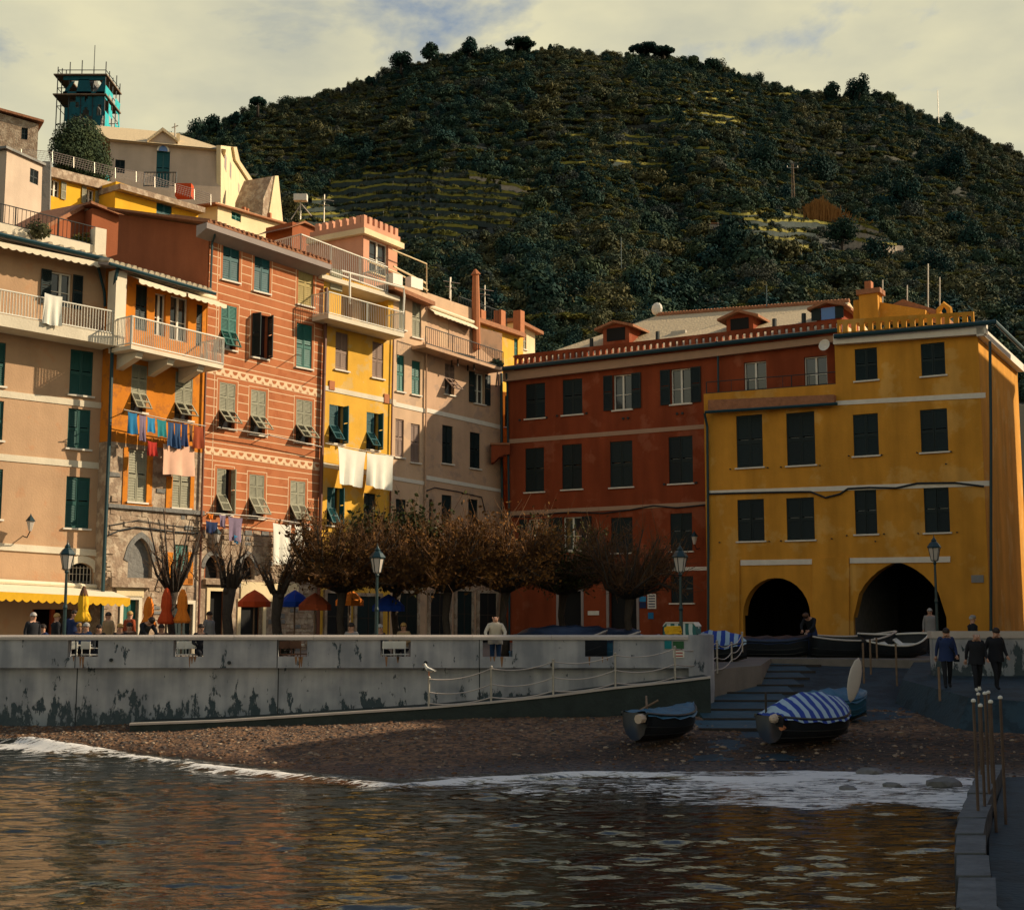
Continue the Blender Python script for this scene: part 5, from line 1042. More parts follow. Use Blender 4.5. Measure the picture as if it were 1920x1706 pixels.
M['polew'] = mat('rusty_brown_pole', (.10, .065, .045), .7, .3, 5); FN = empty('pier_fence', (0, 0, 0), 0, 'row of tall rusty poles with white caps on the stone pier', 'fence')
for px_, ty, by, zz in [(1834,1316,1522,zp),(1848,1325,1548,zp-.28),(1842,1303,1480,zp-.28),(1856,1302,1520,zp-.28),(1862,1300,1500,zp-.28),(1868,1318,1560,zp-.28),(1886,1310,1545,zp-.28)]:
    p = at_z(px_, by, zz); q = at_y(px_, ty, p.y); o = MB().tube([p, (p.x, p.y, q.z)], .024, 6).build('pole', M['polew'], FN); MB().lathe([(.03,0),(.04,.01),(.035,.04),(.01,.055)], 8, (p.x, p.y, q.z)).build('cap', M['white'], o)
# ---------------------------------------------------------------- beach and sea
wl_px = [(-300,1385),(50,1398),(250,1412),(400,1428),(500,1440),(620,1452),(760,1462),(900,1452),(1100,1446),(1300,1447),(1500,1446),(1700,1450),(1850,1462),(2300,1475)]
wp_ = [at_z(x, y, 0.0) for x, y in wl_px]; WX = np.array([p.x for p in wp_]); WY = np.array([p.y for p in wp_])
def yw(x): return np.interp(x, WX, WY)
def beach_z(x, y):
    base = np.interp(x, [-30, -15, -8, 0, 4, 20], [.30, .36, .58, .82, .92, .95])
    q = (y-yw(x))/(41-yw(x)); z = np.where(q > 0, base*q**.9 if False else base*np.maximum(q, 0)**.85, q*1.4)
    z = z+(fbm(x*.6, y*.8)-.5)*.16*np.clip(q*3, 0, 1)+(vn(x*3, y*4)-.5)*.03
    return np.maximum(z, -1.6)
gx = np.arange(-34, 26, .16); gy = np.arange(16, 41.6, .16); GX, GY = np.meshgrid(gx, gy); GZ = beach_z(GX, GY)
def grid_mesh(name, X, Y, Z, mt, smooth=True):
    r_, c_ = X.shape; V = np.stack([X.ravel(), Y.ravel(), Z.ravel()], 1); i = np.arange((r_-1)*(c_-1)); a_ = (i//(c_-1))*c_+i % (c_-1)
    return np_mesh(name, V, np.stack([a_, a_+1, a_+c_+1, a_+c_], 1), mt, smooth)
m, t, bs = new_mat('pebbly_beach'); N = t.nodes.new; l = t.links.new
co = N('ShaderNodeTexCoord'); vo = N('ShaderNodeTexVoronoi'); vo.inputs['Scale'].default_value = 9; l(co.outputs['Object'], vo.inputs['Vector'])
nz = N('ShaderNodeTexNoise'); nz.inputs['Scale'].default_value = 1.6; nz.inputs['Detail'].default_value = 8; l(co.outputs['Object'], nz.inputs['Vector'])
rp = N('ShaderNodeValToRGB'); rp.color_ramp.elements[0].color = (.055, .032, .019, 1); rp.color_ramp.elements[1].color = (.23, .115, .05, 1); rp.color_ramp.elements[0].position = .25; rp.color_ramp.elements[1].position = .8
l(vo.outputs['Color'], rp.inputs[0])
mm = N('ShaderNodeMix'); mm.data_type = 'RGBA'; mm.blend_type = 'MULTIPLY'; mm.inputs[0].default_value = .75; l(rp.outputs[0], mm.inputs[6]); 
r2_ = N('ShaderNodeMapRange'); r2_.inputs['From Min'].default_value = .3; r2_.inputs['From Max'].default_value = .7; r2_.inputs['To Min'].default_value = .45; r2_.inputs['To Max'].default_value = 1.3; l(nz.outputs['Fac'], r2_.inputs['Value']); l(r2_.outputs[0], mm.inputs[7])
sp = N('ShaderNodeSeparateXYZ'); l(co.outputs['Object'], sp.inputs[0]); wet_shade = N('ShaderNodeMapRange'); wet_shade.inputs['From Min'].default_value = .03; wet_shade.inputs['From Max'].default_value = .17; wet_shade.inputs['To Min'].default_value = .32; wet_shade.inputs['To Max'].default_value = 1; right_shade = N('ShaderNodeMapRange'); right_shade.interpolation_type = 'SMOOTHSTEP'; right_shade.inputs['From Min'].default_value = -3; right_shade.inputs['From Max'].default_value = 5; right_shade.inputs['To Max'].default_value = .42; l(sp.outputs[0], right_shade.inputs['Value']); sd_ = N('ShaderNodeMath'); sd_.operation = 'SUBTRACT'; l(sp.outputs[2], sd_.inputs[0]); l(right_shade.outputs[0], sd_.inputs[1]); l(sd_.outputs[0], wet_shade.inputs['Value'])  # wet shoreline by height; on the right, shade painted in as extra darkening
vs = N('ShaderNodeVectorMath'); vs.operation = 'SCALE'; l(mm.outputs[2], vs.inputs[0]); l(wet_shade.outputs[0], vs.inputs['Scale']); l(vs.outputs[0], bs.inputs['Base Color'])
rg = N('ShaderNodeMapRange'); rg.inputs['From Min'].default_value = .03; rg.inputs['From Max'].default_value = .17; rg.inputs['To Min'].default_value = .3; rg.inputs['To Max'].default_value = .9; l(sp.outputs[2], rg.inputs['Value']); l(rg.outputs[0], bs.inputs['Roughness'])
bp = N('ShaderNodeBump'); bp.inputs['Strength'].default_value = .8; bp.inputs['Distance'].default_value = .05; l(vo.outputs['Distance'], bp.inputs['Height']); l(bp.outputs[0], bs.inputs['Normal'])
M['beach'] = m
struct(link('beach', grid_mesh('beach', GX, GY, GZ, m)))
# pebbles and seaweed
rs = np.random.RandomState(5)
def rocks(name, n, mats, xr, fy, s0, s1, label):
    base = []; ico = bmesh.new(); bmesh.ops.create_icosphere(ico, subdivisions=1, radius=1); bv = np.array([v.co[:] for v in ico.verts]); bf = np.array([[v.index for v in f.verts] for f in ico.faces]); ico.free()
    X = rs.uniform(*xr, n); Y = fy(X, rs.rand(n)); Z = beach_z(X, Y); Sz = s0*(s1/s0)**(rs.rand(n)**2.2)
    V = bv[None]*(Sz[:, None, None]*rs.uniform(.6, 1.35, (n, 1, 3))*np.array([1, 1, .55]))*(1+rs.uniform(-.2, .2, (n, len(bv), 1)))
    ca, sa = np.cos(rs.rand(n)*6.28), np.sin(rs.rand(n)*6.28); V = np.stack([V[..., 0]*ca[:, None]-V[..., 1]*sa[:, None], V[..., 0]*sa[:, None]+V[..., 1]*ca[:, None], V[..., 2]], -1)+np.stack([X, Y, Z], 1)[:, None]
    Fc = (bf[None]+np.arange(n)[:, None, None]*len(bv)).reshape(-1, 3)
    o = link(name, np_mesh(name, V.reshape(-1, 3), Fc, mats, False, np.repeat(rs.randint(0, len(mats), n), len(bf)))); tag(o, label, name.replace('_', ' ') if False else 'pebbles', kind='stuff'); return o
PB = [mat('brown_pebble', (.13, .068, .036), .85, .2, 8), mat('grey_pebble', (.16, .12, .09), .85, .2, 8), mat('pale_pebble', (.30, .22, .15), .85, .2, 8), mat('dark_pebble', (.06, .05, .045), .8, .2, 8)]
rocks('beach_pebbles', 14000, PB+PB[:1]*2+PB[3:], (-20, 14), lambda X, u: yw(X)+.2+(40.8-yw(X))*u**.8, .018, .075, 'loose brown and grey pebbles strewn over the beach')
for i, (px_, py_, s_) in enumerate([(1770,1471,.28),(1672,1473,.14),(1630,1448,.22),(1750,1442,.12),(1590,1478,.13)]):
    p = at_z(px_, py_, .03); ico = bmesh.new(); bmesh.ops.create_icosphere(ico, subdivisions=2, radius=s_)
    for v in ico.verts: v.co = Vector((v.co.x*1.5, v.co.y, v.co.z*.6))*(1+.25*(random.random()-.5))
    me = bpy.data.meshes.new('shore_rock'); ico.to_mesh(me); ico.free(); me.materials.append(M['stone2']); o = link('shore_rock', me); o.location = p
    tag(o, ['largest dark rock in the foam near the pier','flat dark rock left of the largest foam rock','long dark rock at the upper foam edge','small dark rock at the foam edge nearest the pier','small flat rock at the left of the foam sheet'][i], 'rock', 'rocks in the surf')
# sea: near water as a wave grid, outer sea as a sheet
m, t, bs = new_mat('sea_water'); N = t.nodes.new; l = t.links.new
bs.inputs['Base Color'].default_value = (.010, .012, .009, 1); bs.inputs['Roughness'].default_value = .035; bs.inputs['IOR'].default_value = 1.42; bs.inputs['Specular IOR Level'].default_value = .5
co = N('ShaderNodeTexCoord'); at = N('ShaderNodeAttribute'); at.attribute_name = 'foam'
mpn = N('ShaderNodeMapping'); mpn.inputs['Scale'].default_value = (0.8, 2.6, 1); l(co.outputs['Object'], mpn.inputs[0])
fn = N('ShaderNodeTexNoise'); fn.inputs['Scale'].default_value = 2.6; fn.inputs['Detail'].default_value = 12; fn.inputs['Roughness'].default_value = .72; fn.inputs['Distortion'].default_value = .9; l(mpn.outputs[0], fn.inputs['Vector'])
fk_ = N('ShaderNodeMath'); fk_.operation = 'MULTIPLY_ADD'; l(fn.outputs['Fac'], fk_.inputs[0]); fk_.inputs[1].default_value = 1.9; fk_.inputs[2].default_value = -.45; fa = N('ShaderNodeMath'); l(at.outputs['Fac'], fa.inputs[0]); l(fk_.outputs[0], fa.inputs[1])
fm = N('ShaderNodeMapRange'); fm.inputs['From Min'].default_value = 1.0; fm.inputs['From Max'].default_value = 1.13; l(fa.outputs[0], fm.inputs['Value'])
fo = N('ShaderNodeBsdfPrincipled'); fo.inputs['Base Color'].default_value = (.76, .73, .68, 1); fo.inputs['Roughness'].default_value = .85
fb = N('ShaderNodeBump'); fb.inputs['Strength'].default_value = .5; fb.inputs['Distance'].default_value = .04; l(fn.outputs['Fac'], fb.inputs['Height']); l(fb.outputs[0], fo.inputs['Normal'])
wb = N('ShaderNodeTexNoise'); wb.inputs['Scale'].default_value = 3.4; wb.inputs['Detail'].default_value = 3; wb.inputs['Roughness'].default_value = .5; l(mpn.outputs[0], wb.inputs['Vector'])
bp = N('ShaderNodeBump'); bp.inputs['Strength'].default_value = .25; bp.inputs['Distance'].default_value = .04; l(wb.outputs['Fac'], bp.inputs['Height']); l(bp.outputs[0], bs.inputs['Normal'])
ms = N('ShaderNodeMixShader'); l(fm.outputs[0], ms.inputs[0]); l(bs.outputs[0], ms.inputs[1]); l(fo.outputs[0], ms.inputs[2]); l(ms.outputs[0], t.nodes['Material Output'].inputs['Surface'])
M['sea'] = m
gx = np.arange(-34, 26.1, .15); gy = np.arange(7, 40.5, .075); GX, GY = np.meshgrid(gx, gy)
Z = np.zeros_like(GX); rw = np.random.RandomState(11)
for k in range(70):
    lam = 0.25*(1.15/0.25)**rw.rand(); ang = rw.normal(math.pi/2, .55); kk = 2*math.pi/lam; amp = .0043*lam**.72
    ph = kk*(GX*math.cos(ang)+GY*math.sin(ang))+rw.rand()*6.28+1.6*vn(GX*.25+k, GY*.25); sw = np.sin(ph); Z += amp*(1-np.abs(sw)*.55+sw*.45-.6)
Z += (fbm(GX*.5, GY*1.6, 3)-.5)*.05
Z *= .55+1.9*fbm(GX*.33+8, GY*.55, 3)**2                         # gusts: calm and choppy patches
off = yw(GX)-GY                                   # metres offshore
Z *= np.clip(.35+off*.16, .25, 1.0)
brk = np.exp(-((off-.9-.9*vn(GX*.4, GX*0))/.35)**2)*np.clip(.3+vn(GX*.5+9, GX*0), 0, 1)      # small breaker
Z += brk*.13
# wide swash sheet at right, narrow foam at left
wide = np.interp(GX, [-14, -6, -1, 3, 8, 12], [2.6, 2.8, 4.2, 6.4, 7.6, 8.2])+2.0*(vn(GX*.7, GX*0+3)-.5)
foam = np.clip(1-np.abs(off-wide*.35)/(wide*.62), 0, 1)**.6
right = np.clip((GX-1.0)/6, 0, 1)
sheet = np.clip((wide-off)/1.2, 0, 1)*np.clip((off+.5)/.6, 0, 1)
foam = np.where(off < wide, np.maximum(foam*.54, sheet*(.42+.30*right)), 0)+brk*.34
lace = fbm(GX*.5+4, GY*.9, 5); foam = foam+np.clip(off-wide, 0, 99)*0+np.where(off > wide, np.clip(.30-.07*(off-wide), 0, 1)*np.clip((lace-.42)*4, 0, 1), 0)
foam *= np.where(off < wide, .86+.9*(fbm(GX*.55+3, GY*1.3, 4)-.45), 1)
lw_ = np.exp(-((off-.75-.25*np.sin(GX*.9))/.30)**2)*np.clip(1-np.abs(GX+13.2)/3.6, 0, 1); Z += lw_*.34; foam = np.maximum(foam, lw_*(.42+.42*fbm(GX*1.7, GY*3.1, 4)))
Z = Z*(1-.75*np.clip(sheet*right, 0, 1))+.012
me = grid_mesh('sea', GX, GY, Z, m); at_ = me.attributes.new('foam', 'FLOAT', 'POINT'); at_.data.foreach_set('value', foam.ravel().astype(np.float32))
sea = struct(link('sea', me))
b = MB(); b._add([(-3000,-3000,0),(3000,-3000,0),(3000,7,0),(-3000,7,0)], [(0,1,2,3)]); b._add([(-3000,7,0),(-34,7,0),(-34,400,0),(-3000,400,0)], [(0,1,2,3)]); b._add([(26,7,0),(3000,7,0),(3000,30,0),(26,30,0)], [(0,1,2,3)])
struct(b.build('open_sea', m))
# unseen building added right of the frame to shade slipway and shore
hh = House('added_shade_house', 'added ochre building beyond the right edge, shading slipway and shore', (19.2, 39.3), (43.0, 1.0), 1.0)
for k in range(10):
    for j in range(3):
        u = 2.2+4.3*k; z = 2.2+3.8*j; hh.wins.append(dict(r=(u, u+1.1, z, z+1.9), m=M['sh_dark'], style='closed', flap=0, ang=0, sill=True, frame=True))
hh.wall('ochre', 13.2, 13.2, dep=13.2); roof_slab(hh.root, 'roof', -.3, hh.f.len+.3, 13.2, 13.2, -.3, 13.5, 0, .3, 'tile')
nb_ = House('added_tall_shade_house', 'added tall rose building beyond the right edge, shading the arcaded house side', (30.0, 49.5), (38.0, 44.5), 1.5)  # unseen block, added so the arcaded house's side wall falls into shade
for k in range(3):
    for j in range(4): nb_.wins.append(dict(r=(1.4+2.6*k, 2.5+2.6*k, 2.2+4*j, 4.1+4*j), m=M['sh_dark'], style='closed', flap=0, ang=0, sill=True, frame=True))
nb_.wall('rose', 21.0, 21.0, dep=16); roof_slab(nb_.root, 'roof', -.3, nb_.f.len+.3, 21.0, 21.0, -.3, 16.3, 0, .3, 'tile')
bh_ = House('added_pier_shade_house', 'added low building beyond the right edge, shading the pier', (13.0, 22.5), (13.0, 3.0), .34)  # out of view; put here to keep the pier blocks shaded
for k in range(4): bh_.wins.append(dict(r=(2.0+4.4*k, 3.2+4.4*k, 1.4, 2.9), m=M['sh_dark'], style='closed', flap=0, ang=0, sill=True, frame=True))
bh_.wall('ochre', 6.2, 6.2, dep=5.5); roof_slab(bh_.root, 'roof', -.3, bh_.f.len+.3, 6.2, 6.2, -.3, 5.8, .6, .2, 'tile')
# ================================================================== HILL
sk = [(-900,470),(-300,400),(0,345),(200,300),(300,270),(365,248),(440,225),(490,205),(560,190),(640,170),(700,150),(760,128),(830,110),(900,101),(960,97),(1040,98),(1100,102),(1180,110),(1260,110),(1300,120),(1380,142),(1450,162),(1510,178),(1580,182),(1640,178),(1700,203),(1760,225),(1820,253),(1870,275),(1960,320),(2300,430),(2900,560)]
skx = np.array([s_[0] for s_ in sk], float); sky_ = np.array([s_[1] for s_ in sk], float)
def elev(px, py):
    v = (853-py)/F; return (ST+v*CT)/(CT-v*ST)
def col_of(px, py):                              # compass column (eye-level pixel) of a photo pixel
    v = (853-py)/F; return 960+F*1.00776*((px-960)/F)/(CT-v*ST)
skx = np.array([col_of(a_, c_) for a_, c_ in sk])
NC, NR = 440, 330
PX = np.linspace(-900, 2900, NC); TT = np.linspace(0, 1.0, NR)
PXg, Tg = np.meshgrid(PX, TT)
def hill_y(px, t): return 98+(430-98)*t
def hill_z0(px, t):
    Es = elev(px, np.interp(px, skx, sky_)); E0 = elev(px, 760)
    w = .06*np.sin(px/170+1.0)+.10*(fbm(px/260+3, t*2.2)-.5)+.07*(fbm(px/90, t*5+7)-.5)
    g = np.clip(t**.86+w*np.sin(np.pi*np.clip(t, 0, 1))*1.2, 0, 1.2)
    gul = .12*np.exp(-((px-(1340-330*(t-.25)))/110)**2)*np.sin(np.pi*np.clip(t*1.25, 0, 1))     # gully
    g = g-gul
    Y = hill_y(px, t); return CZ+Y*(E0+(Es-E0)*g)
def tmask(px, t):                                # where terraces are kept open
    return None
STEP = 2.6
def hill_z(px, t):
    z = hill_z0(px, t); zz = z+(fbm(px/120, t*3+2)-.5)*3.0
    q = zz/STEP; fr_ = q-np.floor(q); st = np.where(fr_ > .72, (fr_-.72)/.28, 0)
    zt = (np.floor(q)+st*1.0)*STEP-(zz-z)
    k = np.clip((t-.05)*8, 0, 1)*np.clip((.97-t)*14, 0, 1)*np.clip((fbm(px/200+9, t*6)-.36)*6, .15, 1)
    return z+(zt-z)*k*.75
def hill_p(px, t):
    Y = hill_y(px, t); return (px-960)/(F*1.00776)*Y, Y, hill_z(px, t)
HX, HY, HZ = hill_p(PXg, Tg)
# back slope
m, t, bs = new_mat('hillside_soil'); N = t.nodes.new; l = t.links.new
co = N('ShaderNodeTexCoord'); nz = N('ShaderNodeTexNoise'); nz.inputs['Scale'].default_value = .12; nz.inputs['Detail'].default_value = 9; nz.inputs['Roughness'].default_value = .65; l(co.outputs['Object'], nz.inputs['Vector'])
rp = N('ShaderNodeValToRGB'); rp.color_ramp.elements[0].color = (.010, .018, .013, 1); rp.color_ramp.elements[1].color = (.045, .040, .020, 1); rp.color_ramp.elements[0].position = .35; rp.color_ramp.elements[1].position = .7; l(nz.outputs['Fac'], rp.inputs[0]); l(rp.outputs[0], bs.inputs['Base Color']); bs.inputs['Roughness'].default_value = .95
M['hill'] = m
BX = np.concatenate([HX, HX[-1:]*1.25, HX[-1:]*2.0]); BY = np.concatenate([HY, HY[-1:]*1.25, HY[-1:]*2.0]); BZ = np.concatenate([HZ, HZ[-1:]*.8, HZ[-1:]*.05])
BX = np.concatenate([HX[:1]*.9, BX]); BY = np.concatenate([HY[:1]*.9, BY]); BZ = np.concatenate([HZ[:1]*.0, BZ])
struct(link('hill', grid_mesh('hill', BX, BY, BZ, m)))
# ------------------------------------------------ foliage clumps
def foliage(name, c1, c2, rnd=.35, trans=0.0, scale=1.5):
    m, t, b = new_mat(name); N = t.nodes.new; l = t.links.new
    oi = N('ShaderNodeObjectInfo'); co = N('ShaderNodeTexCoord'); n1 = N('ShaderNodeTexNoise'); n1.inputs['Scale'].default_value = scale; l(co.outputs['Object'], n1.inputs['Vector'])
    a_ = N('ShaderNodeMath'); a_.operation = 'MULTIPLY_ADD'; l(oi.outputs['Random'], a_.inputs[0]); a_.inputs[1].default_value = .6; l(n1.outputs['Fac'], a_.inputs[2])
    mr = N('ShaderNodeMapRange'); mr.inputs['From Min'].default_value = .35; mr.inputs['From Max'].default_value = 1.2; l(a_.outputs[0], mr.inputs['Value'])
    mx_ = N('ShaderNodeMix'); mx_.data_type = 'RGBA'; l(mr.outputs[0], mx_.inputs[0]); mx_.inputs[6].default_value = (*c1, 1); mx_.inputs[7].default_value = (*c2, 1); l(mx_.outputs[2], b.inputs['Base Color']); b.inputs['Roughness'].default_value = .8; b.inputs['Specular IOR Level'].default_value = .06
    return m
M['scrub'] = foliage('dark_maquis_leaves', (.012, .044, .044), (.058, .076, .034)); M['scrub2'] = foliage('olive_brown_leaves', (.024, .052, .042), (.115, .10, .040)); M['vine'] = foliage('yellow_green_vine_leaves', (.060, .078, .022), (.18, .15, .032))
M['pine'] = foliage('dark_pine_needles', (.009, .032, .034), (.028, .054, .036)); M['autumn'] = foliage('rusty_reed_stalks', (.22, .10, .03), (.36, .17, .05)); M['greyscrub'] = foliage('grey_green_leaves', (.04, .055, .05), (.085, .088, .066))
M['bark'] = mat('bark', (.045, .034, .026), .9, .3, 5, bump=.6, bscale=18)
def leaf_cloud(n, lobes, size, seed, flat=1.0, mats=1):
    """leaf-sized quads spread through the outer volume of several lobes; returns verts, quads"""
    r_ = np.random.RandomState(seed); ls = np.array([lb[:4] for lb in lobes]); w = ls[:, 3]**2; li = r_.choice(len(ls), n, p=w/w.sum())
    d = r_.normal(size=(n, 3)); d /= np.linalg.norm(d, axis=1)[:, None]; rr = r_.uniform(.55, 1.08, n)
    P_ = ls[li, :3]+d*(ls[li, 3]*rr)[:, None]*np.array([1, 1, flat])
    nrm = d*.95+r_.normal(size=(n, 3))*.38+np.array([0, 0, .15]); nrm /= np.linalg.norm(nrm, axis=1)[:, None]
    a_ = np.cross(nrm, r_.normal(size=(n, 3))); a_ /= np.linalg.norm(a_, axis=1)[:, None]; b_ = np.cross(nrm, a_); s_ = size*r_.uniform(.55, 1.3, n)[:, None]
    V = np.stack([P_-a_*s_*.5, P_+b_*s_*.34+nrm*s_*.08, P_+a_*s_*.6, P_-b_*s_*.34+nrm*s_*.08], 1).reshape(-1, 3)
    return V, np.arange(n*4).reshape(-1, 4)
def bush_lobes(seed, k=5, r=1.0):
    r_ = random.Random(seed); L_ = [(0, 0, .45*r, .62*r)]
    for i in range(k): a_ = r_.uniform(0, 6.28); q = r_.uniform(.3, .65)*r; L_.append((math.cos(a_)*q, math.sin(a_)*q, r_.uniform(.2, .8)*r, r_.uniform(.25, .48)*r))
    return L_
protos = bpy.data.collections.new('scrub_kinds')
def proto(name, mt, n, size, seed, flat=1.0, k=5):
    V, Fc = leaf_cloud(n, bush_lobes(seed, k), size, seed, flat); o = bpy.data.objects.new(name, np_mesh(name, V, Fc, mt)); protos.objects.link(o)
for i in range(3): proto('a%d_bush' % i, M['scrub'], 1000, .17, 10+i)
for i in range(2): proto('b%d_bush' % i, M['scrub2'], 900, .17, 20+i)
proto('c0_bush', M['greyscrub'], 900, .16, 31); proto('d0_pine', M['pine'], 1100, .15, 41, 1.5, 7); proto('e0_vine', M['vine'], 200, .34, 51, .7); proto('f0_vine', M['vine'], 200, .34, 52, .7)
def scatter_gn(name, P_, rot, scl, idx, label, cat):
    me = bpy.data.meshes.new(name); me.vertices.add(len(P_)); me.vertices.foreach_set('co', np.asarray(P_, np.float32).ravel())
    a_ = me.attributes.new('idx', 'INT', 'POINT'); a_.data.foreach_set('value', np.asarray(idx, np.int32))
    a_ = me.attributes.new('scl', 'FLOAT_VECTOR', 'POINT'); a_.data.foreach_set('vector', np.asarray(scl, np.float32).ravel())
    a_ = me.attributes.new('rot', 'FLOAT_VECTOR', 'POINT'); a_.data.foreach_set('vector', np.asarray(rot, np.float32).ravel())
    o = link(name, me); tag(o, label, cat, kind='stuff')
    g = bpy.data.node_groups.new(name, 'GeometryNodeTree'); g.interface.new_socket('Geometry', in_out='INPUT', socket_type='NodeSocketGeometry'); g.interface.new_socket('Geometry', in_out='OUTPUT', socket_type='NodeSocketGeometry')
    gi = g.nodes.new('NodeGroupInput'); go = g.nodes.new('NodeGroupOutput'); ip = g.nodes.new('GeometryNodeInstanceOnPoints'); ci = g.nodes.new('GeometryNodeCollectionInfo')
    ci.inputs['Collection'].default_value = protos; ci.inputs['Separate Children'].default_value = True; ci.inputs['Reset Children'].default_value = True
    def attr(nm, ty): n = g.nodes.new('GeometryNodeInputNamedAttribute'); n.data_type = ty; n.inputs['Name'].default_value = nm; return n.outputs['Attribute']
    g.links.new(gi.outputs[0], ip.inputs['Points']); g.links.new(ci.outputs[0], ip.inputs['Instance']); ip.inputs['Pick Instance'].default_value = True
    g.links.new(attr('idx', 'INT'), ip.inputs['Instance Index']); g.links.new(attr('scl', 'FLOAT_VECTOR'), ip.inputs['Scale'])
    er = g.nodes.new('FunctionNodeEulerToRotation'); g.links.new(attr('rot', 'FLOAT_VECTOR'), er.inputs[0]); g.links.new(er.outputs[0], ip.inputs['Rotation'])
    g.links.new(ip.outputs[0], go.inputs[0]); md = o.modifiers.new('scatter', 'NODES'); md.node_group = g
    return o
# pixel -> (column, t) on the hill
def hill_at(px, py):
    px = col_of(px, py); ts = np.linspace(0, 1, 700); pxs_ = np.full_like(ts, px); z = hill_z0(pxs_, ts); Y = hill_y(pxs_, ts); e = (z-CZ)/Y; tgt = elev(px, py)
    i = int(np.argmax(e >= tgt)) if np.any(e >= tgt) else len(ts)-1
    return ts[i]
def hill_point(px, py): t = hill_at(px, py); x, y, z = hill_p(np.array([float(col_of(px, py))]), np.array([t])); return Vector((x[0], y[0], z[0]))
rs = np.random.RandomState(21)
n = 36000; px_s = rs.uniform(-500, 2500, n); t_s = rs.rand(n)**.8*.985+.01; t_s[:5000] = .86+.145*rs.rand(5000); t_s[5000:9000] = .005+.16*rs.rand(4000)
def py_of(px, t):
    z = hill_z0(px, t); Y = hill_y(px, t); e = (z-CZ)/Y; a_ = np.arctan(e)-PITCH; return 853-F*np.tan(a_)
py_s = py_of(px_s, t_s)
def inpoly(px, py, poly):
    c = np.zeros(len(px), bool); j = len(poly)-1
    for i in range(len(poly)):
        xi, yi = poly[i]; xj, yj = poly[j]; c ^= ((yi > py) != (yj > py)) & (px < (xj-xi)*(py-yi)/(yj-yi+1e-9)+xi); j = i
    return c
VA = [(560,470),(560,385),(640,345),(720,322),(860,328),(960,360),(1050,398),(980,425),(860,470),(760,474)]; VB = [(1325,430),(1340,410),(1560,415),(1600,430),(1700,470),(1690,485),(1520,482),(1380,470)]
ax_s = 960+(px_s-960)/1.00776*(CT-(853-py_s)/F*ST); inv = inpoly(ax_s, py_s, VA) | inpoly(ax_s, py_s, VB)
keep = ~inv | (rs.rand(n) < .75); px_s, t_s, py_s, inv = px_s[keep], t_s[keep], py_s[keep], inv[keep]; n = len(px_s)
X, Y, Z = hill_p(px_s, t_s); zone = fbm(px_s/130, py_s/110); sz = rs.uniform(.9, 2.3, n)*np.where(t_s < .17, .62, 1.0)*np.where(rs.rand(n) < .07, 1.7, 1)*np.where(inv, .45, 1); sz *= np.where(t_s > .93, .85, 1)
idx = np.where(zone > .54, rs.choice([3, 4, 3, 4, 5, 0], n), rs.choice([0, 1, 2, 0, 1, 5, 6, 3], n)); idx = np.where(inv, 5, idx)
scl = np.stack([sz*rs.uniform(.8, 1.3, n), sz*rs.uniform(.8, 1.3, n), sz*rs.uniform(.75, 1.25, n)*np.where(idx == 6, 1.35, 1)], 1)
rot = np.stack([rs.uniform(-.15, .15, n), rs.uniform(-.15, .15, n), rs.uniform(0, 6.28, n)], 1)
# shrubs growing in rows along the old terrace edges
n2 = 20000; pc = rs.uniform(-300, 2300, n2); tg = np.linspace(0, .97, 400); lev = rs.rand(n2)
zt_hi = hill_z0(pc, np.full(n2, .96)); zt_lo = hill_z0(pc, np.full(n2, .12)); zw = zt_lo+(zt_hi-zt_lo)*lev; ST2 = 5.2; zw = np.round(zw/ST2)*ST2+1.6*(fbm(pc/55, zw/ST2*3)-.5)
lo_ = np.full(n2, .05); hi_t = np.full(n2, .985)
for _ in range(18): md_ = (lo_+hi_t)/2; up_ = hill_z0(pc, md_) < zw; lo_ = np.where(up_, md_, lo_); hi_t = np.where(up_, hi_t, md_)
tc_ = (lo_+hi_t)/2; pyc = py_of(pc, tc_); axc = 960+(pc-960)/1.00776*(CT-(853-pyc)/F*ST)
kp = (fbm(pc/170+5, zw/ST2*.35) > .42) & ~inpoly(axc, pyc, VA) & ~inpoly(axc, pyc, VB) & (np.abs(hill_z0(pc, tc_)-zw) < .4); pc, tc_ = pc[kp], tc_[kp]; n2 = len(pc)
X2, Y2, Z2 = hill_p(pc, tc_); s2 = rs.uniform(.55, 1.05, n2); X = np.concatenate([X, X2]); Y = np.concatenate([Y, Y2-1.2]); Z = np.concatenate([Z, Z2+.9])
scl = np.concatenate([scl, np.stack([s2*1.5, s2, s2*.7], 1)]); rot = np.concatenate([rot, np.stack([s2*0, s2*0, rs.uniform(-.3, .3, n2)], 1)]); idx = np.concatenate([idx, rs.choice([3, 4, 7, 8, 7, 8], n2)])
scatter_gn('hillside_scrub', np.stack([X, Y, Z-.25], 1), rot, scl, idx, 'dense dark scrub covering the terraced hillside', 'scrub')
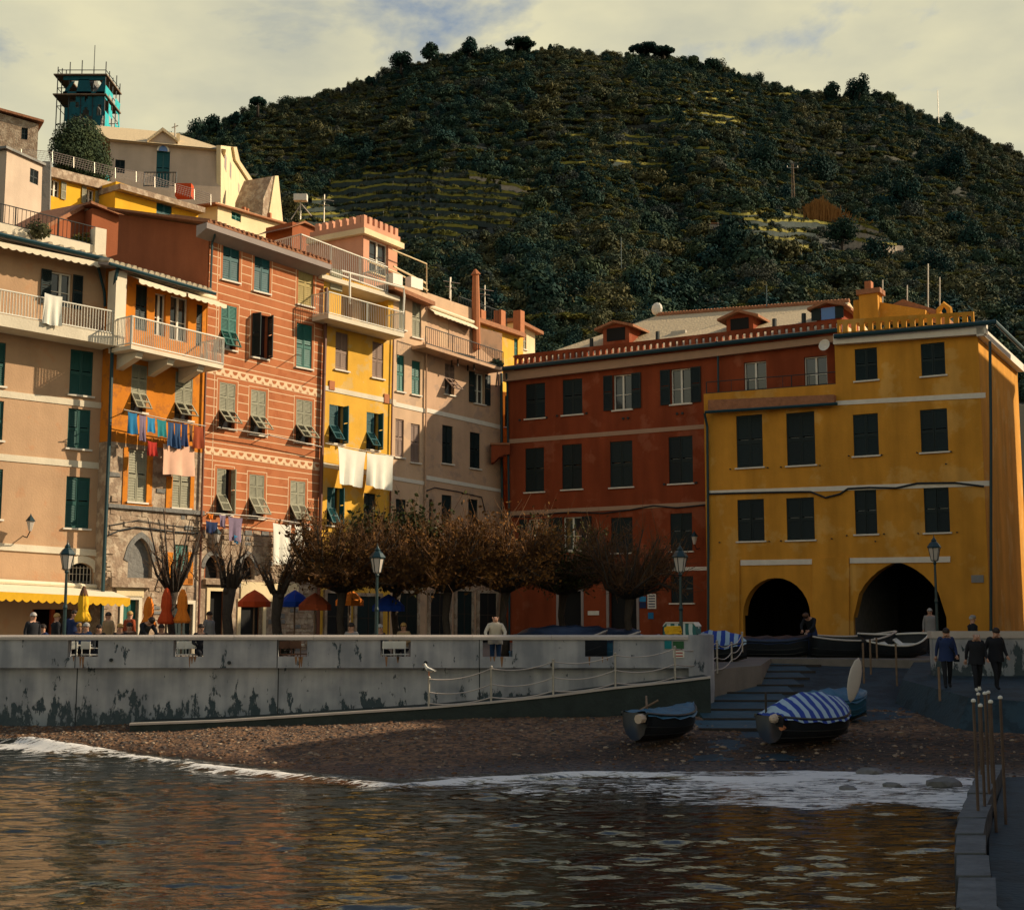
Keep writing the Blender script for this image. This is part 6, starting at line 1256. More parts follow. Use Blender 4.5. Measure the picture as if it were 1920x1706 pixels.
# ------------------------------------------------ vineyard terraces: stone wall with a vine-green lip, one object each
rv = np.random.RandomState(8); vp = []; vs_ = []; vr = []; vi = []
M['drywall'] = mat('dry_stone_wall', (.036, .050, .044), .95, .4, 1.2, bump=.8, bscale=3); M['drywall_lit'] = mat('sunlit_dry_stone_wall', (.36, .29, .22), .95, .3, 1.5, bump=.8, bscale=3); M['lip'] = mat('yellow_green_grass', (.20, .175, .03), .95, .45, .5); M['postw'] = mat('grey_vine_post', (.26, .25, .22), .8, .3, 4)  # second dry wall: same stone, with sunshine put into its paler colour
def terrace(path, hgt, label, wm='drywall', group='vineyard terraces', lipw=.9, posts=True):
    xs_ = np.arange(path[0][0], path[-1][0]+1, 6.0); ys_ = np.interp(xs_, [p[0] for p in path], [p[1] for p in path])+5*(vn(xs_/30, xs_*0+path[0][1])-.5)+2.5*(vn(xs_/9, xs_*0+path[0][1]+7)-.5)
    P_ = [hill_point(x, y) for x, y in zip(xs_, ys_)]; k = len(P_); Yr = np.array([p.y for p in P_])
    ker = np.ones(9)/9; Ys = np.convolve(np.pad(Yr, 4, 'edge'), ker, 'valid')
    P_ = [at_y(x, y, yy) for x, y, yy in zip(xs_, ys_, Ys)]
    o = empty('vineyard_terrace', P_[k//2], 0, label, 'terrace', group); O_ = o.location; b = MB(); g = MB()
    for p, q in zip(P_[:-1], P_[1:]):
        a_, c_ = p-O_, q-O_; dz = Vector((0, 0, hgt)); bk = Vector((0, 2.4, .25)); lp = Vector((0, lipw, .05)); j = Vector((0, 0, .12*random.random()))
        b._add([a_-Vector((0,.25,.4)), c_-Vector((0,.25,.4)), c_+dz, a_+dz], [(0,1,2,3)]); b._add([a_+dz, c_+dz, c_+dz+bk, a_+dz+bk], [(0,1,2,3)], 1)
        if vn(p.x*.16, p.z*.4) > .33: g._add([a_+dz+Vector((0,-.12,-.10)), c_+dz+Vector((0,-.12,-.10)), c_+dz+Vector((0,-.05,.42))+j, a_+dz+Vector((0,-.05,.42))+j, c_+dz+lp+Vector((0,0,.22)), a_+dz+lp+Vector((0,0,.22))], [(0,1,2,3),(3,2,4,5)])
    b.build('stone_wall', [M[wm], M['hill']], o); g.f or g.poly([(0,0,0),(.1,0,0),(0,0,.1)]); g.build('grass_lip', M['lip'], o, kind='stuff')
    if posts:
        pb = MB()
        for p in P_[::4]:
            if random.random() < .55: q = p-O_+Vector((random.uniform(-1.2,1.2), random.uniform(.3, 1.6), hgt)); pb.tube([q, q+Vector((random.uniform(-.12, .12), 0, random.uniform(.7, 1.5)))], .035, 4)
        pb.build('vine_posts', M['postw'], o, kind='stuff')
    for p, q in zip(P_[:-1], P_[1:]):
        for s_ in range(3):
            if random.random() < .85:
                w = p.lerp(q, random.random())+Vector((0, random.uniform(.6, 2.2), hgt+.2)); vp.append(w[:]); sc = random.uniform(.5, 1.25); vs_.append((sc*1.3, sc, sc*.8)); vr.append((0, 0, random.uniform(0, 6.28))); vi.append(random.choice([7, 8, 3, 0]))
ord_ = ['topmost','second','third','fourth','fifth','sixth','seventh','eighth','ninth','tenth','lowest']
rowsA = [[(650,338),(780,325),(900,335)],[(620,352),(780,340),(930,352),(1000,368)],[(600,368),(740,355),(900,362),(1020,382)],[(585,384),(740,370),(900,376),(1050,398)],[(575,398),(740,385),(880,391),(1060,410)],[(565,412),(740,400),(860,405),(1000,418)],[(560,425),(740,414),(880,420),(960,430)],[(620,438),(760,428),(900,438)],[(680,450),(790,445),(880,455)],[(740,466),(820,462),(860,468)]]
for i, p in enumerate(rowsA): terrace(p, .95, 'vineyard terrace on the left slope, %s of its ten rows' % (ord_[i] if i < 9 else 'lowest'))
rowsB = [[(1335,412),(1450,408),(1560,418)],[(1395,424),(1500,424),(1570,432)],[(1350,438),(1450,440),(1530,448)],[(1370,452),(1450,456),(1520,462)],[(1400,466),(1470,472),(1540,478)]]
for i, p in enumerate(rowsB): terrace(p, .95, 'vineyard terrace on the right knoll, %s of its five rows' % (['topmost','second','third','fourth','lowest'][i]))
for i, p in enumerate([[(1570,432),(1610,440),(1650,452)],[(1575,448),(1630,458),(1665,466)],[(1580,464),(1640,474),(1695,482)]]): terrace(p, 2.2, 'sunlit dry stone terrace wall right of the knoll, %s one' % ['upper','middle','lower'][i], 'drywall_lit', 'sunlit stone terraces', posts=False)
for i, p in enumerate([[(880,347),(930,352),(960,362)],[(940,362),(990,375)]]): terrace(p, 2.0, 'sunlit-coloured stone terrace wall at the end of the left vineyard, %s one' % ['upper','lower'][i], 'drywall_lit', 'sunlit stone terraces', posts=False)
rowsC = [[(1290,180),(1400,182),(1500,186)],[(1270,194),(1390,196),(1480,200)],[(1210,226),(1300,222),(1380,228)],[(1220,236),(1330,236),(1390,240)],[(1060,262),(1180,266),(1300,270)],[(1090,278),(1200,282),(1330,288)],[(1050,318),(1150,314),(1260,318)]]
for i, p in enumerate(rowsC): terrace(p, 1.3, 'faint upper hillside terrace line, %s from the ridge' % (['first','second','third','fourth','fifth','sixth','seventh'][i]), 'drywall', 'upper terraces', .5, posts=False)
scatter_gn('vine_plants', vp, vr, vs_, vi, 'low vines growing along the terrace rows', 'vines')
# ------------------------------------------------ single trees
def tree(name, label, base, hgt, lobes, mt, nleaf, size, trunk_r, seed, group=None, flat=1.0, cat='tree', limbs=5, lean=(0, 0)):
    o = empty(name, base, random.Random(seed).uniform(0, 6.28), label, cat, group)
    V, Fc = leaf_cloud(nleaf, lobes, size, seed, flat); link('crown', np_mesh('crown', V, Fc, mt), o)
    b = MB(); r_ = random.Random(seed); zc = min(l_[2] for l_ in lobes)
    b.tube([(0,0,-1),(r_.uniform(-.1,.1),r_.uniform(-.1,.1),zc*.5),(0,0,max(zc, hgt*.35))], [trunk_r*1.25, trunk_r, trunk_r*.75], 7)
    for lb in lobes[:limbs]: b.tube([(0,0,max(zc, hgt*.35)*.85),(lb[0]*.5,lb[1]*.5,(max(zc, hgt*.35)+lb[2])/2),(lb[0],lb[1],lb[2])], [trunk_r*.55, trunk_r*.35, trunk_r*.15], 5)
    b.build('trunk', M['bark'], o, smooth=True)
    return o
def lobes_round(r, h0, seed, k=9):
    q = random.Random(seed); return [(q.uniform(-.5,.5)*r, q.uniform(-.5,.5)*r, h0+q.uniform(-.1,.75)*r, q.uniform(.35,.6)*r) for _ in range(k)]
def lobes_umbrella(r, h0, seed, k=14):
    q = random.Random(seed); L_ = []
    for _ in range(k): a_ = q.uniform(0, 6.28); d = q.random()**.5*r*.75; L_.append((math.cos(a_)*d, math.sin(a_)*d, h0+(1-(d/r)**2)*r*.22+q.uniform(-.06,.06)*r, r*q.uniform(.24,.34)))
    return L_
def px2m(Y): return Y/F
G = 'trees along the ridge'
# umbrella pines on the skyline
for (cx_, by, w_, h_, lb) in [(977,100,56,34,'umbrella pine with a broad flat crown, left one on the hilltop'),(1208,112,52,36,'umbrella pine, taller left one of the touching pair on the ridge'),(1245,112,46,30,'umbrella pine, lower right one of the touching pair on the ridge')]:
    Y = 425; s_ = px2m(Y); base = at_y(cx_, by+7, Y); r_ = w_/2*s_*1.12; hh_ = h_*s_
    tree('umbrella_pine', lb, base, hh_, lobes_umbrella(r_*1.05, hh_-r_*.42, int(cx_)), M['pine'], 2200, .9, .5, int(cx_), G, .62)
for i, (cx_, by, w_, h_, kind, lb) in enumerate([
    (805,112,36,26,'r','round dark tree on the left shoulder of the ridge'),(752,132,44,30,'r','wide clump-crowned tree on the ridge left of the round one'),(881,102,34,20,'r','bushy evergreen on the ridge left of the flat pine'),(926,102,14,18,'c','small conical tree just left of the flat hilltop pine'),
    (1032,102,20,24,'c','thin pointed tree right of the flat hilltop pine'),(696,158,18,18,'r','small tree on the left ridge slope'),(483,212,34,32,'u','lone spreading pine on the far left ridge'),(440,232,26,22,'r','bluish tree at the left foot of the ridge'),(402,250,44,26,'r','leftmost bushy tree on the ridge beside the beige hall'),
    (1300,124,26,24,'r','dark evergreen right of the umbrella pines'),(1335,135,34,20,'r','low evergreen further down the right ridge'),(1612,186,52,36,'r','tall rounded tree, highest on the right shoulder'),(1672,205,40,28,'r','dark tree right of the tallest shoulder tree'),(1560,186,34,16,'r','low tree left of the right shoulder clump'),(1512,182,18,14,'r','small shrub tree at the dip of the right ridge'),(1385,146,16,14,'c','small pointed tree halfway down the right ridge')]):
    Y = 422 if cx_ > 600 else 410; s_ = px2m(Y); base = at_y(cx_, by+2, Y); r_ = w_/2*s_; hh_ = h_*s_
    L_ = lobes_round(r_*1.1, max(hh_-r_*1.2, .6*r_), i+3) if kind == 'r' else lobes_umbrella(r_, hh_-r_*.5, i) if kind == 'u' else [(0,0,hh_*q,r_*(1.05-q)*.9) for q in (.25,.45,.65,.85)]
    tree('ridge_tree', lb, base, hh_, L_, M['pine'] if i % 3 else M['scrub'], 1500, .8, .4, 100+i, G)
G = 'trees on the hillside'
hs = [(1440,330,90,70,'pine','large dark tree left of the tall pole'),(1530,340,90,60,'pine','large dark tree right of the tall pole'),(1580,480,70,80,'pine','dark tree standing in front of the knoll terraces'),(1650,500,70,60,'pine','dark tree right of the knoll-front tree'),(1370,470,80,60,'pine','dark rounded tree left of the knoll terraces'),
      (1700,400,80,70,'scrub','broad tree on the right slope above the stone terraces'),(1760,520,90,60,'pine','dark tree behind the yellow house roof at right'),(1300,500,80,60,'scrub','bushy tree above the slate roof, left of centre'),(1200,540,90,60,'scrub','bushy tree above the white roof ornament'),(1090,560,90,70,'pine','very dark tree above the red house corner'),
      (1020,590,80,70,'scrub','dark tree beside the cream back house'),(1420,540,80,50,'greyscrub','grey green tree above the middle dormer'),(1510,560,70,50,'scrub','olive tree above the right dormer'),(1640,560,60,50,'scrub2','rusty brown tree behind the chimney'),(1160,460,70,50,'scrub','tree in the gully centre of the hill'),
      (980,480,70,60,'scrub','tree under the left vineyard'),(880,520,80,60,'pine','dark tree above the tall chimney flue'),(800,510,70,50,'scrub','tree right of the turret'),(1000,400,60,50,'scrub','tree right of the left vineyard end'),(1240,420,50,40,'greyscrub','pale grey green bush in the gully'),
      (1820,470,80,60,'scrub','tree at the right edge of the slope'),(1780,340,80,60,'pine','dark tree high on the right slope'),(1000,200,40,30,'pine','dark tree below the flat hilltop pine'),(850,240,40,30,'pine','dark tree on the left upper slope'),(640,280,50,36,'pine','dark tree above the ruined gable slope'),(690,260,36,30,'scrub2','brownish tree left of the upper terraces'),(1345,330,36,50,'greyscrub','bare pale tree in the middle slope')]
for i, (cx_, by, w_, h_, mt, lb) in enumerate(hs):
    p = hill_point(cx_, by); s_ = p.y/F; r_ = w_/2*s_; hh_ = h_*s_
    tree('hillside_tree', lb, p-Vector((0,0,.6)), hh_, lobes_round(r_, max(hh_-r_*1.0, r_*.35), 300+i, 11), M[mt], 3600 if p.y < 160 else 2200, p.y*.0019, .35, 400+i, G)
p = hill_point(1535, 418); s_ = p.y/F
o = empty('reed_clump', p, 0, 'large rust-coloured reed clump at the foot of the tall pole', 'reeds'); V = []; rr = np.random.RandomState(2); k = 2600
bx = rr.normal(0, .42, k)*90*s_*.62; by_ = rr.normal(0, 1.2, k); ln = (16+22*rr.rand(k))*s_*np.clip(1.25-np.abs(bx)/(60*s_), .3, 1.2); dx = bx*.10+rr.normal(0, .35, k); w_ = .09
a_ = np.stack([bx, by_, np.zeros(k)-.5], 1); c_ = np.stack([bx+dx, by_+rr.normal(0, .2, k), ln], 1); V = np.stack([a_-[w_,0,0], a_+[w_,0,0], c_+[w_*.8,0,0], c_-[w_*.8,0,0]], 1).reshape(-1, 3)
link('reeds', np_mesh('reeds', V, np.arange(k*4).reshape(-1, 4), M['autumn']), o, kind='stuff')
# tall pole, mast
p = hill_point(1488, 392); q = at_y(1488, 308, p.y); o = empty('lattice_pole', p, 0, 'tall lattice power pole on the right knoll', 'pole'); hh_ = q.z-p.z; b = MB()
for sx, sy in ((-1,-1),(1,-1),(1,1),(-1,1)): b.tube([(sx*.35,sy*.35,-.5),(sx*.18,sy*.18,hh_)], .05, 4)
for k in range(12):
    z0_, z1_ = hh_*k/12, hh_*(k+1)/12; w0_, w1_ = .35-.17*k/12, .35-.17*(k+1)/12; b.tube([(-w0_,-w0_,z0_),(w1_,-w1_,z1_)], .03, 3); b.tube([(w0_,-w0_,z0_),(-w1_,-w1_,z1_)], .03, 3)
b.build('lattice', M['wood'], o); MB().tube([(-1.3,0,hh_-.9),(1.3,0,hh_-.9)], .07, 4).tube([(-1.2,0,hh_-.9),(-1.2,0,hh_-.4)], .06, 4).tube([(1.2,0,hh_-.9),(1.2,0,hh_-.4)], .06, 4).build('crossarm', M['steel'], o)
p = at_y(1760, 226, 420); q = at_y(1760, 170, 420); o = MB().tube([(0,0,-1),(0,0,q.z-p.z)], .12, 4).build('ridge_mast', M['steel']); o.location = p; tag(o, 'thin radio mast on the right ridge against the sky', 'mast')
p = hill_point(1165, 520); o = MB().tube([(0,0,-1),(0,0,6)], .07, 5).build('hillside_pole', M['gut']); o.location = p; tag(o, 'thin green pole on the slope above the slate roof', 'pole')
o = House('vineyard_hut', 'small grey hut among the right knoll terraces', (hill_point(1330,432).x, hill_point(1330,432).y-1), (hill_point(1380,432).x, hill_point(1330,432).y-1), hill_point(1350,432).z-1, 'hut'); o.wall('soffit', 3.0, 3.0, dep=3); roof_slab(o.root, 'roof', -.2, o.f.len+.2, 3.0, 3.0, -.3, 3.3, .3, .2, 'tile')
# dark bush-like tree under the tower
p = at_y(148, 310, 80); s_ = 80/F
tree('round_evergreen', 'large dark rounded evergreen in front of the scaffolded tower', p-Vector((0,0,1)), 120*s_, [(x*s_, y*s_, z*s_, r_*s_) for x, y, z, r_ in [(0,0,60,54),(-42,0,40,38),(42,-8,36,38),(-15,-10,88,36),(24,0,86,36),(0,-14,30,50),(-36,0,72,34),(44,0,62,30)]], M['scrub'], 20000, .15, .3, 777)
# ================================================================== SQUARE: TREES
M['twig'] = mat('brown_twigs', (.12, .058, .024), .9, .25, 3); M['leaf_brown'] = foliage('russet_leaves', (.055, .030, .012), (.22, .098, .026)); M['leaf_dark'] = foliage('dark_glossy_leaves', (.022, .034, .014), (.085, .080, .022)); M['leaf_dark'].node_tree.nodes['Principled BSDF'].inputs['Roughness'].default_value = .35
def strands(A, B, w):
    """thin three-sided strips from A to B"""
    n = len(A); d = B-A; r_ = np.random.RandomState(n); s_ = np.cross(d, r_.normal(size=(n, 3))); s_ /= np.linalg.norm(s_, axis=1)[:, None]+1e-9; u_ = np.cross(d, s_); u_ /= np.linalg.norm(u_, axis=1)[:, None]+1e-9; w = np.asarray(w).reshape(-1, 1)
    ring = [s_, -.5*s_+.87*u_, -.5*s_-.87*u_]; V = np.stack([A+r*w for r in ring]+[B+r*w*.45 for r in ring], 1).reshape(-1, 3)
    f = np.array([[0,1,4,3],[1,2,5,4],[2,0,3,5]]); return V, (f[None]+np.arange(n)[:, None, None]*6).reshape(-1, 4)
def pollard(label, px, Y, knob_y, top_y, half, nb, ntw, nleaf, lm, seed, trunk=.15, leafsize=.12, low=1.0):
    r_ = np.random.RandomState(seed); base = Vector((*hx(px, Y), sqz(0, Y))); o = empty('pollard_tree', base, 0, label, 'tree', 'pollard trees on the square')
    kz = at_y(px, knob_y, Y).z-base.z; tz = at_y(px, top_y, Y).z-base.z; hw = half*Y/F
    b = MB(); b.tube([(0,0,-.1),(.05,0,kz*.3),(-.06,.04,kz*.65),(.03,0,kz)], [trunk*1.2, trunk*.85, trunk*.8, trunk*1.05], 9)
    for k in range(5): a_ = k*1.3+seed; b.ball((math.cos(a_)*trunk*.8, math.sin(a_)*trunk*.8, kz+.1*math.sin(k*2.3)), trunk*(.45+.12*math.sin(k*3+seed)), 7, 5)
    A = []; B = []; w = []
    for k in range(nb):
        a_ = r_.uniform(0, 6.28); out_ = r_.uniform(.35, 1)**.7*hw; p0 = np.array([math.cos(a_)*trunk, math.sin(a_)*trunk, kz]); p1 = np.array([math.cos(a_)*out_*.55, math.sin(a_)*out_*.55, kz+(tz-kz)*r_.uniform(.1, .4)*low]); p2 = np.array([math.cos(a_+.2)*out_, math.sin(a_+.2)*out_, kz+(tz-kz)*(r_.uniform(.0, 1)**.8*(1-.22*(out_/hw)**2))])
        b.tube([p0, p1, p2], [.07, .045, .014], 5)
        A += [p0+(p1-p0)*.5, p1, p1+(p2-p1)*.5]; B += [p1, p1+(p2-p1)*.5, p2]
    b.build('trunk', M['bark'], o, smooth=True)
    A = np.array(A); B = np.array(B); i = r_.randint(0, len(A), ntw); q = r_.rand(ntw, 1); S0 = A[i]+(B[i]-A[i])*q; D = (B[i]-A[i]); D /= np.linalg.norm(D, axis=1)[:, None]+1e-9; D = D*.5+r_.normal(size=(ntw, 3))*.55+np.array([0,0,.45]); L_ = r_.uniform(.25, .85, (ntw, 1))*(tz-kz)*.28; E1 = S0+D*L_
    V, Fc = strands(S0, E1, r_.uniform(.006, .014, ntw)); link('twigs', np_mesh('twigs', V, Fc, M['twig']), o, kind='stuff')
    if nleaf:
        j = r_.randint(0, ntw, nleaf); P_ = S0[j]+(E1[j]-S0[j])*r_.rand(nleaf, 1)+r_.normal(size=(nleaf, 3))*.05; nm = r_.normal(size=(nleaf, 3)); a_ = np.cross(nm, r_.normal(size=(nleaf, 3))); a_ /= np.linalg.norm(a_, axis=1)[:, None]; c_ = np.cross(nm, a_); c_ /= np.linalg.norm(c_, axis=1)[:, None]; s_ = leafsize*r_.uniform(.5, 1.2, (nleaf, 1))
        V = np.stack([P_-a_*s_*.6, P_+c_*s_*.35, P_+a_*s_*.6, P_-c_*s_*.35], 1).reshape(-1, 3); link('crown', np_mesh('crown', V, np.arange(nleaf*4).reshape(-1, 4), M[lm]), o, kind='stuff')
    return o
pollard('brown-leaved pollard with the widest crown, left end of the leafy row', 640, 45.0, 1108, 962, 128, 80, 4200, 9500, 'leaf_brown', 1)
pollard('dark green leafed tree behind the pole lamp in the leafy row', 742, 47.5, 1108, 945, 112, 74, 3000, 15000, 'leaf_dark', 2, leafsize=.17)
pollard('russet pollard just left of the man leaning on the wall', 838, 45.0, 1108, 968, 114, 80, 4600, 9000, 'leaf_brown', 3)
pollard('russet pollard behind the man leaning on the wall', 946, 45.5, 1108, 952, 116, 80, 4600, 8200, 'leaf_brown', 4)
pollard('dark tree in the shade left of the bare pollard', 1055, 49.0, 1112, 975, 104, 70, 3000, 10500, 'leaf_dark', 5)
pollard('bare brown pollard before the red house door', 1180, 46.0, 1120, 975, 118, 60, 3000, 500, 'leaf_brown', 6)
pollard('bare pollard in front of the gothic stone niche', 322, 45.0, 1108, 930, 60, 15, 190, 0, 'leaf_brown', 7, .15)
pollard('gnarled bare pollard stump left of the orange parasol', 428, 44.0, 1102, 965, 44, 13, 200, 40, 'leaf_brown', 8, .2)
pollard('gnarled bare pollard between orange and blue parasols', 520, 44.5, 1112, 1005, 52, 15, 260, 60, 'leaf_brown', 9, .19)
# potted shrub
p = Vector((*hx(522, 43.2), sqz(0, 43.2))); tree('potted_shrub', 'small green shrub showing just above the quay wall', p, 1.2, [(0,0,.75,.32),(.22,0,.6,.25),(-.2,.1,.62,.25)], M['greyscrub'], 700, .1, .03, 55, None, 1.0, 'shrub')
# ================================================================== STREET LAMPS
def lamp(px, Y, top, label, hgt_px_glass=42, base_z=None):
    z0_ = sqz(0, Y) if base_z is None else base_z; base = Vector((*hx(px, Y), z0_)); o = empty('street_lamp', base, 0, label, 'street lamp', 'street lamps on the quay'); H_ = at_y(px, top, Y).z-z0_
    g = H_-.95
    MB().lathe([(.17,0),(.17,.12),(.12,.2),(.11,.6),(.075,.75),(.06,1.0),(.055,g*.6),(.075,g*.62),(.05,g*.65),(.042,g-.12),(.07,g-.06),(.045,g)], 10).build('post', M['lampgreen'], o, smooth=False)
    MB().lathe([(.07,g),(.12,g+.04),(.205,g+.47)], 6).build('lamp_glass', M['lampglass'], o)
    b = MB(); b.lathe([(.25,g+.47),(.26,g+.5),(.17,g+.63),(.09,g+.70),(.10,g+.74),(.05,g+.80),(.02,g+.86),(.008,g+.95)], 6)
    for k in range(6):
        a_ = 2*math.pi*k/6; b.tube([(.072*math.cos(a_),.072*math.sin(a_),g),(.125*math.cos(a_),.125*math.sin(a_),g+.04),(.212*math.cos(a_),.212*math.sin(a_),g+.47)], .013, 4)
    b.build('lamp_cap', M['lampgreen'], o)
    return o
lamp(121, 42.2, 1012, 'slender street lamp in front of the peach house'); lamp(706, 42.0, 1018, 'street lamp among the pollard trees'); lamp(1277, 42.4, 1017, 'street lamp at the end of the quay wall'); lamp(1757, 47.5, 1002, 'street lamp in front of the right boat arch', base_z=1.9)
def wall_lantern(px, py, face, d, label, arm=.5):
    p = face.pt(px, py, d); o = empty('wall_lantern', p, face.rz, label, 'lantern', 'wall lanterns')
    MB().lathe([(.06,-.2),(.15,.15)], 6).build('lamp_glass', M['lampglass'], o); MB().lathe([(.19,.15),(.10,.27),(.03,.36),(.01,.42)], 6).build('lamp_cap', M['lampgreen'], o)
    MB().tube([(0,d,-.35),(0,d*.4,-.42),(0,0,-.2)], .022, 5).build('bracket', M['iron'], o)
wall_lantern(57, 985, PEACH.f, .6, 'wall lantern on the peach house at the left edge'); wall_lantern(407, 1008, STR.f, .7, 'wall lantern on the striped house under the laundry'); wall_lantern(1302, 1012, RED.f, .6, 'wall lantern on the red house near the yellow corner')
# ================================================================== PARASOLS
def closed_parasol(px, Y, top, bot, mt, label, cap=None):
    z0_ = sqz(0, Y); base = Vector((*hx(px, Y), z0_)); o = empty('closed_parasol', base, random.uniform(0, 6), label, 'parasol', 'closed parasols'); T = at_y(px, top, Y).z-z0_; B = at_y(px, bot, Y).z-z0_; L_ = T-B
    MB().lathe([(.03,0),(.028,T*.98)], 8).build('pole', M['wood'], o); MB().lathe([(.26,0),(.26,.06),(.05,.1)], 12).build('base', M['concrete'], o)
    MB().lathe([(.20,B),(.235,B+.1),(.15,B+L_*.3),(.125,B+L_*.38),(.15,B+L_*.5),(.13,B+L_*.75),(.06,B+L_*.97),(.02,T)], 24, wav=.2, wn=8).build('canopy', M[mt], o, smooth=True)
    if cap: MB().lathe([(.14,B+L_*.78),(.10,B+L_*.92),(.03,T+.08)], 10).build('cap_cover', M[cap], o)
closed_parasol(155, 43.4, 1103, 1166, 'c_yellow', 'closed yellow parasol with brown top in front of the awning', 'c_brown'); closed_parasol(278, 44.0, 1118, 1178, 'c_orange', 'narrow closed orange parasol beside the teal door'); closed_parasol(311, 43.8, 1102, 1170, 'c_redor', 'closed red orange parasol, left of the pair by the pollard'); closed_parasol(341, 43.6, 1104, 1168, 'c_orange', 'closed orange parasol, right of the pair by the pollard')
def open_parasol(px, Y, rim, half, mt, label):
    z0_ = sqz(0, Y); base = Vector((*hx(px, Y), z0_)); o = empty('open_parasol', base, .2, label, 'parasol', 'open parasols'); zr = at_y(px, rim, Y).z-z0_; r_ = half*Y/F
    MB().lathe([(.03,0),(.028,zr+.4)], 8).build('pole', M['wood'], o); MB().lathe([(.26,0),(.26,.06),(.05,.1)], 12).build('base', M['concrete'], o)
    b = MB(); n = 8
    ring = [(r_*math.cos(2*math.pi*k/n), r_*math.sin(2*math.pi*k/n), zr) for k in range(n)]; mid = [(r_*.5*math.cos(2*math.pi*k/n), r_*.5*math.sin(2*math.pi*k/n), zr+.26) for k in range(n)]; low_ = [(x, y, z-.18) for x, y, z in ring]
    b._add(ring+mid+low_+[(0,0,zr+.42)], [(k,(k+1)%n,n+(k+1)%n,n+k) for k in range(n)]+[(n+k,n+(k+1)%n,3*n) for k in range(n)]+[(2*n+k,2*n+(k+1)%n,(k+1)%n,k) for k in range(n)]); b.build('canopy', M[mt], o)
    b = MB()
    for k in range(n): a_ = 2*math.pi*k/n; b.tube([(0,0,zr-.15),(r_*.5*math.cos(a_),r_*.5*math.sin(a_),zr+.24)], .01, 4)
    b.build('ribs', M['wood'], o)
open_parasol(476, 46.5, 1128, 30, 'c_redor', 'open orange-red parasol between the two bare pollards'); open_parasol(552, 47.0, 1128, 28, 'c_royal', 'open blue parasol under the leafy crown'); open_parasol(590, 45.6, 1134, 30, 'c_rust', 'open rust-coloured parasol right of the blue one'); open_parasol(655, 49.0, 1126, 26, 'c_orange', 'open orange parasol behind the brown-leaved pollard'); open_parasol(728, 46.5, 1136, 30, 'c_royal', 'open dark blue parasol beside the middle street lamp')
# ================================================================== CAFE TABLES AND CHAIRS
def chair_proto(mt):
    o = empty('cafe_chair', (0,0,0), 0, 'x', 'chair', 'cafe chairs')
    MB().box(-.21,.21,-.21,.21,.43,.46).build('seat', M[mt], o)
    b = MB(); b.box(-.21,.21,.19,.215,.62,.86); b.build('backrest', M[mt], o)
    for sx in (-1, 1):
        MB().tube([(sx*.19,-.19,0),(sx*.18,-.18,.43)], .016, 5).build('leg', M[mt], o); MB().tube([(sx*.19,.22,0),(sx*.18,.19,.43),(sx*.18,.2,.86)], .016, 5).build('leg', M[mt], o); MB().tube([(sx*.2,-.18,.64),(sx*.2,.19,.66)], .014, 5).build('armrest', M[mt], o)
    return o
def table_proto():
    o = empty('cafe_table', (0,0,0), 0, 'x', 'table', 'cafe tables'); MB().lathe([(.35,.70),(.36,.72),(.35,.74)], 16).build('table_top', M['white'], o); MB().lathe([(.03,.02),(.025,.7)], 8).build('leg', M['iron'], o); MB().lathe([(.22,0),(.2,.03),(.04,.05)], 12).build('base', M['iron'], o); return o
cw = chair_proto('white'); cb = chair_proto('c_brown'); tp = table_proto(); used = set()
def place(pr, px, Y, rz, label):
    o = pr if pr.name not in used else copy_tree(pr); used.add(pr.name) if o is pr else None
    o.location = (*hx(px, Y), sqz(0, Y)); o.rotation_euler = (0, 0, rz); o['label'] = label
for px, Y, rz, lb in [(135,42.2,.3,'white cafe chair seen through the opening under the closed yellow parasol, left one'),(172,42.4,2.6,'white cafe chair seen through the opening under the closed yellow parasol, right one'),(345,42.3,.2,'white cafe chair seen through the opening below the closed parasol pair, left one'),(366,42.6,2.8,'white cafe chair seen through the opening below the closed parasol pair, right one'),(730,42.4,.1,'white cafe chair right of the middle street lamp, left of a pair'),(752,42.6,3.0,'white cafe chair right of the middle street lamp, right of a pair')]: place(cw, px, Y, rz, lb)
for px, Y, rz, lb in [(540,42.6,.4,'brown cafe chair behind the opening under the potted shrub'),(562,42.8,2.7,'brown cafe chair right of the one under the potted shrub'),(230,43.5,1.2,'brown cafe chair near the teal door'),(640,43.6,.6,'brown cafe chair under the brown-leaved pollard')]: place(cb, px, Y, rz, lb)
for px, Y, rz, lb in [(154,42.8,0,'round cafe table between the two left white chairs'),(356,42.9,0,'round cafe table by the closed parasol pair'),(551,43.2,0,'round cafe table behind the potted shrub'),(741,43.1,0,'round cafe table beside the middle street lamp')]: place(tp, px, Y, rz, lb)
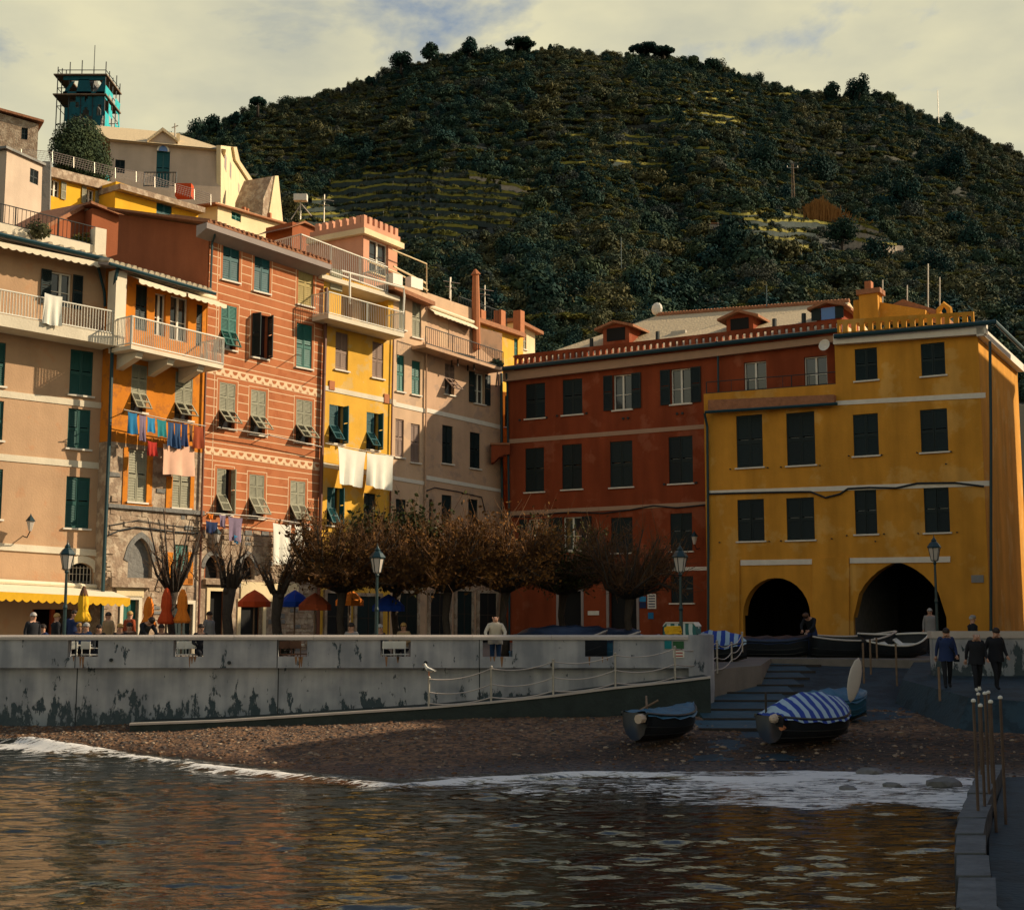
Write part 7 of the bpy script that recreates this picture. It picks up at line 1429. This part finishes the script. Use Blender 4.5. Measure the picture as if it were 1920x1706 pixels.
# ================================================================== PEOPLE
def person(label, loc, rz, pose, top, bot, hair, scale=1.0, shoes='c_black', cap=None, bag=None, fingers=True):
    J = {}; b2 = Vector
    if pose == 'sit':
        J = dict(pel=(0,.05,.52), sp=(0,.03,.75), ch=(0,.02,.98), ne=(0,.0,1.10), h1=(0,-.02,1.18), h2=(0,-.03,1.29), sl=(-.17,.02,1.03), sr=(.17,.02,1.03), el=(-.24,-.05,.78), er=(.24,-.05,.78), wl=(-.16,-.28,.74), wr=(.16,-.28,.74), hl=(-.09,.0,.50), hr=(.09,.0,.50), kl=(-.11,-.42,.50), kr=(.11,-.42,.50), al=(-.11,-.40,.08), ar=(.11,-.40,.08), tl=(-.11,-.56,.04), tr=(.11,-.56,.04))
    else:
        J = dict(pel=(0,0,.95), sp=(0,0,1.15), ch=(0,0,1.36), ne=(0,0,1.49), h1=(0,-.01,1.57), h2=(0,-.02,1.68), sl=(-.18,0,1.42), sr=(.18,0,1.42), el=(-.25,.03,1.15), er=(.25,.03,1.15), wl=(-.26,-.06,.91), wr=(.26,-.06,.91), hl=(-.09,0,.90), hr=(.09,0,.90), kl=(-.10,-.02,.50), kr=(.10,-.02,.50), al=(-.10,.02,.09), ar=(.10,.02,.09), tl=(-.11,-.15,.04), tr=(.11,-.15,.04))
        if pose == 'walk': J.update(kl=(-.09,-.17,.52), al=(-.09,-.20,.10), tl=(-.10,-.37,.07), kr=(.09,.05,.50), ar=(.10,.28,.15), tr=(.11,.16,.05), wl=(-.27,.14,.92), el=(-.25,.10,1.15), wr=(.26,-.18,.95), er=(.25,-.02,1.14), ch=(0,-.03,1.36), ne=(0,-.04,1.49), h1=(0,-.07,1.56), h2=(0,-.11,1.66))
        if pose == 'lean': J.update(sp=(0,-.03,1.13), ch=(0,-.12,1.32), ne=(0,-.15,1.45), h1=(0,-.19,1.53), h2=(0,-.23,1.63), sl=(-.20,-.12,1.36), sr=(.20,-.12,1.36), el=(-.31,-.22,1.16), er=(.31,-.22,1.16), wl=(-.27,-.42,1.03), wr=(.27,-.42,1.03))
        if pose == 'bend': J.update(sp=(0,-.08,1.12), ch=(0,-.2,1.28), ne=(0,-.3,1.36), h1=(0,-.37,1.40), h2=(0,-.45,1.44), sl=(-.18,-.2,1.3), sr=(.18,-.2,1.3), el=(-.24,-.35,1.1), er=(.24,-.35,1.1), wl=(-.12,-.5,.95), wr=(.12,-.5,.95))
    names = list(J); rd = dict(pel=.135, sp=.125, ch=.15, ne=.055, h1=.085, h2=.088, sl=.078, sr=.078, el=.052, er=.052, wl=.034, wr=.034, hl=.095, hr=.095, kl=.065, kr=.065, al=.045, ar=.045, tl=.04, tr=.04)
    ed = [('pel','sp'),('sp','ch'),('ch','ne'),('ne','h1'),('h1','h2'),('ch','sl'),('ch','sr'),('sl','el'),('sr','er'),('el','wl'),('er','wr'),('pel','hl'),('pel','hr'),('hl','kl'),('hr','kr'),('kl','al'),('kr','ar'),('al','tl'),('ar','tr')]
    me = bpy.data.meshes.new('person'); me.from_pydata([J[k] for k in names], [(names.index(a_), names.index(c_)) for a_, c_ in ed], []); ob = bpy.data.objects.new('person', me); COL.objects.link(ob)
    sk_ = ob.modifiers.new('skin', 'SKIN'); sb = ob.modifiers.new('sub', 'SUBSURF'); sb.levels = 1; sb.render_levels = 1
    lay = me.skin_vertices[0] if me.skin_vertices else None
    for i, k in enumerate(names): lay.data[i].radius = (rd[k]*1.12, rd[k]*(.82 if k in ('ch','sp','pel') else 1.12)); lay.data[i].use_root = (k == 'pel')
    dg = bpy.context.evaluated_depsgraph_get(); ev = ob.evaluated_get(dg); m2 = bpy.data.meshes.new_from_object(ev); bpy.data.objects.remove(ob); bpy.data.meshes.remove(me)
    seg = [(J[a_], J[c_], a_+c_) for a_, c_ in ed]; V = [v.co.copy() for v in m2.vertices]
    lab = []
    for p_ in m2.polygons:
        c = p_.center; best = None
        for a_, e_, nme in seg:
            a_, e_ = Vector(a_), Vector(e_); d = e_-a_; q = max(0, min(1, (c-a_).dot(d)/max(d.length_squared, 1e-9))); ds = (c-a_-d*q).length-(.04 if nme in ('pelsp','spch') else 0)
            if best is None or ds < best[0]: best = (ds, nme, q)
        nme = best[1]
        if nme in ('neh1','h1h2'): k = 2
        elif nme == 'chne': k = 2 if best[2] > .75 else 0
        elif nme in ('altl'.replace(' ', ''), 'artr'): k = 3
        elif nme in ('hlkl','hrkr','klal','krar','pelhl','pelhr'): k = 1
        else: k = 0
        lab.append(k)
    mb = MB(); mb.v = [tuple(v) for v in V]; mb.f = [tuple(p_.vertices) for p_ in m2.polygons]; mb.m = lab; bpy.data.meshes.remove(m2)
    h1, h2 = Vector(J['h1']), Vector(J['h2']); hd = (h2-h1).normalized(); fw = Vector((0,-1,0)); fw = (fw-hd*fw.dot(hd)).normalized()
    hc = (h1+h2)/2+hd*.02
    mb.ball(tuple(hc+fw*.105-hd*.015), (.016, .024, .026), 6, 4, 2)                      # nose
    for s_ in (-1, 1):
        mb.ball(tuple(hc+Vector((s_*.088,.01,0))), (.014, .024, .034), 6, 4, 2); mb.ball(tuple(hc+fw*.088+hd*.025+Vector((s_*.035,0,0))), .011, 6, 4, 3)
    mb.ball(tuple(hc+fw*.092-hd*.06), (.026, .008, .007), 6, 4, 4)                         # mouth
    if fingers:
        for w_, e_ in (('wl','el'),('wr','er')):
            W_, E_ = Vector(J[w_]), Vector(J[e_]); d = (W_-E_).normalized(); sd = d.cross(Vector((0,1,0))); sd = sd.normalized() if sd.length > .1 else Vector((1,0,0)); nn_ = d.cross(sd)
            mb.tube([W_-d*.02, W_+d*.03, W_+d*.085], [.026, .036, .034], 7, mi=2)
            for k, (o_, ln) in enumerate([(-.028,.062),(-.009,.075),(.010,.07),(.029,.055)]): mb.tube([W_+d*.075+sd*o_, W_+d*(.075+ln*.55)+sd*o_+nn_*.006, W_+d*(.07+ln)+sd*o_+nn_*.024], [.0095,.009,.007], 5, mi=2)
            mb.tube([W_+d*.03+sd*-.03, W_+d*.06+sd*-.058+nn_*.015, W_+d*.09+sd*-.062+nn_*.03], [.011,.010,.008], 5, mi=2)
    o = mb.build('person', [M[top], M[bot], M['skin'], M[shoes], M['c_rust']], None, smooth=True)
    if pose in ('stand', 'walk', 'lean'):
        cw_ = MB(); dy = (J['ch'][1]+J['sp'][1])/2
        n_ = 18; prof_ = [(.225, .80, 0), (.212, .95, J['sp'][1]*.5), (.196, 1.12, J['sp'][1]), (.198, 1.27, J['ch'][1]*.8), (.215, 1.39, J['ch'][1]), (.10, 1.47, J['ne'][1])]
        vv = [(rr_*1.02*math.cos(2*math.pi*k/n_)*(1+.05*math.sin(k*2.6+rr_*40)), yy+rr_*.80*math.sin(2*math.pi*k/n_)*(1+.05*math.sin(k*1.7+z_*9)), z_+.012*math.sin(k*2.1)) for rr_, z_, yy in prof_ for k in range(n_)]
        cw_._add(vv, [(i*n_+k, i*n_+(k+1) % n_, (i+1)*n_+(k+1) % n_, (i+1)*n_+k) for i in range(len(prof_)-1) for k in range(n_)]); cw_.build('jacket', M[top], o, smooth=True)
    if hair:
        hb = MB(); n_, m_ = 12, 7; q0 = hd.to_track_quat('Z', 'Y')
        vs__ = []
        for i in range(m_+1):
            th_ = math.pi*.60*i/m_
            for j in range(n_):
                a_ = 2*math.pi*j/n_; v = Vector((math.sin(th_)*math.cos(a_)*.104, math.sin(th_)*math.sin(a_)*.112, math.cos(th_)*.118)); back = -(v.dot(q0.inverted() @ fw))
                if i == m_ and back < .02: v.z += .055
                vs__.append(tuple(hc+hd*.012-fw*.012+q0 @ v))
        hb._add(vs__, [(i*n_+j, i*n_+(j+1) % n_, (i+1)*n_+(j+1) % n_, (i+1)*n_+j) for i in range(m_) for j in range(n_)]); hb.build('hair', M[hair], o, smooth=True)
    if cap: MB().ball(tuple(hc+hd*.055), (.112, .118, .075), 10, 5).build('hat', M[cap], o, smooth=True)
    if bag:
        MB().tube([Vector(J['sl'])+Vector((0,-.1,.02)), Vector((.12,-.17,1.15)), Vector((.24,-.08,.98))], .018, 5).box(.2,.34,-.14,.06,.78,1.0).build('shoulder_bag', M[bag], o)
    o.location = loc; o.rotation_euler = (0, 0, rz); o.scale = (scale,)*3; tag(o, label, 'person'); return o
def ppl(px, Y, z=None): return (*hx(px, Y), sqz(0, Y) if z is None else z)
person('bald man in pale sweater leaning both hands on the quay wall', ppl(929, 41.55), 0, 'lean', 'c_cream', 'c_denim', None, 1.0)
person('standing person in black jacket beside the narrow orange parasol', ppl(268, 43.0), .9, 'bend', 'c_black', 'c_black', 'hair_dark', 1.04)
person('man with grey hair and dark coat at the left edge of the cafe', ppl(62, 42.0), .9, 'stand', 'c_black', 'c_navy', 'hair_grey', 1.0)
person('person in dark coat standing under the yellow valance', ppl(106, 43.2), 2.2, 'stand', 'c_black', 'c_black', 'hair_blond', .98)
person('tall person in dark blue coat standing behind the closed yellow parasol', ppl(139, 45.2), .3, 'stand', 'c_navy', 'c_black', 'hair_dark', 1.03)
person('person in tan jacket standing before the orange shop frame', ppl(203, 44.8), -.6, 'stand', 'c_tan', 'c_black', 'hair_dark', .99)
person('person in grey jacket standing between closed parasols and striped house door', ppl(392, 45.0), 1.1, 'stand', 'c_grey', 'c_navy', 'hair_dark', 1.0)
person('person in rust red jacket standing left of the gothic niche', ppl(243, 46.0), 2.6, 'stand', 'c_rust', 'c_black', 'hair_blond', 1.0)
seats = [(82,43.6,'c_navy','hair_dark','seated person in navy beside the grey-haired man'),(150,43.8,'c_navy','hair_blond','seated fair-haired person under the closed yellow parasol'),(163,43.0,'c_denim','hair_grey','seated grey-haired person in blue right of the yellow parasol'),(187,43.2,'c_black','hair_dark','seated person in black in front of the orange shop frame'),(226,42.8,'c_black','hair_blond','seated blond person in black left of the teal door'),(243,43.6,'c_brown','hair_dark','seated person in brown in front of the teal door'),(303,43.4,'c_brown','hair_dark','seated person in brown under the red orange parasol'),(377,42.4,'c_black','hair_dark','seated person in dark coat right of the closed parasols'),(659,43.0,'c_grey','hair_dark','seated person in grey under the brown-leaved pollard'),(712,43.4,'c_black','hair_grey','seated white-haired person beside the middle street lamp'),(757,44.4,'c_tan','hair_blond','seated person in tan under the dark blue parasol')]
stool = chair_proto('c_grey'); used.discard(stool.name)
for i, (px, Y, tp_, hr, lb) in enumerate(seats):
    rz = random.uniform(-.8, .8); l_ = ppl(px, Y); person(lb, l_, rz, 'sit', tp_, 'c_black', hr, 1.0+.02*(i % 3), fingers=False)
    c_ = stool if i == 0 else copy_tree(stool); c_.location = l_; c_.rotation_euler = (0,0,rz); c_['label'] = 'grey cafe chair under the '+lb.replace('seated ', '')
    if len(c_['label'].split()) > 16: c_['label'] = ' '.join(c_['label'].split()[:16])
person('walker in navy blue jacket with dark trousers on the right path', ppl(1772, 39.0, pz(12, 39.0)), -.15, 'walk', 'c_navy', 'c_black', 'hair_dark', 1.0, bag='c_black')
person('bald walker in black coat and white shoes on the right path', ppl(1828, 38.2, pz(12, 38.2)), -.1, 'walk', 'c_black', 'c_black', None, .98, shoes='white')
person('walker in black at the right edge of the photo', ppl(1864, 38.6, pz(12, 38.6)), .1, 'walk', 'c_black', 'c_black', 'hair_dark', 1.02)
person('person with grey headscarf and dark coat behind the low white wall', ppl(1823, 46.2, 1.95), 1.4, 'stand', 'c_black', 'c_black', 'hair_grey', 1.0, cap='c_grey')
person('fisherman in dark jacket bending by the left boat arch', ppl(1523, 50.5, 2.1), -.7, 'bend', 'c_black', 'c_navy', 'hair_dark', 1.12, cap='c_brown')
person('person in grey coat standing inside the right boat arch', ppl(1744, 52.5, 2.25), -.3, 'stand', 'c_grey', 'c_black', 'hair_grey', 1.0)
# ================================================================== BOATS
def hull_sections(Lh, beam, hgt, n=13):
    S_ = []
    for i in range(n):
        q = i/(n-1); x = -Lh/2+Lh*q; w = beam/2*(math.sin(math.pi*min(1, .13+q*.9 if q < .5 else 1.0-(q-.5)*1.98+.0))**.62 if q < .98 else .02); w = beam/2*max(.03, (1-abs(2*q-1.02)**2.6)) if q > .5 else beam/2*(1-.35*abs(2*q-1)**2.2)
        sheer = hgt*(1+.28*(2*q-1)**2*(1.3 if q > .5 else .6)); keel = hgt*.32*max(0, q-.72)/.28 if q > .72 else 0
        S_.append((x, w, sheer, keel))
    return S_
def boat(label, loc, rz, Lh, beam, hgt, mt, trim, cover=None, cover_h=.5, group='boats drawn up ashore', extra=None, tilt=0.0, inside='wood'):
    o = empty('boat', loc, rz, label, 'boat', group); o.rotation_euler = (tilt, 0, rz); S_ = hull_sections(Lh, beam, hgt); n = len(S_); V = []; m_ = 9
    for x, w, sh, ke in S_:
        for j in range(m_):
            a_ = math.pi*(j/(m_-1)-.5); y = w*math.sin(a_)/1.0*(1 if abs(math.sin(a_)) < .95 else 1); z = ke+(sh-ke)*(1-math.cos(a_)**.75 if math.cos(a_) > 1e-6 else 1)
            V.append((x, y, z))
    b = MB(); b._add(V, [(i*m_+j, i*m_+j+1, (i+1)*m_+j+1, (i+1)*m_+j) for i in range(n-1) for j in range(m_-1)]+[tuple(range(m_))]); b.build('hull', M[mt], o, smooth=True)
    for s_ in (0, m_-1): MB().tube([V[i*m_+s_] for i in range(n)], .035, 6).build('gunwale', M[trim], o)
    for s_ in (1, 2, m_-3, m_-2): MB().tube([V[i*m_+s_] for i in range(n-1)], .016, 5).build('strake', M[mt], o)
    MB().tube([(S_[i][0], 0, S_[i][3]-.03) for i in range(n)], .035, 5).build('keel', M['darkwood'], o)
    if not cover:
        MB().poly([(x, -w*.9, sh*.55) for x, w, sh, ke in S_]+[(x, w*.9, sh*.55) for x, w, sh, ke in reversed(S_)]).build('floor_boards', M[inside], o)
        for q in (4, 7): x, w, sh, ke = S_[q]; MB().box(x-.12, x+.12, -w*.93, w*.93, sh*.78, sh*.82).build('thwart', M[inside], o)
    else:
        k = 9; V2 = []
        for i, (x, w, sh, ke) in enumerate(S_):
            e_ = math.sin(math.pi*i/(n-1))**.6
            for j in range(k):
                u = 2*j/(k-1)-1; V2.append((x, u*(w+.05), sh+.02-(.10 if abs(u) > .99 else 0)+cover_h*e_*(1-abs(u)**1.3)+.03*math.sin(i*2.1+j)))
        b = MB(); b._add(V2, [(i*k+j, i*k+j+1, (i+1)*k+j+1, (i+1)*k+j) for i in range(n-1) for j in range(k-1)]); b.build('tarpaulin', M[cover], o, smooth=True)
    return o
M['hull_dark'] = mat('dark_boat_paint', (.012, .016, .02), .45, .2, 3, spec=.5); M['hull_blue'] = mat('blue_boat_paint', (.02, .10, .18), .4, .2, 3, spec=.5); M['tarp_blue'] = mat('blue_tarpaulin', (.025, .11, .19), .4, .2, 2, bump=.5, bscale=3); M['tarp_dark'] = mat('navy_tarpaulin', (.012, .022, .045), .35, .2, 2, bump=.5, bscale=3, spec=.5); M['fender'] = mat('pale_fender', (.52, .40, .30), .6, .15, 5)
def bz(x, y): return float(beach_z(np.array([x]), np.array([y]))[0])
def boat_at(label, px, Y, z, rz, *a_, **k): return boat(label, (hx(px, Y)[0], Y, z), rz, *a_, **k)
b1 = boat_at('dark boat with blue cover lying on the beach left of the steps', 1243, 35.2, .52, .85, 2.6, 1.2, .6, 'hull_dark', 'hull_dark', 'tarp_blue', .14)
MB().tube([(-1.5,-.25,.56),(-1.15,-.25,.56)], .12, 8).build('fender', M['fender'], b1); MB().tube([(-.9,-.1,.7),(-.3,.35,1.05)], .03, 5).build('oar', M['wood'], b1); MB().tube([(-1.0,.1,.72),(-.55,-.2,.98)], .03, 5).build('oar', M['wood'], b1)
b2 = boat_at('boat under a blue and white striped tarpaulin at the foot of the steps', 1512, 34.8, .48, .62, 2.9, 1.5, .58, 'hull_dark', 'hull_dark', 'bluestripe', .62)
MB().tube([(-1.5,-.2,.62),(-1.15,-.2,.64)], .12, 8).ball((-1.52,-.2,.62), .11, 8, 5).build('fender', M['fender'], b2); MB().tube([(-1.45,-.4,.42),(-1.1,-.4,.40)], .09, 8).build('fender', M['terracotta'], b2); MB().tube([(-1.35,.2,.3),(-1.35,.2,1.25)], .03, 5).build('stake', M['darkwood'], b2)
b3 = boat_at('light blue open boat with a pale blue cover behind the striped boat', 1560, 38.2, .76, .35, 2.1, 1.1, .55, 'hull_blue', 'hull_blue', 'tarp_blue', .30)
bd = MB(); bd.lathe([(.01,-.95),(.14,-.8),(.27,-.4),(.30,0),(.27,.45),(.15,.82),(.01,.97)], 16); bd.v = [(x*.66, y*.12, z*.64) for x, y, z in bd.v]
o = bd.build('surfboard', M['lampglass'], None, smooth=True); p = at_y(1602, 1275, 36.8); o.location = p; o.rotation_euler = (.1, .18, .25); tag(o, 'pale upright board leaning on the blue boat', 'board')
boat_at('dark open boat with white edge in front of the arcade pier', 1596, 50.8, 2.12, .1, 3.4, 1.4, .75, 'hull_dark', 'lampglass', None, tilt=.1)
boat_at('white-lined open boat in front of the right arch', 1672, 50.4, 2.15, .15, 2.6, 1.3, .7, 'hull_dark', 'white', None, inside='white', tilt=.32)
boat_at('dark covered boat before the left arch', 1450, 51.0, 2.14, -.2, 3.0, 1.3, .6, 'hull_dark', 'hull_dark', 'tarp_dark', .2)
boat_at('boat under a striped cover beside the quay wall end', 1340, 47.5, 2.12, -.25, 2.2, 1.15, .5, 'hull_dark', 'hull_dark', 'bluestripe', .55)
boat_at('large boat under a glossy navy tarpaulin behind the wall, left of two', 1052, 45.2, 2.05, .1, 3.1, 1.6, .85, 'hull_dark', 'lampglass', 'tarp_dark', .45)
boat_at('large boat under a glossy navy tarpaulin behind the wall, right of two', 1118, 46.2, 2.07, -.1, 3.0, 1.6, .8, 'hull_blue', 'lampglass', 'tarp_dark', .38)
boat_at('low boat with a faded blue striped cover before the notices', 1212, 47.5, 2.1, -.1, 2.6, 1.2, .5, 'hull_dark', 'hull_dark', 'bluestripe', .42)
o = boat_at('small blue boat heap of nets at the left of the tarpaulin boats', 1000, 44.0, 2.03, .2, 1.5, .8, .42, 'hull_blue', 'c_sky', 'tarp_blue', .3)
# striped locker
p = Vector((*hx(1279, 45.0), sqz(0, 45))); o = empty('boat_locker', p, -.35, 'green and white striped locker with rounded top behind the wall end', 'locker')
P_ = [(-.55,0),(.55,0),(.55,1.25),(.45,1.36),(-.45,1.36),(-.55,1.25)]; MB().prism(P_, -.4, .4).build('cabinet', M['greenstripe'], o); MB().prism([(-.56,1.26),(-.46,1.375),(.46,1.375),(.56,1.26),(.56,1.3),(.47,1.41),(-.47,1.41),(-.56,1.3)], -.42, .42).build('lid', M['white'], o); MB().box(-.58,-.55,-.4,.4,0,1.25).build('side_panel', M['sh_dark'], o)
o = MB(); 
for k in range(9): o.tube([(.22*math.cos(a_/8*6.28)+random.uniform(-.04,.04), .12*math.sin(a_/8*6.28), .04+.025*k+random.uniform(-.01,.01)) for a_ in range(9)], .028, 5)
o = o.build('rope_coil', M['c_yellow']); o.location = (*hx(1262, 41.0), zTop); tag(o, 'heap of yellow rope on top of the quay wall end', 'rope')
# seagull on the first rope post
p = posts[0][0]+Vector((0, 0, posts[0][1]+.05)); o = empty('seagull', p, -.6, 'small white gull perched on the first railing post', 'gull')
b = MB(); b.tube([(.22,0,.13),(.10,0,.15),(-.04,0,.19),(-.12,0,.26),(-.14,0,.31)], [.012,.05,.065,.04,.036], 8); b.ball((-.155,0,.325), (.045,.036,.036), 8, 5); b.build('body', M['cloth_white'], o, smooth=True)
MB().tube([(.24,-.045,.14),(.0,-.06,.19)], [.01,.045], 6).tube([(.24,.045,.14),(.0,.06,.19)], [.01,.045], 6).build('wing', M['c_grey'], o); MB().tube([(-.19,0,.32),(-.245,0,.31)], [.012,.004], 5).build('beak', M['c_orange'], o); MB().tube([(.0,-.02,.0),(.0,-.02,.14)], .008, 4).tube([(.0,.02,.0),(.0,.02,.14)], .008, 4).build('leg', M['c_orange'], o)
# ================================================================== LAUNDRY
def cloth(face, quad, d, mt, name, label, group='laundry', nx=12, ny=12, fold=.05, seed=0):
    q = [face.pt(x, y, d) for x, y in quad]; r_ = random.Random(seed+int(quad[0][0])); ph = r_.uniform(0, 6); O_ = q[0]; V = []; k = r_.uniform(9, 16)
    for j in range(ny+1):
        v = j/ny
        for i in range(nx+1):
            u = i/nx; p = (q[0].lerp(q[1], u)).lerp(q[3].lerp(q[2], u), v); p = p+face.n*(fold*v*(math.sin(u*k+ph)+.5*math.sin(u*k*2.3+ph*2))+.02*math.sin(v*5+u*3)); p.z -= .03*math.sin(u*math.pi)*(1-v)+.02*v*math.sin(u*7+ph); V.append(p-O_)
    nV = len(V); V += [p-face.n*.012 for p in V]; w = nx+1
    fs = [(j*w+i, j*w+i+1, (j+1)*w+i+1, (j+1)*w+i) for j in range(ny) for i in range(nx)]; fs += [tuple(nV+a_ for a_ in reversed(f)) for f in fs]
    b = MB(); b._add(V, fs); o = b.build(name, M[mt], None, smooth=True); o.location = O_; tag(o, label, name.replace('hanging_', ''), group); return o
cloth(YEL.f, [(634,837),(686,848),(675,914),(635,906)], .8, 'cloth_white', 'hanging_sheet', 'left white sheet hung across the narrow yellow house', fold=.08); cloth(YEL.f, [(688,849),(738,854),(731,921),(690,910)], .8, 'cloth_white', 'hanging_sheet', 'right white sheet hung across the narrow yellow house', fold=.09)
YEL.pipe('laundry_bar', [(610,831,.8),(740,856,.8)], .02, 'steel')
f = ORG.f; ORG.pipe('laundry_bar', [(232,768,.75),(310,786,.75),(386,799,.75)], .02, 'steel')
for px_, py_ in [(236,769),(383,798)]: ORG.pipe('laundry_arm', [(px_-4,py_+4,0),(px_,py_,.75)], .02, 'iron')
for (x0, y0, x1, y1, mt, nm, lb) in [(240,772,257,815,'c_blue','hanging_shirt','bright blue shirt at the left end of the upper clothes line'),(261,777,274,828,'c_violet','hanging_shirt','violet shirt second on the upper clothes line'),(276,781,291,812,'c_sky','hanging_shirt','mid blue shirt third on the upper clothes line'),(294,785,312,820,'c_teal','hanging_shirt','dark teal shirt fourth on the upper clothes line'),(315,790,326,838,'c_denim','hanging_trousers','left jeans leg pair on the upper clothes line'),(328,792,339,842,'c_denim','hanging_trousers','second jeans on the upper clothes line'),(341,793,352,838,'c_navy','hanging_trousers','navy trousers on the upper clothes line'),(354,795,362,830,'c_brown','hanging_shirt','brown shirt before the red trousers on the upper line'),(364,797,381,842,'c_rust','hanging_trousers','rust red trousers at the right end of the upper clothes line'),(277,826,294,856,'c_red','hanging_shirt','small red garment hanging below the violet shirt')]:
    if nm == 'hanging_trousers':
        xm = (x0+x1)/2; ym = y0+(y1-y0)*.35
        cloth(f, [(x0,y0),(x1,y0+(x1-x0)*.2),(x1+1,y1),(x0-1,y1-2)], .75, mt, nm, lb, fold=.05, nx=8)
    else: cloth(f, [(x0,y0),(x1,y0+(x1-x0)*.2),(x1,y1),(x0+1,y1-2)], .75, mt, nm, lb, fold=.04, nx=8)
cloth(f, [(306,832),(365,836),(364,893),(306,889)], .6, 'cloth_pink', 'hanging_towel', 'large pale pink towel hanging under the upper clothes line', fold=.05)
f = STR.f
for (x0, y0, x1, y1, mt, nm, lb) in [(389,962,401,974,'c_orange','hanging_shirt','small orange garment at the left of the lower clothes line'),(386,976,409,1002,'c_navy','hanging_shirt','dark navy shirt at the left of the lower clothes line'),(411,964,424,990,'c_violet','hanging_shirt','lilac and white shirt on the lower clothes line'),(428,968,455,1016,'c_violet','hanging_towel','dusty violet towel on the lower clothes line'),(439,1003,448,1020,'c_sky','hanging_cloth','small blue and pink cloth under the violet towel'),(512,980,546,1060,'cloth_white','hanging_towel','long white towel on the lower clothes line'),(553,984,582,1040,'cloth_white','hanging_towel','shorter white towel partly behind the brown-leaved crown')]:
    cloth(f, [(x0,y0),(x1,y0+(x1-x0)*.13),(x1-2,y1),(x0+1,y1-3)], .55, mt, nm, lb, fold=.05)
cloth(PEACH.f, [(84,549),(117,557),(115,613),(80,606)], 1.16, 'cloth_white', 'hanging_sheet', 'white cloth draped over the left balcony railing', fold=.05)
# plants on terraces
for (px, py, Y, s_, mt, lb) in [(70,425,48.5,.9,'scrub2','dry ochre shrub on the roof terrace at the left edge'),(160,445,50.5,.8,'vine','green shrub on the roof terrace beside the pier'),(930,668,67.0,.55,'scrub','dark potted plant at the end of the iron balcony'),(1372,727,61.5,.35,'scrub','low plant on the yellow terrace corner')]:
    p = at_y(px, py+12, Y); tree('terrace_shrub', lb, p-Vector((0,0,.25)), s_, [(0,0,.4*s_,.45*s_),(.4*s_,0,.3*s_,.35*s_),(-.4*s_,.1,.35*s_,.35*s_)], M[mt], 500, .14, .03, int(px), None, 1.0, 'shrub')
# balcony table on the iron balcony, floodlight and dish on the roofs
p = PK2.f.pt(868, 668, .45); o = empty('balcony_table', PK2.f.P(*PK2.f.uw(868, 668, .45), .45), PK2.f.rz, 'dark wooden table on the iron balcony', 'table'); MB().box(-.7,.7,-.25,.25,.0,.06).build('table_top', M['darkwood'], o)
for sx in (-1, 1):
    for sy in (-1, 1): MB().box(sx*.62-.03,sx*.62+.03,sy*.2-.03,sy*.2+.03,-.62,0).build('leg', M['darkwood'], o)
p = at_y(563, 412, 69); o = empty('roof_floodlight', p, 0, 'white floodlight on a rooftop tripod behind the striped house', 'floodlight'); q = at_y(563, 374, 69)-p
MB().tube([(0,0,0),(0,0,q.z)], .04, 5).tube([(-.5,0,0),(0,0,.8)], .03, 4).tube([(.6,0,.2),(0,0,.9)], .03, 4).build('mast', M['steel'], o); MB().box(-.35,.35,-.2,.2,q.z-.1,q.z+.25).build('lamp_head', M['white'], o)
for i, (px, y0, y1, Y) in enumerate([(607,440,365,67),(845,565,520,70),(909,600,535,76),(1252,470,430,200)]):
    p = at_y(px, y0, Y); q = at_y(px, y1, Y)-p; 
    if i == 3: continue
    o = MB().tube([(0,0,-.6),(0,0,q.z)], .03, 4).tube([(-.4,0,q.z-.2),(.5,0,q.z-.35)], .02, 4).tube([(-.3,0,q.z-.5),(.3,0,q.z-.6)], .018, 4).build('roof_antenna', M['steel']); o.location = p
    tag(o, ['tall thin aerial left of the rose turret','aerial on the roof of the shaded pink house','aerial on the little yellow house roof'][i], 'aerial', 'roof aerials')
